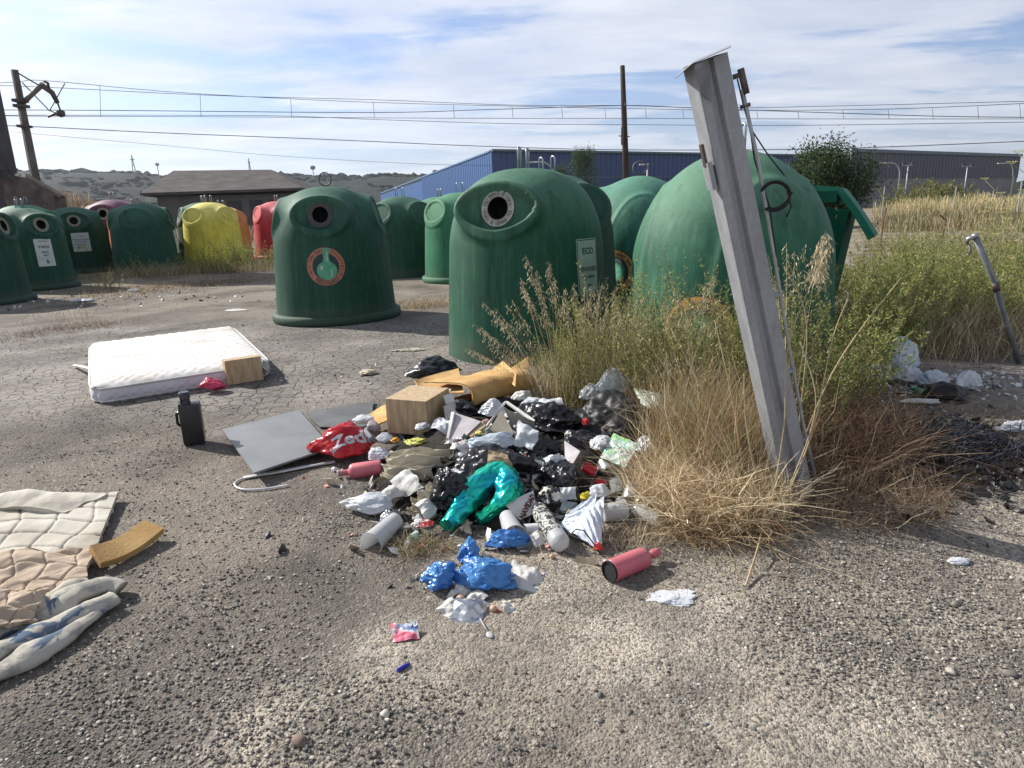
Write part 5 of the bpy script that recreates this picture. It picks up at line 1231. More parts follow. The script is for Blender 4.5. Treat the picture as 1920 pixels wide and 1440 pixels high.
def blanket():
    o = G(100, 1150, 0); V = []; F = []; k = 0
    for j, (pts, rad) in enumerate([([(-80, 1190, .07), (60, 1150, .07), (130, 1110, .07), (200, 1088, .07), (226, 1096, .05)], [.06, .055, .05, .045, .04]), ([(-80, 1240, .06), (60, 1185, .06), (150, 1140, .06), (212, 1110, .06)], [.055, .05, .048, .04]), ([(-80, 1290, .04), (40, 1232, .04), (130, 1180, .04), (200, 1130, .04)], [.04, .04, .04, .025]), ([(-80, 1165, .09), (30, 1140, .09), (120, 1098, .08), (160, 1092, .06)], [.06, .06, .05, .03])]):
        Q, R_ = roll('', pts, rad, '', j, None); mb = MB().tube([q-o for q in Q], R_, 40); P = np.concatenate(mb.V); c_ = np.repeat(np.array(Q)-o, 40, 0); nr = np.zeros_like(P); nr[:len(c_)] = P[:len(c_)]-c_; nr /= np.linalg.norm(nr, axis=1, keepdims=True)+1e-9
        P += nr*(crease(P*np.array([1, 1.8, 1.8]), 6, 6, 60+j)*.045+crease(P, 14, 5, 70+j)*.012+crease(P, 34, 5, 80+j)*.004)[:, None]; P[:, 2] = np.maximum(P[:, 2]*.68, .004); V.append(P); F += [[a+k for a in f] for f in mb.F]; k += len(P)
    tag(obj('blanket', np.vstack(V), F, KBK, None, tuple(o), smooth=True), 'folded blue and cream patterned blanket at lower left', 'blanket')
blanket()
def foamstrip():
    pts = [G(178, 1042, .05), G(215, 1036, .035), G(250, 1022, .035), (G(285, 995, .04))]; o = pts[1]; o = np.array([o[0], o[1], 0])
    Q, _ = roll('', [(178, 1044, .06), (215, 1034, .05), (250, 1016, .05), (288, 988, .06)], [1]*4, '', 0, None); V = []
    n = len(Q)
    for i, q in enumerate(Q):
        t = i/(n-1); d = (Q[min(i+1, n-1)]-Q[max(i-1, 0)]); d /= np.linalg.norm(d); s = np.array([d[1], -d[0], 0]); tw = .5-.2*t; s2 = s*math.cos(tw)+np.array([0, 0, -1])*math.sin(tw); nn = np.cross(s2, d); hw = .055; ht = .018
        for (x, y) in ((-hw, -ht), (hw, -ht), (hw, ht), (-hw, ht)): V.append(q-o+s2*x+nn*y)
    F = [[i*4+k, i*4+(k+1) % 4, (i+1)*4+(k+1) % 4, (i+1)*4+k] for i in range(n-1) for k in range(4)]+[[3, 2, 1, 0], [(n-1)*4+k for k in range(4)]]
    V = np.array(V); V[:, 2] = np.maximum(V[:, 2], .004)
    tag(obj('foam_strip', V, F, KFELT, None, tuple(o), smooth=False), 'curved strip of yellow ochre foam beside the quilt', 'foam strip')
foamstrip()
# khaki cloth: deep parallel folds
def kf(u, v):
    w = v+.18*np.sin(u*3.2)+.06*np.sin(u*9); return .020*np.sin(w*PI*6.2+2*np.sin(u*2.2))+.010*np.sin(w*37+u*5)+.006*np.sin(w*71-u*7)+.012*np.sin(u*6+w*4)
sheet('cloth', [(718, 900, .05), (800, 895, .10), (850, 842, .19), (730, 850, .14)], KKH, 'folded khaki cloth between the pink bottle and the black bag', 'cloth', n=110, amp=.018, f=3, th=.006, seed=21, folds=kf, bulge=.05)
sheet('cloth', [(765, 960, .03), (812, 968, .04), (830, 905, .14), (800, 912, .12)], KKH, 'lower tail of khaki cloth beside the hanging black strips', 'cloth', n=70, amp=.018, f=3, th=.005, seed=22, folds=kf, bulge=.05)
# ------------------------------------------------------------------ panels, drawer
KPL = mat('panel_lilac_grey', (.48, .45, .47), (.36, .33, .34), 9, .7)
def panel():
    r = thing('broken_panel', 'broken white edged panel wedged between the box and the drawer', 'panel', tuple(G(875, 800, .2))); o = np.array(r.location)
    for nm, cs, m, th in (('face', [(838, 824, .14), (868, 822, .16), (902, 790, .24), (848, 772, .27)], KPL, .008), ('edge', [(836, 826, .14), (841, 824, .145), (852, 772, .28), (846, 772, .275)], KPAPER, .012), ('side', [(852, 836, .12), (866, 832, .14), (912, 798, .22), (903, 790, .235)], KCARD, .006)):
        s = sheet(nm, cs, m, n=6, amp=.0005, f=2, th=th, seed=3, smooth=False); s.parent = r; s.location = Vector(s.location)-r.location
panel()
def drawer():
    r = thing('drawer_panel', 'open dark drawer with pale edges standing on its corner', 'drawer', tuple(G(960, 800, .2))); o = r.location.copy()
    for nm, cs, m, th in (('inner_face', [(944, 764, .30), (1003, 791, .25), (1002, 828, .14), (972, 824, .16)], mat('drawer_black', (.012, .012, .013), (.02, .02, .02), 9, .6), .006),
                          ('top_edge', [(946, 752, .315), (952, 752, .315), (1003, 787, .255), (999, 792, .245)], KPAPER, .012),
                          ('left_edge', [(905, 808, .19), (916, 800, .20), (951, 752, .315), (944, 754, .31)], KPAPER, .010),
                          ('front_face', [(914, 812, .18), (975, 850, .10), (968, 820, .17), (940, 768, .29)], mat('drawer_tan', (.28, .25, .20), (.22, .19, .15), 9, .7), .006)):
        s = sheet(nm, cs, m, n=6, amp=.0004, f=2, th=th, seed=3, smooth=False); s.parent = r; s.location = s.location-o
    for px, py, z_ in ((953, 790, .235), (965, 799, .215), (978, 807, .195)):
        c = G(px, py, z_+.02)-np.array(o); MB().lathe([(0, -.003), (.008, -.003), (.008, .003), (0, .003)], 12, frame((-.5, -.8, .3)), c).build('screw_head', KWP, r)
drawer()
sheet('card_scrap', [(1060, 880, .13), (1072, 872, .16), (1088, 846, .20), (1058, 826, .22)], KPL, 'grey kite-shaped cardboard piece among black bags', 'card', n=8, amp=.001, f=2, th=.004, seed=5, smooth=False)
def leaflet():
    m = newmat('leaflet_print'); P = m.tc.outputs['Object']; n = m.ramp(m.noise(P, 14, 4, .6, 1.5), [(.44, (.62, .66, .58)), (.5, (.10, .38, .35)), (.55, (.55, .62, .42)), (.6, (.2, .45, .12))], 'CONSTANT')
    m.L(n, m.p.inputs['Base Color']); m.p.inputs['Roughness'].default_value = .4
    s = sheet('leaflet', [(1125, 858, .14), (1172, 876, .12), (1198, 832, .20), (1150, 812, .22)], m.m, 'creased green and turquoise supermarket leaflet right of the black bags', 'leaflet', n=30, amp=.012, f=3, th=.002, seed=9)
    v, f = text2d('Q1', .055, bold=.04)
    d = np.array(G(1198, 832, .20))-np.array(G(1125, 858, .14)); d /= np.linalg.norm(d); nr = np.array([-.2, -.75, .65]); up = np.cross(nr, d); bpy.context.view_layer.update(); project('lettering', v, f, s, G(1172, 850, .155), d, up/np.linalg.norm(up), nr, KWP, .004, .02)
leaflet()
def letterpaper():
    s = sheet('paper_sheet', [(975, 975, .03), (1008, 960, .06), (1000, 920, .13), (945, 945, .09)], KPAPER, 'white paper sheet with dark red capitals beside the translucent cup', 'paper', n=24, amp=.006, f=3, th=.002, seed=19, bulge=.01)
    v, f = text2d('NAVIDAD', .036, bold=.05, sx=.85)
    d = np.array(G(1000, 928, .115))-np.array(G(978, 970, .045)); d /= np.linalg.norm(d); nr = np.array([-.1, -.8, .6]); up = np.cross(nr, d); up /= np.linalg.norm(up); bpy.context.view_layer.update(); project('lettering', v, f, s, G(990, 950, .075), d, up, nr, mat('ink_maroon', (.10, .008, .015), rough=.6), .003, .02)
letterpaper()
# ------------------------------------------------------------------ bottles, cans, cups
def R_(px, P): return S(px, P)
a = G(716, 876, .045); b_ = G(634, 888, .03); Ln = np.linalg.norm(b_-a); r0 = S(15, a)
between(a, b_, [('bottle_body', KPK, [(0, 0), (0, r0*.85), (.03, r0), (.66, r0), (.72, r0*.85), (.77, r0*.38), (.80, r0*.34)]), ('neck', mat('pink_neck', (.42, .12, .16), rough=.5), [(.79, r0*.36), (1, r0*.36), (1, r0*.2)]), ('cap', KWP, [(.985, r0*.42), (1.02, r0*.42), (1.02, 0)])], 'bottle', 'dusty pink bottle with narrow neck pointing left beside the red bag', 'bottle', 'pink bottles')
a = G(1143, 1071, .048); b_ = G(1236, 1034, .04); r0 = S(21, a)
pb = between(a, b_, [('bottle_body', KPK, [(.015, r0*.97), (.02, r0), (.62, r0), (.69, r0*.93), (.73, r0*.7), (.75, r0*.25), (.83, r0*.22)]), ('base_cap', MK, [(.0, 0), (.0, r0*.94), (-.02, r0*.96), (-.02, r0*.86), (.018, r0*.98)]), ('knob', KPK, [(.82, 0), (.82, r0*.3), (.86, r0*.42), (.95, r0*.42), (1.0, r0*.25), (1.0, 0)])], 'bottle', 'coral pink insulated bottle with black base lying on the gravel', 'bottle', 'pink bottles')
def printed():
    m = newmat('label_print'); P = m.tc.outputs['Object']; n = m.ramp(m.noise(P, 26, 4, .6, 1.2), [(.4, (.03, .03, .03)), (.5, (.55, .56, .52)), (.56, (.05, .05, .05)), (.6, (.6, .6, .58)), (.68, (.55, .25, .25))], 'CONSTANT'); m.L(n, m.p.inputs['Base Color']); m.p.inputs['Roughness'].default_value = .3; return m.m
a = G(1053, 1022, .045); b_ = G(1006, 950, .06); r0 = S(19, a)
between(a, b_, [('shell', KFR, [(0, 0), (0, r0*.6), (.03, r0*.9), (.07, r0), (.2, r0*1.0)]), ('printed_sleeve', printed(), [(.2, r0*1.0), (.85, r0), (.93, r0*.85)]), ('cap', mat('cap_yellow', (.68, .60, .05), rough=.4), [(.93, r0*.5), (1.03, r0*.45), (1.03, 0)])], 'bottle', 'fat plastic bottle in black and white printed sleeve with yellow cap', 'bottle')
a = G(1240, 975, .035); b_ = G(1172, 946, .05); r0 = S(14, a)
between(a, b_, [('bottle_body', KCP, [(0, 0), (0, r0*.8), (.04, r0), (.3, r0*.95), (.34, r0), (.6, r0), (.8, r0*.5), (.88, r0*.33), (1, r0*.33)])], 'bottle', 'crushed clear plastic bottle lying below the silver cans', 'bottle', dent=.12, seed=3)
def cup(a, b_, r0, r1, label, m=KFR, open_=True):
    return between(a, b_, [('cup_wall', m, [(0, 0), (0, r0), (1, r1), (1.0, r1*1.07), (.985, r1*1.07), (.98, r1*.96), (.03, r0*.93), (.03, 0)])], 'plastic_cup', label, 'cup', 'throwaway plastic cups')
cup(G(742, 975, .05), G(695, 1020, .035), S(15, G(700, 1000)), S(21, G(700, 1000)), 'translucent cup tipped over at the front left of the heap')
cup(G(950, 968, .07), G(965, 1003, .05), S(14, G(960, 1000)), S(20, G(960, 1000)), 'translucent cup facing the camera right of the green foil bag')
cup(G(1008, 992, .03), G(983, 996, .03), S(11, G(1000, 1000)), S(13, G(1000, 1000)), 'small white cup touching the translucent cup', KWP)
cup(G(1130, 962, .04), G(1172, 957, .04), S(16, G(1150, 960)), S(19, G(1150, 960)), 'white frosted cup lying right of the striped carrier bag')
cup(G(1163, 928, .02), G(1160, 902, .07), S(16, G(1160, 920)), S(18, G(1160, 920)), 'grey glass jar with its round mouth turned to the camera', mat('glass_grey', (.30, .33, .32), rough=.1, alpha=.55))
def can(a, b_, r, m, label, dent=0, seed=0, sq=1):
    return between(a, b_, [('can_body', m, [(.03, r*.82), (.08, r), (.9, r), (.965, r*.85)]), ('lid', KALU, [(.965, r*.85), (1.0, r*.86), (1.0, r*.78), (.975, r*.76), (.975, 0)]), ('can_bottom', KALU, [(.03, r*.82), (.0, r*.72), (.03, r*.6), (.04, 0)])], 'drink_can', label, 'can', 'empty drink cans', dent=dent, seed=seed, squash=sq)
rc = S(13, G(1110, 890))
can(G(1092, 876, .10), G(1118, 889, .07), rc*1.0, KRC, 'bright red drink can pointing its lid at the camera')
can(G(1132, 868, .10), G(1141, 885, .08), rc*.98, KALU, 'silver can seen end on right of the red can')
can(G(1118, 905, .05), G(1138, 914, .04), rc*.8, KRC, 'half buried small red can below the bright red one')
can(G(1186, 915, .06), G(1180, 940, .035), rc, KALU, 'left of the three dented silver cans in a row', .10, 1)
can(G(1212, 920, .05), G(1202, 948, .035), rc, KALU, 'middle of the three dented silver cans in a row', .14, 2, .9)
can(G(1234, 928, .05), G(1222, 956, .035), rc, KALU, 'right of the three dented silver cans in a row', .14, 3, .9)
can(G(1166, 940, .03), G(1160, 956, .02), rc*.8, KALU, 'silver can end peeping out above the frosted cup', .05, 4)
between(G(1198, 892, .05), G(1176, 868, .11), [('cup_wall', mat('paper_cup_red', (.50, .02, .02), (.60, .55, .53), 14, .5, lo=.5, hi=.53), [(0, 0), (0, rc*.8), (1, rc*1.2)]), ('cup_lid', KWP, [(1.0, rc*1.28), (1.05, rc*1.28), (1.07, rc*1.1), (1.07, 0)])], 'paper_cup', 'red and white paper cup with white lid under the leaflet', 'cup')
bag('crushed_can', 'crushed white and red can left of the bright red can', 'can', 1080, 880, .08, 22, .8, .05, mat('crush_white', (.6, .58, .56), (.5, .3, .28), 20, .4), 91, f=3, amp=.3, sub=4)
bag('crushed_bottle', 'grey crushed bottle between red bag and khaki cloth', 'bottle', 718, 822, .08, 34, 1.3, .07, KC, 92, f=2.5, amp=.2, sub=4, rz=-.7)
bag('crushed_bottle', 'grey clear crushed bottle just behind the pink bottle', 'bottle', 712, 852, .08, 44, 1.0, .08, KC, 93, f=2.5, amp=.25, sub=5, rz=-.7)
bag('plastic_pot', 'grey and purple pot beside the red bag', 'pot', 700, 800, .09, 32, 1.0, .09, mat('pot_grey', (.16, .13, .15), (.3, .28, .28), 9, .5), 94, f=1.5, amp=.08, sub=4)
bag('white_bag', 'white lump of plastic above the red bag', 'bag', 683, 787, .09, 30, 1.0, .07, KW, 95, f=2.4, amp=.2, sub=4)
def stripedbag():
    m = newmat('striped_bag'); P = m.tc.outputs['Object']
    n = m.ramp(m.noise(m.mapping(P, scale=(26, 6, 6), rot=(0, 0, .35)), 1.6, 5, .6), [(.42, (.66, .70, .76)), (.50, (.40, .46, .56)), (.56, (.70, .73, .78)), (.75, (.55, .62, .70))])
    m.L(n, m.p.inputs['Base Color']); m.p.inputs['Roughness'].default_value = .3
    r = thing('carrier_bag', 'pale striped carrier bag gathered to a red knot at the front of the heap', 'bag', tuple(G(1100, 985, .06))); o = r.location.copy()
    def ff(u, v): return .010*np.abs(np.sin((u-.5)*(1-v*.75)*PI*8))*np.clip(v*4, 0, 1)*1.0
    s = sheet('bag_film', [(1050, 985, .05), (1133, 930, .12), (1128, 1022, .03), (1112, 1026, .025)], m.m, n=70, amp=.012, f=4, th=.004, seed=33, bulge=.045, folds=ff)
    s.parent = r; s.location = s.location-o
    s = sheet('bag_film', [(1048, 990, .03), (1062, 965, .08), (1120, 925, .12), (1115, 1020, .03)], m.m, n=50, amp=.012, f=4, th=.004, seed=34, bulge=.03, folds=ff)
    s.parent = r; s.location = s.location-o
    P, F = blob(None, (.045, .04, .04), 35, f=2, amp=.2, sub=3); obj('knot', P, F, mat('knot_red', (.6, .04, .02), rough=.4), r, tuple(Vector(G(1120, 1026, .03))-o))
    q = [G(1118, 1026, .03), G(1095, 995, .10), G(1080, 992, .10), (G(1072, 1000, .07))]; MB().tube([x-np.array(o) for x in q], .003, 5).build('cord', MK, r, smooth=True)
    q = [G(1068, 1002, .07), G(1095, 1015, .05), G(1118, 1030, .02), G(1128, 1040, .01)]; MB().tube([x-np.array(o) for x in q], .003, 5).build('cord', MK, r, smooth=True)
stripedbag()
bag('white_bag', 'white dome of film behind the striped carrier bag', 'bag', 1125, 922, .10, 32, .9, .08, KW, 96, f=2, amp=.12, sub=4)
bag('wrapper', 'yellow plastic edge showing behind the striped carrier bag', 'wrapper', 1098, 930, .07, 26, .7, .05, mat('yellow_plastic', (.62, .52, .03), rough=.4), 97, f=2, amp=.15, sub=3)
EX = [('white_bag', 'small white film crumple right of the drawer corner', 1022, 768, .22, 34, KW), ('white_bag', 'white crumple on top of the middle black folds', 985, 822, .26, 30, KW), ('clear_bag', 'clear film lump left of the kite-shaped card', 1040, 862, .17, 36, KC), ('paper_pack', 'pale green printed pack at the grass edge right of the black bags', 1238, 775, .12, 60, mat('pack_green', (.50, .62, .50), (.62, .64, .6), 16, .5)), ('paper_pack', 'grey foam pack half in the straw right of the black bags', 1272, 792, .09, 56, KPL), ('glass_jar', 'brown round jar end below the torn black bag', 1136, 801, .18, 16, mat('jar_brown', (.10, .07, .05), (.2, .17, .14), 12, .3)), ('paper_ball', 'creamy crumpled napkin under the left side of the heap', 760, 905, .07, 32, KPAPER), ('paper_ball', 'beige crumpled napkin beside the khaki tail', 800, 950, .07, 26, KPAPER), ('white_bag', 'white bag corner at the left of the long black bag', 790, 800, .13, 26, KW), ('clear_bag', 'clear wrapper between the box and the broken panel', 838, 800, .15, 26, KC), ('tissue', 'grey stained tissue below the broken panel', 862, 838, .16, 26, KPAPER), ('wrapper', 'red wrapper shred on the black bags', 1098, 792, .19, 22, KR), ('white_bag', 'white film strip over the black strips', 842, 888, .17, 24, KW), ('paper_ball', 'crumpled receipt paper in front of the labelled bottle', 1010, 1012, .02, 18, KPAPER), ('tissue', 'white tissue just left of the pink bottle cap', 628, 880, .015, 14, KWP), ('wrapper', 'brown paper scrap before the drawer panel', 938, 862, .20, 26, KCARD), ('white_bag', 'white knotted film above the pouch', 1066, 925, .09, 16, KW), ('paper_ball', 'white paper crumple below the newspaper', 960, 778, .21, 24, KPAPER)]
for i, (nm, lb, px, py, z_, w, m_) in enumerate(EX):
    if i % 3 != 2 and nm != 'glass_jar': torn(nm, lb, nm.replace('_', ' '), px, py, z_+.02, w*1.5, m_, 300+i); continue
    bag(nm, lb, nm.replace('_', ' '), px, py, z_, w, .8, S(w, G(px, py, z_))*.55, m_, 200+i, f=3, amp=.34, sub=5, rz=i*1.3, planes=9)
# loose bits on the gravel
def wrap90():
    m = newmat('wrap90'); P = m.tc.outputs['Object']; n = m.ramp(m.noise(P, 9, 3, .5), [(.40, (.08, .14, .35)), (.46, (.6, .6, .62)), (.54, (.62, .1, .16)), (.7, (.65, .2, .28))]); m.L(n, m.p.inputs['Base Color']); m.p.inputs['Roughness'].default_value = .35
    s = sheet('food_wrapper', [(738, 1204, .006), (786, 1196, .008), (782, 1168, .03), (732, 1168, .03)], m.m, 'red, white and blue food wrapper with number 90 alone on the gravel', 'wrapper', n=20, amp=.010, f=3, th=.002, seed=41, edge=.05)
    v, f = text2d('90', .035, bold=.03); bpy.context.view_layer.update(); project('lettering', v, f, s, G(774, 1170, .03), (1, .1, 0), (0, .8, .6), (0, -.6, .8), KWP, .003, .01)
wrap90()
a = G(745, 1257, .008); b_ = G(768, 1244, .008); between(a, b_, [('tube_body', mat('cap_blue_dark', (.015, .02, .30), rough=.35), [(0, 0), (0, .006), (.75, .007), (.78, .004), (1, .004), (1, 0)])], 'pen_cap', 'tiny dark blue pen cap on the gravel', 'pen cap')
def spoon():
    a = G(900, 1160, .01); b_ = G(918, 1190, .008); r = thing('plastic_spoon', 'clear white plastic spoon below the foil paper', 'spoon', tuple(a)); d = b_-a
    MB().tube([(0, 0, 0), d*.75], .0028, 6).build('handle', KFR, r, smooth=True)
    V, F = ICO[3]; P = V*np.array([.012, .019, .005]); ang = math.atan2(d[1], d[0])-PI/2; c, s = math.cos(ang), math.sin(ang); P = np.stack([P[:, 0]*c-P[:, 1]*s, P[:, 0]*s+P[:, 1]*c, P[:, 2]], -1); obj('bowl', P, F, KFR, r, tuple(d), smooth=True)
spoon()
for i, (px, py, w, h, lb) in enumerate([(1262, 1120, 90, .02, 'torn clear and white film flattened on the gravel right of the coral bottle'), (1797, 1052, 36, .03, 'small white crumpled scrap on the shaded gravel at right'), (1905, 800, 60, .09, 'white crumpled bag at the right edge beside the wire tangle')]):
    bag('film_scrap', lb, 'plastic scrap', px, py, .006 if i < 2 else .03, w, .6, h, KC if i == 0 else KW, 100+i, f=3.2, amp=.4, sub=5)
bag('paper_ball', 'yellowish crumpled tissue on the asphalt left of the black bag', 'paper ball', 690, 698, .02, 38, .7, .05, mat('tissue_cream', (.55, .50, .38), (.42, .38, .28), 30, .9), 110, f=4, amp=.4, sub=4)
bag('paper_ball', 'thin torn cream tissue on the asphalt near the green bell', 'paper ball', 765, 656, .01, 60, .35, .03, mat('tissue_cream', (0, 0, 0)), 111, f=4, amp=.5, sub=4)
bag('card_scrap', 'grey torn card flat on the asphalt above the mattress', 'card', 442, 581, .01, 34, .5, .03, KPAPER, 112, f=2, amp=.3, sub=3)
bag('newspaper', 'faded blue white torn paper near the left weeds', 'paper', 160, 563, .02, 44, .7, .08, KWB, 113, f=3, amp=.35, sub=4)
bag('newspaper', 'faded white torn paper further right of the blue one', 'paper', 250, 545, .02, 30, .7, .08, KWB, 114, f=3, amp=.35, sub=4)
# right hand litter under the weeds
bag('white_bag', 'large grey white plastic bag at the top of the right litter', 'bag', 1690, 672, .18, 84, .7, .34, KWB, 120, f=2.2, amp=.14, sub=5)
bag('white_bag', 'small white bag below the large one in the right litter', 'bag', 1702, 704, .08, 60, .8, .18, KW, 121, f=2.4, amp=.2, sub=5)
bag('white_bag', 'grey white bag right of centre in the right litter', 'bag', 1746, 712, .08, 60, .8, .18, KWB, 122, f=2.4, amp=.2, sub=5)
bag('clear_bag', 'clear bag at the right end of the right litter', 'bag', 1818, 716, .08, 50, .8, .18, KC, 123, f=2.4, amp=.2, sub=5)
bag('white_bag', 'white bag left under the shrub in the right litter', 'bag', 1640, 702, .07, 80, .7, .18, KW, 124, f=2.6, amp=.25, sub=5)
bag('rubbish_bag', 'black bag lying between the white bags of the right litter', 'bag', 1770, 738, .05, 100, .6, .16, KB2, 125, f=2.2, amp=.15, sub=5)
between(G(1732, 738, .04), G(1708, 728, .06), [('bottle_body', mat('glass_green', (.02, .16, .07), rough=.12), [(0, 0), (0, .028), (.6, .028), (.8, .012), (1, .012)])], 'bottle', 'green glass bottle on the black bag in the right litter', 'bottle')
bag('pipe_piece', 'pale flattened tube lying across the right litter', 'plastic piece', 1725, 752, .03, 70, .25, .06, KPAPER, 126, f=2, amp=.1, sub=4, rz=-.25)
def tangle():
    c = G(1790, 850, .0); g = np.random.default_rng(4); mb = MB()
    for k in range(320):
        p = g.normal(size=3)*np.array([.22, .16, .06]); p[2] = abs(p[2])+.02; pts = [p]; d = g.normal(size=3)
        for _ in range(7):
            d = d+g.normal(size=3)*.8; d /= np.linalg.norm(d); q = pts[-1]+d*.05; q[2] = max(.01, min(q[2], .22-.5*abs(q[0]))); pts.append(q)
        mb.tube(pts, .0028, 3, False)
    tag(mb.build('net_tangle', mat('dark_net', (.022, .026, .045), (.03, .03, .035), 9, .7), None, loc=tuple(c)), 'tangled dark blue-black net on the gravel at right', 'net')
tangle()
# ------------------------------------------------------------------ leaning post and its fittings
KGALV = None
def galv():
    b = newmat('galvanised_weathered'); P = b.tc.outputs['Object']
    n = b.noise(b.mapping(P, scale=(7, 7, .8)), 2.2, 7, .65); v = b.vor(P, 60).outputs['Color']; s = b.n('ShaderNodeSeparateColor', ins={0: v}).outputs[0]
    col = b.mix(b.ramp(n, [(.35, 0), (.65, 1)]), (.27, .285, .305), (.37, .38, .40)); col = b.mix(.12, col, b.mix(s, (.16, .165, .17), (.45, .45, .46)))
    col = b.mix(b.math('MULTIPLY', b.ramp(b.noise(P, 5, 7, .75), [(.6, 0), (.75, 1)]), .35), col, (.25, .22, .18))
    b.L(col, b.p.inputs['Base Color']); b.p.inputs['Metallic'].default_value = .35; b.L(b.ramp(n, [(.3, .5), (.7, .68)]), b.p.inputs['Roughness'])
    bump(b, b.noise(P, 70, 5, .7), .25, .003); return b.m
KGALV = galv()
def post():
    base = G(1492, 935, 0); top = AT(1322, 112, 2.80); ax = top-base; L = np.linalg.norm(ax); ax /= L
    r = thing('leaning_post', 'galvanised steel channel post leaning left, with bent cap plate', 'post', tuple(base))
    # section axes: s across the picture, f towards the camera
    view = (base+top)/2-CC; view[2] = 0; view /= np.linalg.norm(view)
    s = np.cross(view, ax); s /= np.linalg.norm(s); f = np.cross(s, ax); f /= np.linalg.norm(f)
    if f @ view > 0: f = -f
    if s[0] < 0: s = -s
    s0, f0 = s, f; a0 = math.radians(-30); s, f = s*math.cos(a0)+f*math.sin(a0), -s*math.sin(a0)+f*math.cos(a0)
    # closed channel with a shallow groove down the front face
    sec = [(-.076, .052), (-.040, .052), (-.030, .030), (.000, .030), (.010, .052), (.076, .052), (.080, .047), (.080, -.052), (-.080, -.052), (-.080, .047)]
    V = []; F = []; n = len(sec); K = 26
    for i in range(K):
        t = i/(K-1)*L-.12*(i == 0); w = 1.0+.03*math.sin(i*.5)*.1
        for x, y in sec: V.append(ax*t+s*x*.90+f*y*.92)
    for i in range(K-1):
        for k in range(n): F.append([i*n+k, i*n+(k+1) % n, (i+1)*n+(k+1) % n, (i+1)*n+k])
    obj('channel', V, F, KGALV, r, smooth=False)
    c = ax*L; e1 = s0; e2 = f0
    P = [c+e1*-.115+e2*.085-ax*.026, c+e1*-.045+e2*.09+ax*.004, c+e1*.098+e2*.085+ax*.014, c+e1*.10-e2*.085+ax*.014, c+e1*-.045-e2*.085+ax*.005, c+e1*-.112-e2*.085-ax*.024]
    V = P+[p+ax*.003 for p in P]; F = [[0, 1, 4, 5], [1, 2, 3, 4], [11, 10, 7, 6], [10, 9, 8, 7]]+[[i, (i+1) % 6, (i+1) % 6+6, i+6] for i in range(6)]
    obj('cap_plate', V, F, KGALV, r, smooth=False)
    e1 = s; e2 = f; sg = ax*(L-.02); V = [sg+e1*-.078+e2*.056-ax*.0, sg+e1*-.02+e2*.056, sg+e1*-.035+e2*.056-ax*.13, sg+e1*-.07+e2*.056-ax*.09]; obj('gusset', V, [[0, 1, 2, 3]], mat('zinc_dark', (.16, .16, .17), (.22, .22, .23), 20, .6, .3), r)
    p0 = ax*(L*.80)+e1*-.085+e2*.02
    mb = MB(); mb.box(p0-e1*.008, (.02, .05, .11), np.array([e1, e2, ax]).T); mb.build('bracket', KGALV, r)
    mb = MB(); mb.box(p0-e1*.014+ax*.085, (.012, .02, .09), np.array([e1, e2, ax]).T); mb.build('hinge_pin', MRUST, r)
    # conduit on the right flank
    e1 = s0; e2 = f0; q = lambda t, x=.105, y=-.01: ax*t+e1*x+e2*y
    MB().tube([q(L*.93, .11), q(L*.80, .118), q(L*.62, .112), q(L*.40, .102), q(L*.2, .10), q(0.04, .11)], .0075, 8).build('conduit', mat('conduit_grey', (.42, .43, .44), (.32, .33, .34), 20, .5, .4), r, smooth=True)
    mb = MB(); mb.tube([q(L*.95, .10), q(L*.90, .104), q(L*.86, .112), q(L*.80, .106), q(L*.70, .13), q(L*.60, .118)], .003, 6); mb.build('wire', MK, r, smooth=True)
    mb = MB(); mb.tube([q(L*.86, .112), q(L*.80, .16), q(L*.755, .205)], .0028, 6); mb.build('wire', MK, r, smooth=True)
    mb = MB(); mb.tube([q(L*.955, .085), q(L*.955, .125)], .010, 8); mb.tube([q(L*.965, .118), q(L*.92, .122)], .013, 8); mb.tube([q(L*.90, .09), q(L*.90, .13)], .008, 8); mb.build('bolt_clamp', MRUST, r, smooth=True)
    mb = MB(); cc = q(L*.722, .155)
    for kk in range(3):
        R0_ = .052+.004*kk; mb.tube([cc+(e1*math.cos(a)+ax*math.sin(a))*R0_+e2*(.006*kk+.004*math.sin(3*a)) for a in np.linspace(-2.4, 2.5, 22)], .0045, 6)
    mb.tube([cc+e1*.05-ax*.02, cc+e1*.055-ax*.06, cc+e1*.03-ax*.10], .004, 6); mb.tube([cc+e1*.05+ax*.01, cc+e1*.066-ax*.012], .007, 6)
    mb.build('cable_coil', MK, r, smooth=True)
    for t in (.16, .34, .52): 
        mb = MB(); mb.box(q(L*t, .09), (.045, .03, .012), np.array([e1, e2, ax]).T); mb.build('conduit_clip', KGALV, r)
post()
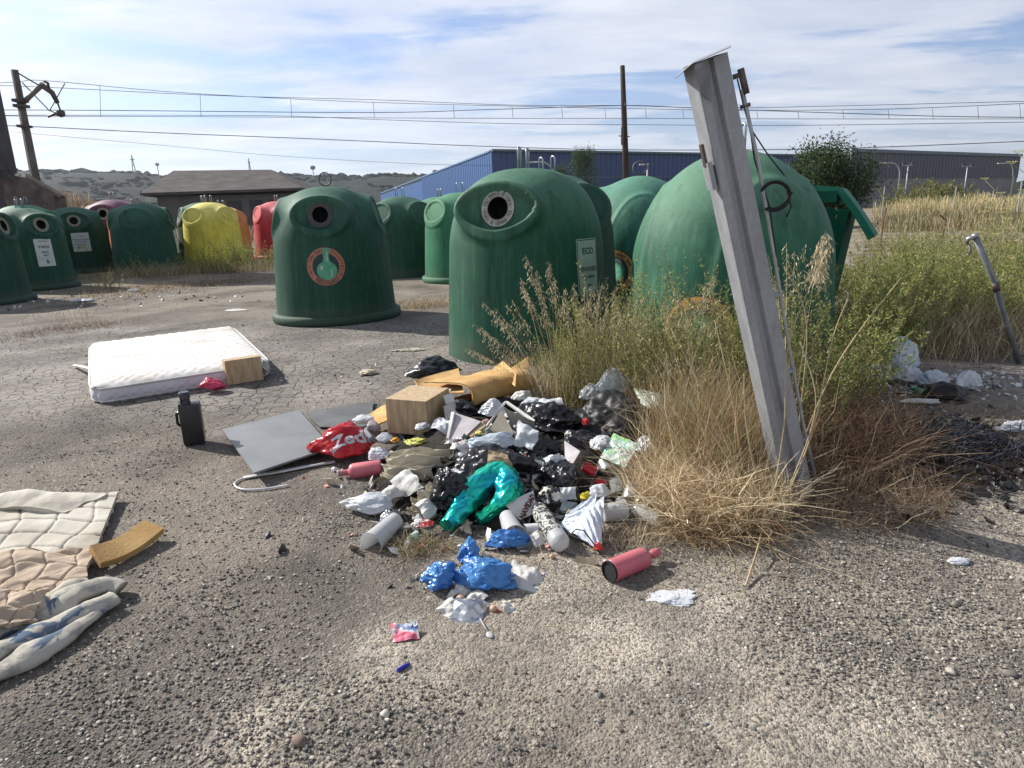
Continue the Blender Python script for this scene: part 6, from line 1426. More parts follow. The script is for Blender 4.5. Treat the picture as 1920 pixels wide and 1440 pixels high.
def pipe():
    b0 = G(1912, 682, 0); t = AT(1828, 443, b0[1]-.12); o = b0; ax = t-b0; L = np.linalg.norm(ax); ax /= L
    r = thing('bent_pipe_post', 'thin leaning metal pipe post with a broken bracket, at far right', 'post', tuple(o))
    side = np.array([ax[2], 0, -ax[0]]); m = mat('pipe_grey', (.17, .185, .20), (.26, .27, .27), 9, .55, .5, bs=.2)
    MB().tube([ax*-.05, ax*L*.5+side*.012, ax*L*.62+side*.03, ax*L], [.025, .025, .024, .024], 14).build('pipe', m, r, smooth=True)
    mb = MB(); mb.lathe([(0, L-.01), (.028, L-.01), (.030, L+.01), (.018, L+.025), (0, L+.025)], 14, frame(ax)); mb.tube([ax*(L+.0), ax*(L+.012)-side*.06, ax*(L-.03)-side*.075], [.022, .02, .012], 8); mb.build('clamp_head', mat('clamp_light', (.40, .41, .42), (.3, .3, .3), 15, .4, .6), r, smooth=True)
    MB().tube([ax*(L-.04)-side*.06, ax*(L-.10)-side*.07, ax*(L-.12)-side*.11], [.010, .009, .007], 8).build('bracket', m, r, smooth=True)
    MB().tube([ax*L*.58+side*.022, ax*L*.64+side*.03], .029, 12).build('sleeve', MRUST, r, smooth=True)
pipe()
# hinged container right of the faded bell
def container():
    p = AT(1560, 430, 6.7); o = np.array([p[0], p[1], 0]); yaw = math.atan2(o[0], o[1])
    r = thing('waste_container', 'dark green waste container with hanging lid, right of the faded bell', 'container', tuple(o), -yaw-.12)
    gm = mat('bin_green', (.004, .060, .035), (.007, .08, .045), 5, .8, bs=.1, spec=.1)
    mb = MB(); zt = AT(1545, 350, 6.9)[2]; V = []
    prof = [(0.0, .86), (zt-.12, 1.0)]
    V = [(-.42, -.25, 0), (.0, -.25, 0), (.0, .30, 0), (-.42, .30, 0), (-.55, -.34, zt-.14), (.17, -.34, zt-.24), (.17, .40, zt-.24), (-.55, .40, zt-.14)]
    mb.add(V, [(3, 2, 1, 0), (0, 1, 5, 4), (1, 2, 6, 5), (2, 3, 7, 6), (3, 0, 4, 7)]); mb.build('container_body', gm, r)
    mb = MB(); mb.box((-.25, -.345, zt-.10), (.62, .05, .10)); mb.box((-.25, .42, zt-.10), (.62, .05, .10)); mb.box((.02, .05, zt-.12), (.045, .70, .10)); mb.build('rim', gm, r)
    mb = MB(); mb.box((-.12, .05, zt-.02), (.34, .5, .05), rotm(0, .12, 0)); mb.build('lid_flap', mat('bin_green_light', (.010, .13, .08), (.014, .15, .095), 5, .6, spec=.25), r)
    MB().tube([(.08, -.25, zt-.11), (.08, .25, zt-.11)], .022, 8).build('hinge', MRUST, r, smooth=True)
    # lid hanging outward, curved along its length, ragged lower edge
    u, v, F = grid(26, 14); t = u*.52; ang = math.radians(55); X = .10+t*math.cos(ang)+.004*np.sin(u*PI); Z = zt-.03-t*math.sin(ang)+.012*np.sin(u*PI); Y = -.34+v*.36+.0*u
    P = np.stack([X, Y, Z], -1); P[:, 2] -= .012*np.sin(v*PI*4)*u; N = len(P); Q = P+np.array([-.06*math.sin(ang), 0, -.06*math.cos(ang)])
    idx = np.arange(N).reshape(26, 14); F2 = F.tolist()+[[a+N for a in q[::-1]] for q in F.tolist()]; lp = list(idx[:, 0])+list(idx[-1, 1:])+list(idx[::-1, -1][1:])+list(idx[0, ::-1][1:])
    for i in range(len(lp)-1): F2.append([lp[i], lp[i+1], lp[i+1]+N, lp[i]+N])
    obj('lid', np.vstack([P, Q]), F2, mat('bin_green_light', (0, 0, 0)), r, smooth=False)
    mb = MB(); mb.tube([(.05, -.33, zt-.2), (.08, -.33, zt-.24), (.06, -.33, zt-.3)], .009, 6); mb.build('latch', mat('rust_tan', (.28, .2, .13), (.2, .14, .09), 20, .8), r)
container()
# ------------------------------------------------------------------ vegetation generators
def ribbons(roots, dirs, lens, widths, curve, cols, seg=5, g=None, tip=.15):
    """curved tapering blades; all arrays of length n"""
    n = len(roots); t = np.linspace(0, 1, seg+1)
    side = np.cross(dirs, g.normal(size=(n, 3))); side /= np.linalg.norm(side, axis=1)[:, None]+1e-9
    horiz = curve; P = np.zeros((n, seg+1, 3))
    for k, tt in enumerate(t):
        P[:, k] = roots+dirs*(lens*tt)[:, None]+horiz*(lens*tt*tt)[:, None]
    jt = np.cumsum(g.normal(size=(n, seg+1, 3))*.035, 1); jt[:, 0] = 0; P = P+jt*lens[:, None, None]
    P[..., 2] = np.maximum(P[..., 2], .004+roots[:, None, 2]*0)
    w = widths[:, None]*(1-(1-tip)*t[None]**1.5)
    A = P-side[:, None]*w[..., None]*.5; B_ = P+side[:, None]*w[..., None]*.5
    V = np.stack([A, B_], 2).reshape(-1, 3); base = (np.arange(n)*(seg+1)*2)[:, None]+np.arange(seg)[None]*2
    F = np.stack([base, base+1, base+3, base+2], -1).reshape(-1, 4)
    C = np.repeat(cols, (seg+1)*2, 0); return V, F, C, P
STRAW = np.array([(.48, .39, .24), (.36, .28, .17), (.60, .51, .34), (.27, .20, .125), (.70, .62, .45), (.19, .14, .09)])
REDD = np.array([(.17, .10, .065), (.24, .155, .10), (.10, .062, .042), (.34, .25, .165), (.20, .12, .07)])
RUST = np.array([(.42, .25, .12), (.34, .19, .09), (.50, .33, .17), (.22, .12, .06)])
GREEN = np.array([(.10, .15, .04), (.15, .20, .055), (.07, .11, .03), (.22, .25, .08), (.28, .28, .09)])
OLIVE = np.array([(.20, .20, .07), (.30, .27, .11), (.13, .15, .05), (.38, .33, .15)])
def leafmat(name, sub=.35, rough=.7):
    if name in MATS: return MATS[name]
    b = newmat(name); c = b.n('ShaderNodeAttribute', attribute_name='tint').outputs['Color']; b.L(c, b.p.inputs['Base Color']); b.p.inputs['Roughness'].default_value = rough; b.p.inputs['Specular IOR Level'].default_value = .3
    tr = b.n('ShaderNodeBsdfTranslucent', ins={0: c}); ms = b.n('ShaderNodeMixShader', ins={0: sub, 1: b.p.outputs[0], 2: tr.outputs[0]}); b.L(ms.outputs[0], b.m.node_tree.nodes['Material Output'].inputs[0]); MATS[name] = b.m; return b.m
LM = leafmat('dry_blade', .3); LG = leafmat('green_leaf', .35, .6)
def cols(g, pal, n, sp=.22): return pal[g.integers(0, len(pal), n)]*g.uniform(1-sp, 1+sp, (n, 1))
def upd(g, n, lean, bias=(0, 0)):
    a = g.random(n)*2*PI; s = np.abs(g.normal(size=n))*lean; d = np.stack([np.cos(a)*s+bias[0], np.sin(a)*s+bias[1], np.ones(n)], -1); return d/np.linalg.norm(d, axis=1)[:, None]
def tuft(name, label, cx_, cy_, rx, ry, n, h, w, pal, seed, lean=.35, curve=.3, bias=(0, 0), seg=5, cat=None, kind='stuff', mass=1.0, m=None, group=None, xy=None):
    g = np.random.default_rng(seed)
    if xy is None:
        a = g.random(n)*2*PI; q = g.random(n)**.6; xy = np.stack([cx_+np.cos(a)*q*rx, cy_+np.sin(a)*q*ry], -1)
    n = len(xy); root = np.concatenate([xy, np.zeros((n, 1))], 1); o = np.array([cx_, cy_, 0]); root = root-o
    d = upd(g, n, lean, bias); ln = h*g.uniform(.35, 1.0, n); cv = np.stack([g.normal(size=n), g.normal(size=n), -np.abs(g.normal(size=n))*.6], -1)*curve
    V, F, C, P = ribbons(root, d, ln, w*g.uniform(.5, 1.3, n), cv, cols(g, pal, n), seg, g)
    return tag(obj(name, V, F, m or LM, None, tuple(o), smooth=False, colors=C), label, cat, group, kind)
def panicle(g, tip, d, L, n, size, pal):
    """drooping seed head: fine branchlets with hanging spikelets"""
    V = []; F = []; C = []; k = 0
    t = g.random(n)**.8; p = tip[None]-d[None]*(L*t)[:, None]*.8
    a = g.random(n)*2*PI; reach = size*g.uniform(.6, 3.2, n)*(0.5+t); q = p+np.stack([np.cos(a)*reach, np.sin(a)*reach, -reach*g.uniform(.2, 1.1, n)], -1)
    down = np.stack([np.cos(a)*.4, np.sin(a)*.4, -np.ones(n)], -1)+g.normal(size=(n, 3))*.25; down /= np.linalg.norm(down, axis=1)[:, None]
    side = np.cross(down, g.normal(size=(n, 3))); side /= np.linalg.norm(side, axis=1)[:, None]; ln = size*g.uniform(1.2, 2.4, n); w = ln*.24
    A = np.stack([q, q+down*(ln*.45)[:, None]+side*(w)[:, None]*.5, q+down*ln[:, None], q+down*(ln*.45)[:, None]-side*(w)[:, None]*.5], 1)
    V1 = A.reshape(-1, 3); F1 = np.arange(n*4).reshape(n, 4); c = cols(g, pal, n, .25); C1 = np.repeat(c, 4, 0)
    sd = np.cross(q-p, g.normal(size=(n, 3))); sd /= np.linalg.norm(sd, axis=1)[:, None]+1e-9; hw = .0007
    V2 = np.stack([p-sd*hw, p+sd*hw, q+sd*hw, q-sd*hw], 1).reshape(-1, 3); F2 = np.arange(n*4).reshape(n, 4)+len(V1)
    return np.vstack([V1, V2]), np.vstack([F1, F2]), np.vstack([C1, np.repeat(c*.8, 4, 0)])
def oat(label, base, tips, seed, pal=STRAW, n_sp=46, size=.011, stemw=.0035, L=.26, group='wild oat clumps'):
    """a clump: each stem runs from near base to a given tip point, drooping seed head on top"""
    g = np.random.default_rng(seed); base = np.array(base); r = thing('wild_oat', label, 'grass plant', tuple(base), group=group)
    SV, SF, SCc, k = [], [], [], 0; HV, HF, HC, j = [], [], [], 0
    for tp in tips:
        tp = np.array(tp)-base; b0 = np.array([g.normal()*.03, g.normal()*.03, 0]); H = tp[2]; mid = b0+(tp-b0)*.55+np.array([-(tp[0]-b0[0])*.18, 0, H*.10])
        pts = [(1-t)**2*b0+2*t*(1-t)*mid+t*t*tp for t in np.linspace(0, 1, 10)]; sd = g.normal(size=3); sd[2] = 0; sd /= np.linalg.norm(sd)
        V = []
        for i, p in enumerate(pts): w = stemw*(1-.6*i/9); V += [p-sd*w/2, p+sd*w/2]
        SV.append(np.array(V)); SF.append(np.array([[2*i, 2*i+1, 2*i+3, 2*i+2] for i in range(9)])+k); k += len(V); SCc.append(np.repeat(cols(g, pal, 1), len(V), 0))
        d = pts[-1]-pts[-3]; d /= np.linalg.norm(d)
        hv, hf, hc = panicle(g, pts[-1], d, L, n_sp, size, pal[[0, 2, 4, 1]] if len(pal) > 4 else pal); HV.append(hv); HF.append(hf+j); HC.append(hc); j += len(hv)
    obj('stems', np.vstack(SV), np.vstack(SF), LM, r, smooth=False, colors=np.vstack(SCc)); obj('seed_heads', np.vstack(HV), np.vstack(HF), LM, r, smooth=False, colors=np.vstack(HC))
    return r
def shrub(label, base, rx, ry, h, ns, nl, ls, pal, seed, stempal=REDD, spread=.5, name='green_shrub', cat='shrub', group='shrubs around the post', leafstart=.25, lean=(0, 0), vertical=1.0, tilt=.9):
    g = np.random.default_rng(seed); base = np.array(base, float); r = thing(name, label, cat, tuple(base), group=group)
    a = g.random(ns)*2*PI; q = g.random(ns)**.5; root = np.stack([np.cos(a)*q*rx*.5, np.sin(a)*q*ry*.5, np.zeros(ns)], -1)
    d = np.stack([np.cos(a)*q*spread+g.normal(size=ns)*.12+lean[0], np.sin(a)*q*spread+g.normal(size=ns)*.12+lean[1], np.ones(ns)*vertical], -1); d /= np.linalg.norm(d, axis=1)[:, None]
    ln = h*g.uniform(.55, 1.08, ns)*(1-.25*q); cv = np.stack([g.normal(size=ns)*.12, g.normal(size=ns)*.12, g.uniform(-.05, .10, ns)], -1)
    V, F, C, P = ribbons(root, d, ln, np.full(ns, .006), cv, cols(g, stempal, ns), 6, g)
    obj('stems', V, F, LM, r, smooth=False, colors=C)
    # leaves up each stem and on short side twigs
    n = ns*nl; si = np.repeat(np.arange(ns), nl); t = leafstart+(1-leafstart)*g.random(n)**.8; x = t*6; i0 = np.clip(x.astype(int), 0, 5); fr = (x-i0)[:, None]
    p = P[si, i0]*(1-fr)+P[si, i0+1]*fr; tw = g.normal(size=(n, 3))*(.016*h+.004)*np.clip(1.3-t, .25, 1)[:, None]; p = p+tw
    dd = (P[si, 6]-P[si, 0]); dd /= np.linalg.norm(dd, axis=1)[:, None]; az = g.random(n)*2*PI
    out = np.stack([np.cos(az), np.sin(az), np.zeros(n)], -1); ld = dd*.8+out*tilt+g.normal(size=(n, 3))*.2; ld /= np.linalg.norm(ld, axis=1)[:, None]
    sd = np.cross(ld, g.normal(size=(n, 3))); sd /= np.linalg.norm(sd, axis=1)[:, None]; L = ls*g.uniform(.5, 1.3, n); w = L*.26
    A = np.stack([p, p+ld*(L*.5)[:, None]+sd*w[:, None]*.5, p+ld*L[:, None], p+ld*(L*.5)[:, None]-sd*w[:, None]*.5], 1)
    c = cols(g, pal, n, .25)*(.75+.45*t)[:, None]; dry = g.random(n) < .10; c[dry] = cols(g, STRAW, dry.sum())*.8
    obj('foliage', A.reshape(-1, 3), np.arange(n*4).reshape(n, 4), LG, r, smooth=False, colors=np.repeat(c, 4, 0)); return r
# ------------------------------------------------------------------ around the post
b0 = G(1370, 960, 0)
tuft('dry_grass', 'thick tangle of straw coloured dead grass at the foot of the leaning post', b0[0]-.07, b0[1]+.12, .38, .40, 5000, .36, .0050, np.vstack([STRAW*1.4, STRAW*1.3, STRAW[:3]*1.5, RUST[:2]]), 201, lean=.5, curve=.5, bias=(-.10, -.08))
tuft('dry_grass', 'standing straw stalks rising left of the leaning post', b0[0]+.04, b0[1]+.50, .30, .40, 2400, .74, .0038, np.vstack([STRAW, RUST, OLIVE]), 202, lean=.28, curve=.22, bias=(-.04, 0))
tuft('dry_grass', 'flattened dead grass spilling over the gravel below the post', b0[0]-.10, b0[1]-.20, .32, .16, 1000, .16, .004, np.vstack([STRAW*1.2, RUST]), 203, lean=1.2, curve=.8, bias=(-.1, -.3))
b1 = G(1590, 960, 0)
tuft('reddish_litter', 'reddish brown dead stalks and leaves in the shade right of the post', b1[0]+.05, b1[1]+.30, .55, .55, 3000, .26, .0035, np.vstack([REDD, REDD, STRAW[:3]]), 204, lean=.95, curve=.6)
tuft('reddish_litter', 'low brown dead weeds under the green shrubs', b1[0]+.15, b1[1]+.9, .6, .6, 4200, .5, .005, REDD*.8, 205, lean=.6, curve=.5)  # palette darkened to paint in the shade under the shrubs
tuft('dry_grass', 'bleached dead grass behind the heap beneath the oat stems', G(1060, 755)[0], G(1060, 755)[1]+.2, .55, .30, 1800, .42, .004, STRAW*1.1, 206, lean=.35, curve=.3)
tuft('dry_grass', 'dead grass filling the gap between the heap and the post', G(1300, 830)[0], G(1300, 830)[1]+.05, .42, .5, 2400, .46, .004, np.vstack([STRAW, REDD, OLIVE]), 207, lean=.4, curve=.4)
# tall cane-like dry stems crossing the post
YG0 = np.array([(.30, .31, .10), (.40, .38, .15)])
def canes():
    spec = [([(1398, 1098), (1430, 980), (1425, 900)], 0), ([(1440, 985), (1485, 900), (1530, 760), (1500, 640)], 0), ([(1445, 960), (1470, 800), (1480, 640), (1550, 470)], 0), ([(1455, 975), (1520, 820), (1560, 640), (1590, 560)], 0), ([(1430, 960), (1400, 800), (1395, 700)], 0), ([(1410, 950), (1340, 780), (1260, 620)], 0), ([(1425, 955), (1300, 760), (1180, 600)], 0), ([(1480, 930), (1500, 780), (1512, 600), (1470, 500)], 0), ([(1400, 940), (1375, 760), (1340, 600)], 0), ([(1380, 960), (1290, 860), (1220, 720)], 0), ([(1465, 940), (1560, 700), (1690, 520)], 0), ([(1500, 770), (1600, 740), (1700, 735)], 0)]
    for i, (px, _) in enumerate(spec):
        b_ = G(px[0][0], min(px[0][1], 1000), 0); Y = b_[1]-.03*(i % 3)
        pts = [b_]+[AT(x, y, Y-.02*k) for k, (x, y) in enumerate(px[1:])]; Q = []
        if i == 0: pts = [G(1398, 1098, .01), G(1425, 1010, .05), AT(1432, 950, 3.0), AT(1425, 880, 3.02)]
        for a in range(len(pts)-1):
            p0, p1, p2, p3 = [pts[min(max(j, 0), len(pts)-1)] for j in (a-1, a, a+1, a+2)]
            for t in np.linspace(0, 1, 6, endpoint=False): Q.append(.5*((2*p1)+(-p0+p2)*t+(2*p0-5*p1+4*p2-p3)*t*t+(-p0+3*p1-3*p2+p3)*t**3))
        Q.append(pts[-1]); o = Q[0]; n = len(Q)
        ob = MB().tube([q-o for q in Q], [.0042*(1-.6*k/n) for k in range(n)], 6).build('dry_cane', mat('cane', (.52, .42, .26), (.36, .27, .15), 6, .7), None, smooth=True, loc=tuple(o))
        tag(ob, 'long bleached dry stem rising from the clump at the post', 'dry stem', 'dry stems by the leaning post')
canes()
def tipset(bpx, lst, Y):  # tips as photo pixels at about the depth of the clump
    g = np.random.default_rng(bpx[0]); return [AT(x, y, Y+g.normal()*.06) for x, y in lst]
def oats(label, bpx, lst, seed, **kw):
    b_ = G(bpx[0], bpx[1], 0); return oat(label, b_, tipset(bpx, lst, b_[1]), seed, **kw)
tuft('dry_grass', 'upright golden stalks behind the heap left of the leaning post', G(1240, 780)[0], G(1260, 780)[1]+.35, .75, .30, 1700, .95, .0042, np.vstack([STRAW, OLIVE, OLIVE, YG0, YG0*.7]), 216, lean=.22, curve=.22)
tuft('reddish_litter', 'burnt looking stalks, darkened to deepen the shade over the gravel at right', G(1720, 870)[0], G(1720, 870)[1], .6, .35, 2200, .13, .0035, REDD*.45, 217, lean=1.3, curve=.5)  # palette cut down so the stalks paint in part of the shade
oats('tallest drooping oat clump in front of the cream-ringed bell', (1045, 765), [(985, 478), (1005, 505), (975, 520), (1040, 520), (1015, 555), (985, 545), (1028, 490), (1060, 540)], 301, n_sp=70)
oats('oat clump arching left across the foot of the cream-ringed bell', (1030, 775), [(905, 566), (925, 575), (885, 605), (900, 612), (870, 650), (950, 570), (930, 600), (960, 560), (915, 640)], 302, n_sp=50)
oats('low oat stems bending over the ochre felt mat', (1015, 770), [(885, 655), (905, 668), (940, 640), (965, 655), (950, 610), (985, 600)], 303, n_sp=30)
oats('dense oat clump right of the tallest, before the green notice', (1095, 760), [(1075, 530), (1110, 528), (1095, 545), (1130, 530), (1060, 560), (1120, 560), (1085, 580), (1140, 570), (1150, 600)], 304, n_sp=60)
oats('oat clump before the gap between the two bells', (1170, 770), [(1150, 545), (1180, 548), (1200, 560), (1165, 580), (1215, 585), (1195, 610), (1230, 570)], 305, n_sp=50)
oats('yellow oat clump under the orange ringed sticker', (1280, 800), [(1245, 560), (1270, 545), (1300, 560), (1325, 530), (1340, 515), (1290, 590), (1350, 555), (1365, 570), (1320, 600)], 306, n_sp=55)
oats('tall single drooping oat head right of the leaning post', (1460, 930), [(1548, 430), (1556, 442), (1540, 450)], 307, n_sp=110, size=.013)
oats('oat stems with pale open heads between post and conduit', (1470, 880), [(1440, 478), (1455, 492), (1490, 470), (1512, 455), (1475, 455)], 308, n_sp=22)
oats('small oat clump left of the post above the cans', (1300, 850), [(1240, 640), (1265, 660), (1290, 640), (1320, 655), (1350, 640)], 309, n_sp=30)
# shrubs
def at(px, py): return G(px, py, 0)
YG = np.array([(.24, .27, .07), (.32, .33, .09), (.16, .20, .05), (.40, .38, .12)])
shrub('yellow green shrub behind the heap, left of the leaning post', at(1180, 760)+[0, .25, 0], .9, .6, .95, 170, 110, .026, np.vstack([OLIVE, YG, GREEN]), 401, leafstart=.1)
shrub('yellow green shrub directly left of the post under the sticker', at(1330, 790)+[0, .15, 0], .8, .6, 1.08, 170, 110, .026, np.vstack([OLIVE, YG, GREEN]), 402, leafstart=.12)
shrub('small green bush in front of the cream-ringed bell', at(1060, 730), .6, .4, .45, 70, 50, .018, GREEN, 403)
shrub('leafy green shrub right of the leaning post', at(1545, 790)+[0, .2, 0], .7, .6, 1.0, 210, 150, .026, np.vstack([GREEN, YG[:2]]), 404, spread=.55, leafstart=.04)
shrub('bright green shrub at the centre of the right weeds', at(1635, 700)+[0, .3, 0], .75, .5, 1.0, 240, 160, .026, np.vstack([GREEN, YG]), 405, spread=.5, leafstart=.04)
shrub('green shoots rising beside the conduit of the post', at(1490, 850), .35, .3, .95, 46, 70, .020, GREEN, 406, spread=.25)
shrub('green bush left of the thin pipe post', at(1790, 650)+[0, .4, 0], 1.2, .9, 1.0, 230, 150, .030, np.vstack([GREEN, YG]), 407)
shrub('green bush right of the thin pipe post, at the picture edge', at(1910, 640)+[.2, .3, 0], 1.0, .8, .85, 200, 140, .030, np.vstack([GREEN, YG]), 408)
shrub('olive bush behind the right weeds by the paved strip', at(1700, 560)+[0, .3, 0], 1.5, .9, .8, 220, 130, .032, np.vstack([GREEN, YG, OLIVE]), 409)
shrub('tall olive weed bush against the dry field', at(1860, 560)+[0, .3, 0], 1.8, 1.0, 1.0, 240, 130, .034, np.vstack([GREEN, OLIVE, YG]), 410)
shrub('loose green bush in the shade behind the right litter', at(1760, 630), .9, .6, .55, 90, 60, .022, GREEN, 411)
tuft('dry_grass', 'straw stalks around the thin pipe post', at(1800, 660)[0], at(1800, 660)[1]+.2, 1.0, .7, 2600, .75, .0045, STRAW, 208, lean=.4, curve=.35)
tuft('dry_grass', 'dead brown stalks between the right shrubs', at(1760, 650)[0], at(1760, 650)[1]+.2, .8, .4, 2400, .60, .004, np.vstack([REDD, STRAW]), 209, lean=.5, curve=.4)
tuft('dry_grass', 'thin dry grass over the gravel at the right edge', at(1850, 780)[0], at(1850, 780)[1]-.2, 1.0, .45, 1200, .14, .003, np.vstack([REDD, STRAW]), 210, lean=1.2, curve=.6)
tuft('weed_tuft', 'small dry green tuft in front of the heap beside the cup', at(790, 1030)[0], at(790, 1030)[1], .16, .10, 480, .10, .0028, np.vstack([STRAW, OLIVE, REDD]), 211, lean=.9, curve=.5)
tuft('weed_tuft', 'dry tuft between the coral bottle and the cans', at(1200, 1010)[0], at(1200, 1010)[1], .20, .12, 420, .12, .0028, STRAW, 212, lean=.9, curve=.5)
def straws():
    g = np.random.default_rng(77); n = 420; px = g.uniform(700, 1500, n); py = 1010+np.abs(g.normal(size=n))*60; xy = np.array([G(a, b_)[:2] for a, b_ in zip(px, py)])
    tuft('loose_straw', 'loose straws lying on the gravel below the heap', 0, 0, 0, 0, n, .16, .0022, STRAW, 213, lean=6, curve=.2, xy=xy, seg=3)
straws()
shrub('dense bright green bush left of the thin pipe post, nearest the grey bags', at(1700, 610)+[0, .1, 0], 1.0, .6, .95, 230, 150, .028, np.vstack([GREEN, YG]), 412, spread=.45, leafstart=.05)
shrub('dense green bush in line with the thin pipe post top', at(1800, 600)+[0, .6, 0], 1.2, .7, .95, 220, 140, .030, np.vstack([GREEN, YG, OLIVE[:1]]), 413, spread=.45, leafstart=.05)
# ------------------------------------------------------------------ weeds on the left lot
def weedband(name, label, pts, n, h, w, pal, seed, lean=.4, kind='stuff', wid=.5):
    g = np.random.default_rng(seed); Q = np.array([G(*p)[:2] for p in pts]); seg = g.integers(0, len(Q)-1, n); t = g.random((n, 1)); xy = Q[seg]*(1-t)+Q[seg+1]*t+g.normal(size=(n, 2))*wid
    return tuft(name, label, float(Q[:, 0].mean()), float(Q[:, 1].mean()), 0, 0, n, h, w, pal, seed, lean=lean, curve=.35, xy=xy)
weedband('weeds', 'dry weeds growing round the feet of the left bells', [(215, 520), (330, 515), (420, 508), (505, 505)], 3600, .42, .008, np.vstack([STRAW, OLIVE]), 221, wid=.45)
weedband('weeds', 'brown matted dead weeds on the asphalt before the left bells', [(180, 560), (330, 535), (510, 525)], 2600, .16, .007, np.vstack([REDD, STRAW[:2]]), 222, lean=.9, wid=.6)
weedband('weeds', 'thin line of dead weeds above the mattress', [(0, 640), (120, 615), (200, 610)], 700, .10, .006, REDD, 223, lean=1.2, wid=.25)
weedband('weeds', 'straw tuft at the foot of the green bells in the gap', [(745, 578), (800, 575), (838, 570)], 900, .20, .006, STRAW, 224, lean=.6, wid=.2)
weedband('weeds', 'small stems sprouting on the lot at the far left', [(120, 590), (150, 600), (90, 600)], 90, .30, .005, REDD, 225, lean=.4, wid=.3)
shrub('green weed bush in front of the yellow bell', at(410, 512), 1.7, .8, .95, 90, 60, .045, np.vstack([YG, GREEN]), 421, group='weed bushes by the left bells', spread=.35)
shrub('green weed bush between the yellow and the roundel bell', at(475, 508), 1.4, .8, 1.0, 80, 60, .045, np.vstack([YG, GREEN]), 422, group='weed bushes by the left bells', spread=.35)
shrub('thin dark weeds in front of the green bell with its mouth turned right', at(285, 518), 1.6, .6, .7, 40, 40, .035, OLIVE, 423, group='weed bushes by the left bells', spread=.5)
shrub('low weed at the corner of the green bell near the broken glass', at(205, 545), .9, .5, .4, 40, 40, .03, OLIVE, 424, group='weed bushes by the left bells', spread=.5)
# bank behind the left bells
weedband('dry_bank_grass', 'tall dead grass on the bank behind the left bells', [(100, 440), (180, 432), (260, 428)], 5200, 1.3, .03, np.vstack([STRAW*.8, REDD]), 231, lean=.35, wid=3.5)
def bankgrass(name, label, x0, x1, y0, y1, n, h, w, pal, seed, zf, lean=.35):
    g = np.random.default_rng(seed); X = g.uniform(x0, x1, n); Y = g.uniform(y0, y1, n); root = np.stack([X, Y, zf(X, Y)], -1); d = upd(g, n, lean); ln = h*g.uniform(.4, 1, n)
    side = np.cross(d, g.normal(size=(n, 3))); side /= np.linalg.norm(side, axis=1)[:, None]; o = root.mean(0); P = root-o
    V = np.stack([P-side*w/2, P+side*w/2, P+d*ln[:, None]+side*w*.2, P+d*ln[:, None]-side*w*.2], 1).reshape(-1, 3); C = np.repeat(cols(g, pal, n), 4, 0)
    tag(obj(name, V, np.arange(n*4).reshape(n, 4), LM, None, tuple(o), smooth=False, colors=C), label, None, None, 'stuff')
def ez(X, Y):
    e = np.clip((-19-(X+.28*(Y-30)))/9, 0, 1); e = e*e*(3-2*e); return e*np.clip((Y-27)/5, 0, 1)*np.clip((72-Y)/12, 0, 1)*3.2
bankgrass('bank_scrub', 'dry brown scrub over the bank at left', -34, -16, 29, 55, 9000, 1.1, .05, np.vstack([REDD, STRAW*.7]), 232, ez)
# ------------------------------------------------------------------ the dry field on the right
def field():
    g = np.random.default_rng(55); n = 60000
    Y = 24+66*g.random(n)**1.5; px = g.uniform(1560, 2150, n); X = np.array([0.]); 
    k = (px-960)/CF; X = k*Y*1.02+Y*.02
    cl = vn(np.stack([X, Y, X*0], -1), .35, 3)+.6*vn(np.stack([X, Y, X*0], -1), 1.1, 4); keep = (g.random(n) < np.clip(.70+cl*1.8, .05, 1)) & (Y > 27+cl*14) & (px > 1600+cl*90); X = X[keep]; Y = Y[keep]; n = len(X)
    lf = vn(np.stack([X, Y, X*0], -1), .13, 6); h = (.80+cl[keep]*.8+lf*1.9)*g.uniform(.55, 1.1, n)*np.clip((Y-23)/5, .35, 1); root = np.stack([X, Y, np.zeros(n)], -1); d = upd(g, n, .28); w = .018+.00045*Y
    side = np.cross(d, g.normal(size=(n, 3))); side /= np.linalg.norm(side, axis=1)[:, None]; tip = root+d*h[:, None]
    o = np.array([30, 40, 0.]); V = np.stack([root-side*w[:, None]/2, root+side*w[:, None]/2, tip+side*w[:, None]*.3, tip-side*w[:, None]*.3], 1).reshape(-1, 3)-o
    gold = np.array([(.46, .37, .21), (.56, .47, .29), (.38, .29, .15), (.30, .24, .13), (.48, .42, .28), (.20, .21, .09), (.16, .18, .07)]); C = np.repeat(cols(g, gold, n, .15)*np.clip(1+lf*1.6, .5, 1.4)[:, None], 4, 0)
    tag(obj('dry_field', V, np.arange(n*4).reshape(n, 4), LM, None, tuple(o), smooth=False, colors=C), 'golden field of tall dry grass before the grey hall', None, None, 'stuff')
field()
def fieldnear():
    g = np.random.default_rng(56); n = 9000; Y = 10+16*g.random(n); px = g.uniform(1640, 2100, n); X = (px-960)/CF*Y*1.02+Y*.02; cl = vn(np.stack([X, Y, X*0], -1), .5, 8); k = cl > .0; xy = np.stack([X, Y], -1)[k]
    tuft('dry_grass', 'patchy dry grass between the paved strip and the golden field', 14, 17, 0, 0, 0, .55, .012, np.vstack([STRAW, OLIVE]), 214, lean=.5, curve=.3, xy=xy, seg=3)
fieldnear()
shrub('green bush in the dry field before the grey hall, left one', np.array([AT(1722, 395, 58)[0], 58, 0]), 5, 3, 3.0, 130, 90, .22, np.vstack([GREEN*.8, OLIVE*.7]), 431, group='bushes in the dry field', leafstart=.1, spread=.5)
shrub('darker bush in the dry field before the grey hall, right one', np.array([AT(1772, 395, 60)[0], 60, 0]), 4, 3, 2.6, 110, 90, .20, GREEN*.55, 432, group='bushes in the dry field', leafstart=.1, spread=.5)
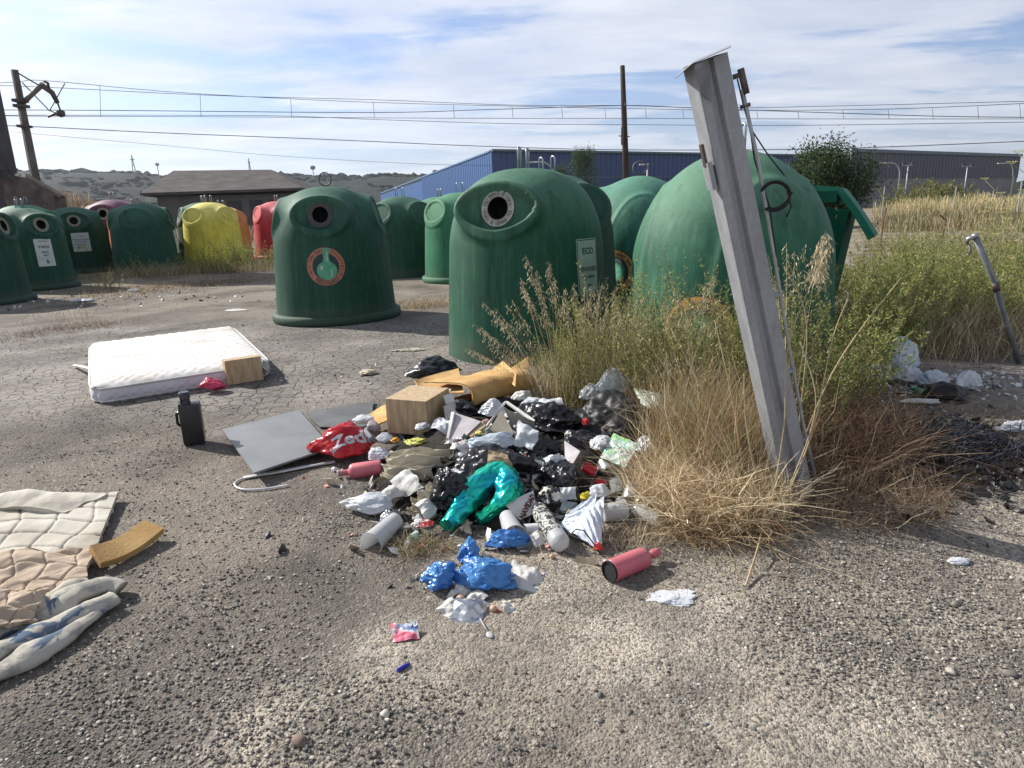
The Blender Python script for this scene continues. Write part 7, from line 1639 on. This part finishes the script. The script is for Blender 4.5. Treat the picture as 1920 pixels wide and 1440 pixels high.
for i, (px, py, Y) in enumerate([(1690, 430, 17), (1760, 440, 15), (1830, 470, 12), (1900, 480, 11), (1880, 420, 19)]):
    shrub(['green weed clump, leftmost at the edge of the dry field', 'green weed clump second from left at the edge of the dry field', 'green weed clump above the thin pipe post', 'green weed clump at the right picture edge', 'green weed clump deeper in the dry field at right'][i], np.array([AT(px, py, Y)[0], Y, 0]), 2.2, 1.2, .85, 70, 60, .05, np.vstack([OLIVE, GREEN]), 440+i, group='green weed clumps at the edge of the field', spread=.6)
def fennel(px, ytop, Y, lab, seed):
    g = np.random.default_rng(seed); b_ = AT(px, 500, Y); b_[2] = 0; t = AT(px, ytop, Y); r = thing('fennel_stalk', lab, 'plant', tuple(b_), group='tall fennel stalks'); H = t[2]; mb = MB(); mb.tube([(0, 0, 0), (.02, 0, H*.5), (.05, 0, H)], [.006, .005, .003], 6)
    um = MB(); heads = []
    for k in range(7):
        z_ = H*g.uniform(.45, 1.0); a = g.random()*2*PI; L = .28*g.uniform(.5, 1); q = np.array([math.cos(a)*L*.7, math.sin(a)*L*.7, z_+L*.6]); mb.tube([(.02, 0, z_), q*[.6, .6, 1]-[0, 0, L*.2], q], .003, 5)
        for j in range(9):
            a2 = j*2*PI/9; e = q+np.array([math.cos(a2)*.045, math.sin(a2)*.045, .03]); um.tube([q, e], .0015, 4); um.box(e, (.012, .012, .006))
    mb.build('stalk', mat('fennel_stalk', (.20, .23, .09), (.30, .28, .14), 9, .7), r); um.build('umbels', mat('fennel_umbel', (.42, .42, .12), (.5, .46, .2), 9, .8), r)
fennel(1900, 300, 7.5, 'tall green stalk with umbels at the right edge', 1); fennel(1868, 330, 8.2, 'umbel stalk just left of the tallest one', 2); fennel(1842, 352, 9.5, 'shorter umbel stalk in front of the grey hall', 3)
# fence posts in the field
for i, (px, y0, y1, Y, lean) in enumerate([(1655, 350, 388, 46, 0), (1788, 350, 392, 44, 0), (1593, 357, 392, 46, 0), (1908, 340, 395, 40, 0)]):
    b_ = AT(px, y1, Y); b_[2] = 0; t = AT(px, y0, Y); tag(MB().tube([(0, 0, 0), (lean, 0, t[2])], .045, 6).build('fence_post', mat('stake_grey', (.36, .35, .33), (.26, .25, .24), 5, .8), None, loc=tuple(b_)), 'thin pale stake standing in the dry field', 'stake', 'stakes in the dry field')
for i, (px0, y0, px1, y1, Y) in enumerate([(1656, 412, 1662, 390, 22), (1772, 412, 1762, 402, 21)]):
    a = AT(px0, y0, Y); t = AT(px1, y1, Y); tag(MB().tube([(0, 0, -a[2]+.0), (0, 0, 0), t-a], .03, 6).build('wooden_stake', mat('stake_brown', (.13, .08, .05), (.2, .12, .08), 5, .8), None, loc=tuple(a)), ['dark leaning stake at the left of the dry field', 'short black stake tilted left in the dry field'][i], 'stake')
# ------------------------------------------------------------------ trees
def tree(name, label, base, H, cr, seed, pal, ncl=160, lpc=70, leaf=.12, trunk=.16, shape='round', group=None, cat='tree', zc=.55):
    g = np.random.default_rng(seed); base = np.array(base, float); r = thing(name, label, cat, tuple(base), group=group); mb = MB(); bark = mat('bark', (.10, .08, .06), (.17, .14, .11), 6, .9, bs=.5, bscale=20)
    mb.tube([(0, 0, 0), (.02*H, 0, H*.3), (0, .01*H, H*.62)], [trunk, trunk*.75, trunk*.35], 9); C = []
    for k in range(ncl):
        if shape == 'round':
            d = g.normal(size=3); d /= np.linalg.norm(d); q = g.random()**.33; c = np.array([d[0]*cr[0]*q, d[1]*cr[1]*q, H*zc+d[2]*cr[2]*q]); c[:2] *= 1+.3*math.sin(3*math.atan2(d[1], d[0])+seed); c[2] += .35*max(0, d[2])*abs(math.sin(c[0]*3.1))*cr[2]
        else:
            t = g.random(); rad = cr[0]*(.35+.9*math.sin(PI*min(1, t*.9+.08)))*math.sqrt(g.random()); a = g.random()*2*PI; c = np.array([math.cos(a)*rad, math.sin(a)*rad, H*(.12+.88*t)])
        C.append(c)
        if k % 6 == 0: s0 = np.array([0, 0, min(H*.6, max(H*.15, c[2]*.55))]); mb.tube([s0, (s0+c)/2+[0, 0, .05*H*.3], c], [trunk*.28, trunk*.18, trunk*.07], 5)
    mb.build('trunk', bark, r, smooth=True); C = np.array(C); n = ncl*lpc; ci = np.repeat(np.arange(ncl), lpc); sp = leaf*2.6
    up = 1+(g.random(n) < .05)*.4; p = C[ci]+g.normal(size=(n, 3))*np.array([sp, sp, sp*.9])*up[:, None]; ld = g.normal(size=(n, 3)); ld[:, 2] += .4; ld /= np.linalg.norm(ld, axis=1)[:, None]; sd = np.cross(ld, g.normal(size=(n, 3))); sd /= np.linalg.norm(sd, axis=1)[:, None]; L = leaf*g.uniform(.6, 1.4, n); w = L*.5
    A = np.stack([p, p+ld*(L*.5)[:, None]+sd*w[:, None]*.5, p+ld*L[:, None], p+ld*(L*.5)[:, None]-sd*w[:, None]*.5], 1); tone = g.uniform(.7, 1.3, ncl)[ci]; cc = cols(g, pal, n)*tone[:, None]
    obj('crown', A.reshape(-1, 3), np.arange(n*4).reshape(n, 4), LG, r, smooth=False, colors=np.repeat(cc, 4, 0)); return r
p = AT(1545, 330, 38); zt = AT(1545, 278, 38)[2]
tree('leafy_tree', 'dark dense tree between the faded bell and the grey hall', (p[0], 38, 0), zt, (2.1, 1.9, zt*.42), 3, np.array([(.035, .06, .022), (.05, .085, .03), (.025, .045, .018), (.08, .115, .045)]), 330, 80, .14, .16, zc=.52)
for px, yt, Y, cr, lb, s_ in ((1084, 283, 62, .55, 'left one of the two slim poplars before the blue warehouse', 4), (1103, 282, 62, .75, 'right one of the two slim poplars before the blue warehouse', 5), (1052, 314, 66, .6, 'small poplar left of the two slim ones before the blue warehouse', 6)):
    q = AT(px, 330, Y); z_ = AT(px, yt, Y)[2]; tree('poplar_tree', lb, (q[0], Y, 0), z_, (cr, cr, 1), s_, np.array([(.05, .085, .035), (.075, .12, .05), (.035, .06, .025)]), 110, 60, .11, .09, 'column', group='poplars before the blue warehouse')
tree('bush', 'dark low hedge bush at the foot of the blue warehouse', (AT(1130, 345, 60)[0], 60, 0), 2.4, (4, 1.2, 1.0), 8, np.array([(.03, .05, .02), (.05, .08, .03)]), 70, 50, .18, .08, cat='bush', zc=.5)
# ------------------------------------------------------------------ air
def haze():
    m = bpy.data.materials.new('haze_air'); m.use_nodes = True; nt = m.node_tree; nt.nodes.clear(); b = NB(nt)
    v = b.n('ShaderNodeVolumePrincipled', ins={'Color': (.80, .87, 1.0, 1), 'Density': .00011, 'Anisotropy': .35}); o = b.n('ShaderNodeOutputMaterial'); nt.links.new(v.outputs[0], o.inputs['Volume'])
    mb = MB(); mb.box((0, 1000, 74), (5900, 5900, 152)); ob = mb.build('haze', m, None); ob['kind'] = 'stuff'; ob['label'] = 'thin pale haze in the air over the whole lot and hills'
    m.cycles.homogeneous_volume = True if hasattr(m.cycles, 'homogeneous_volume') else None
HAZE = True
if HAZE: haze()
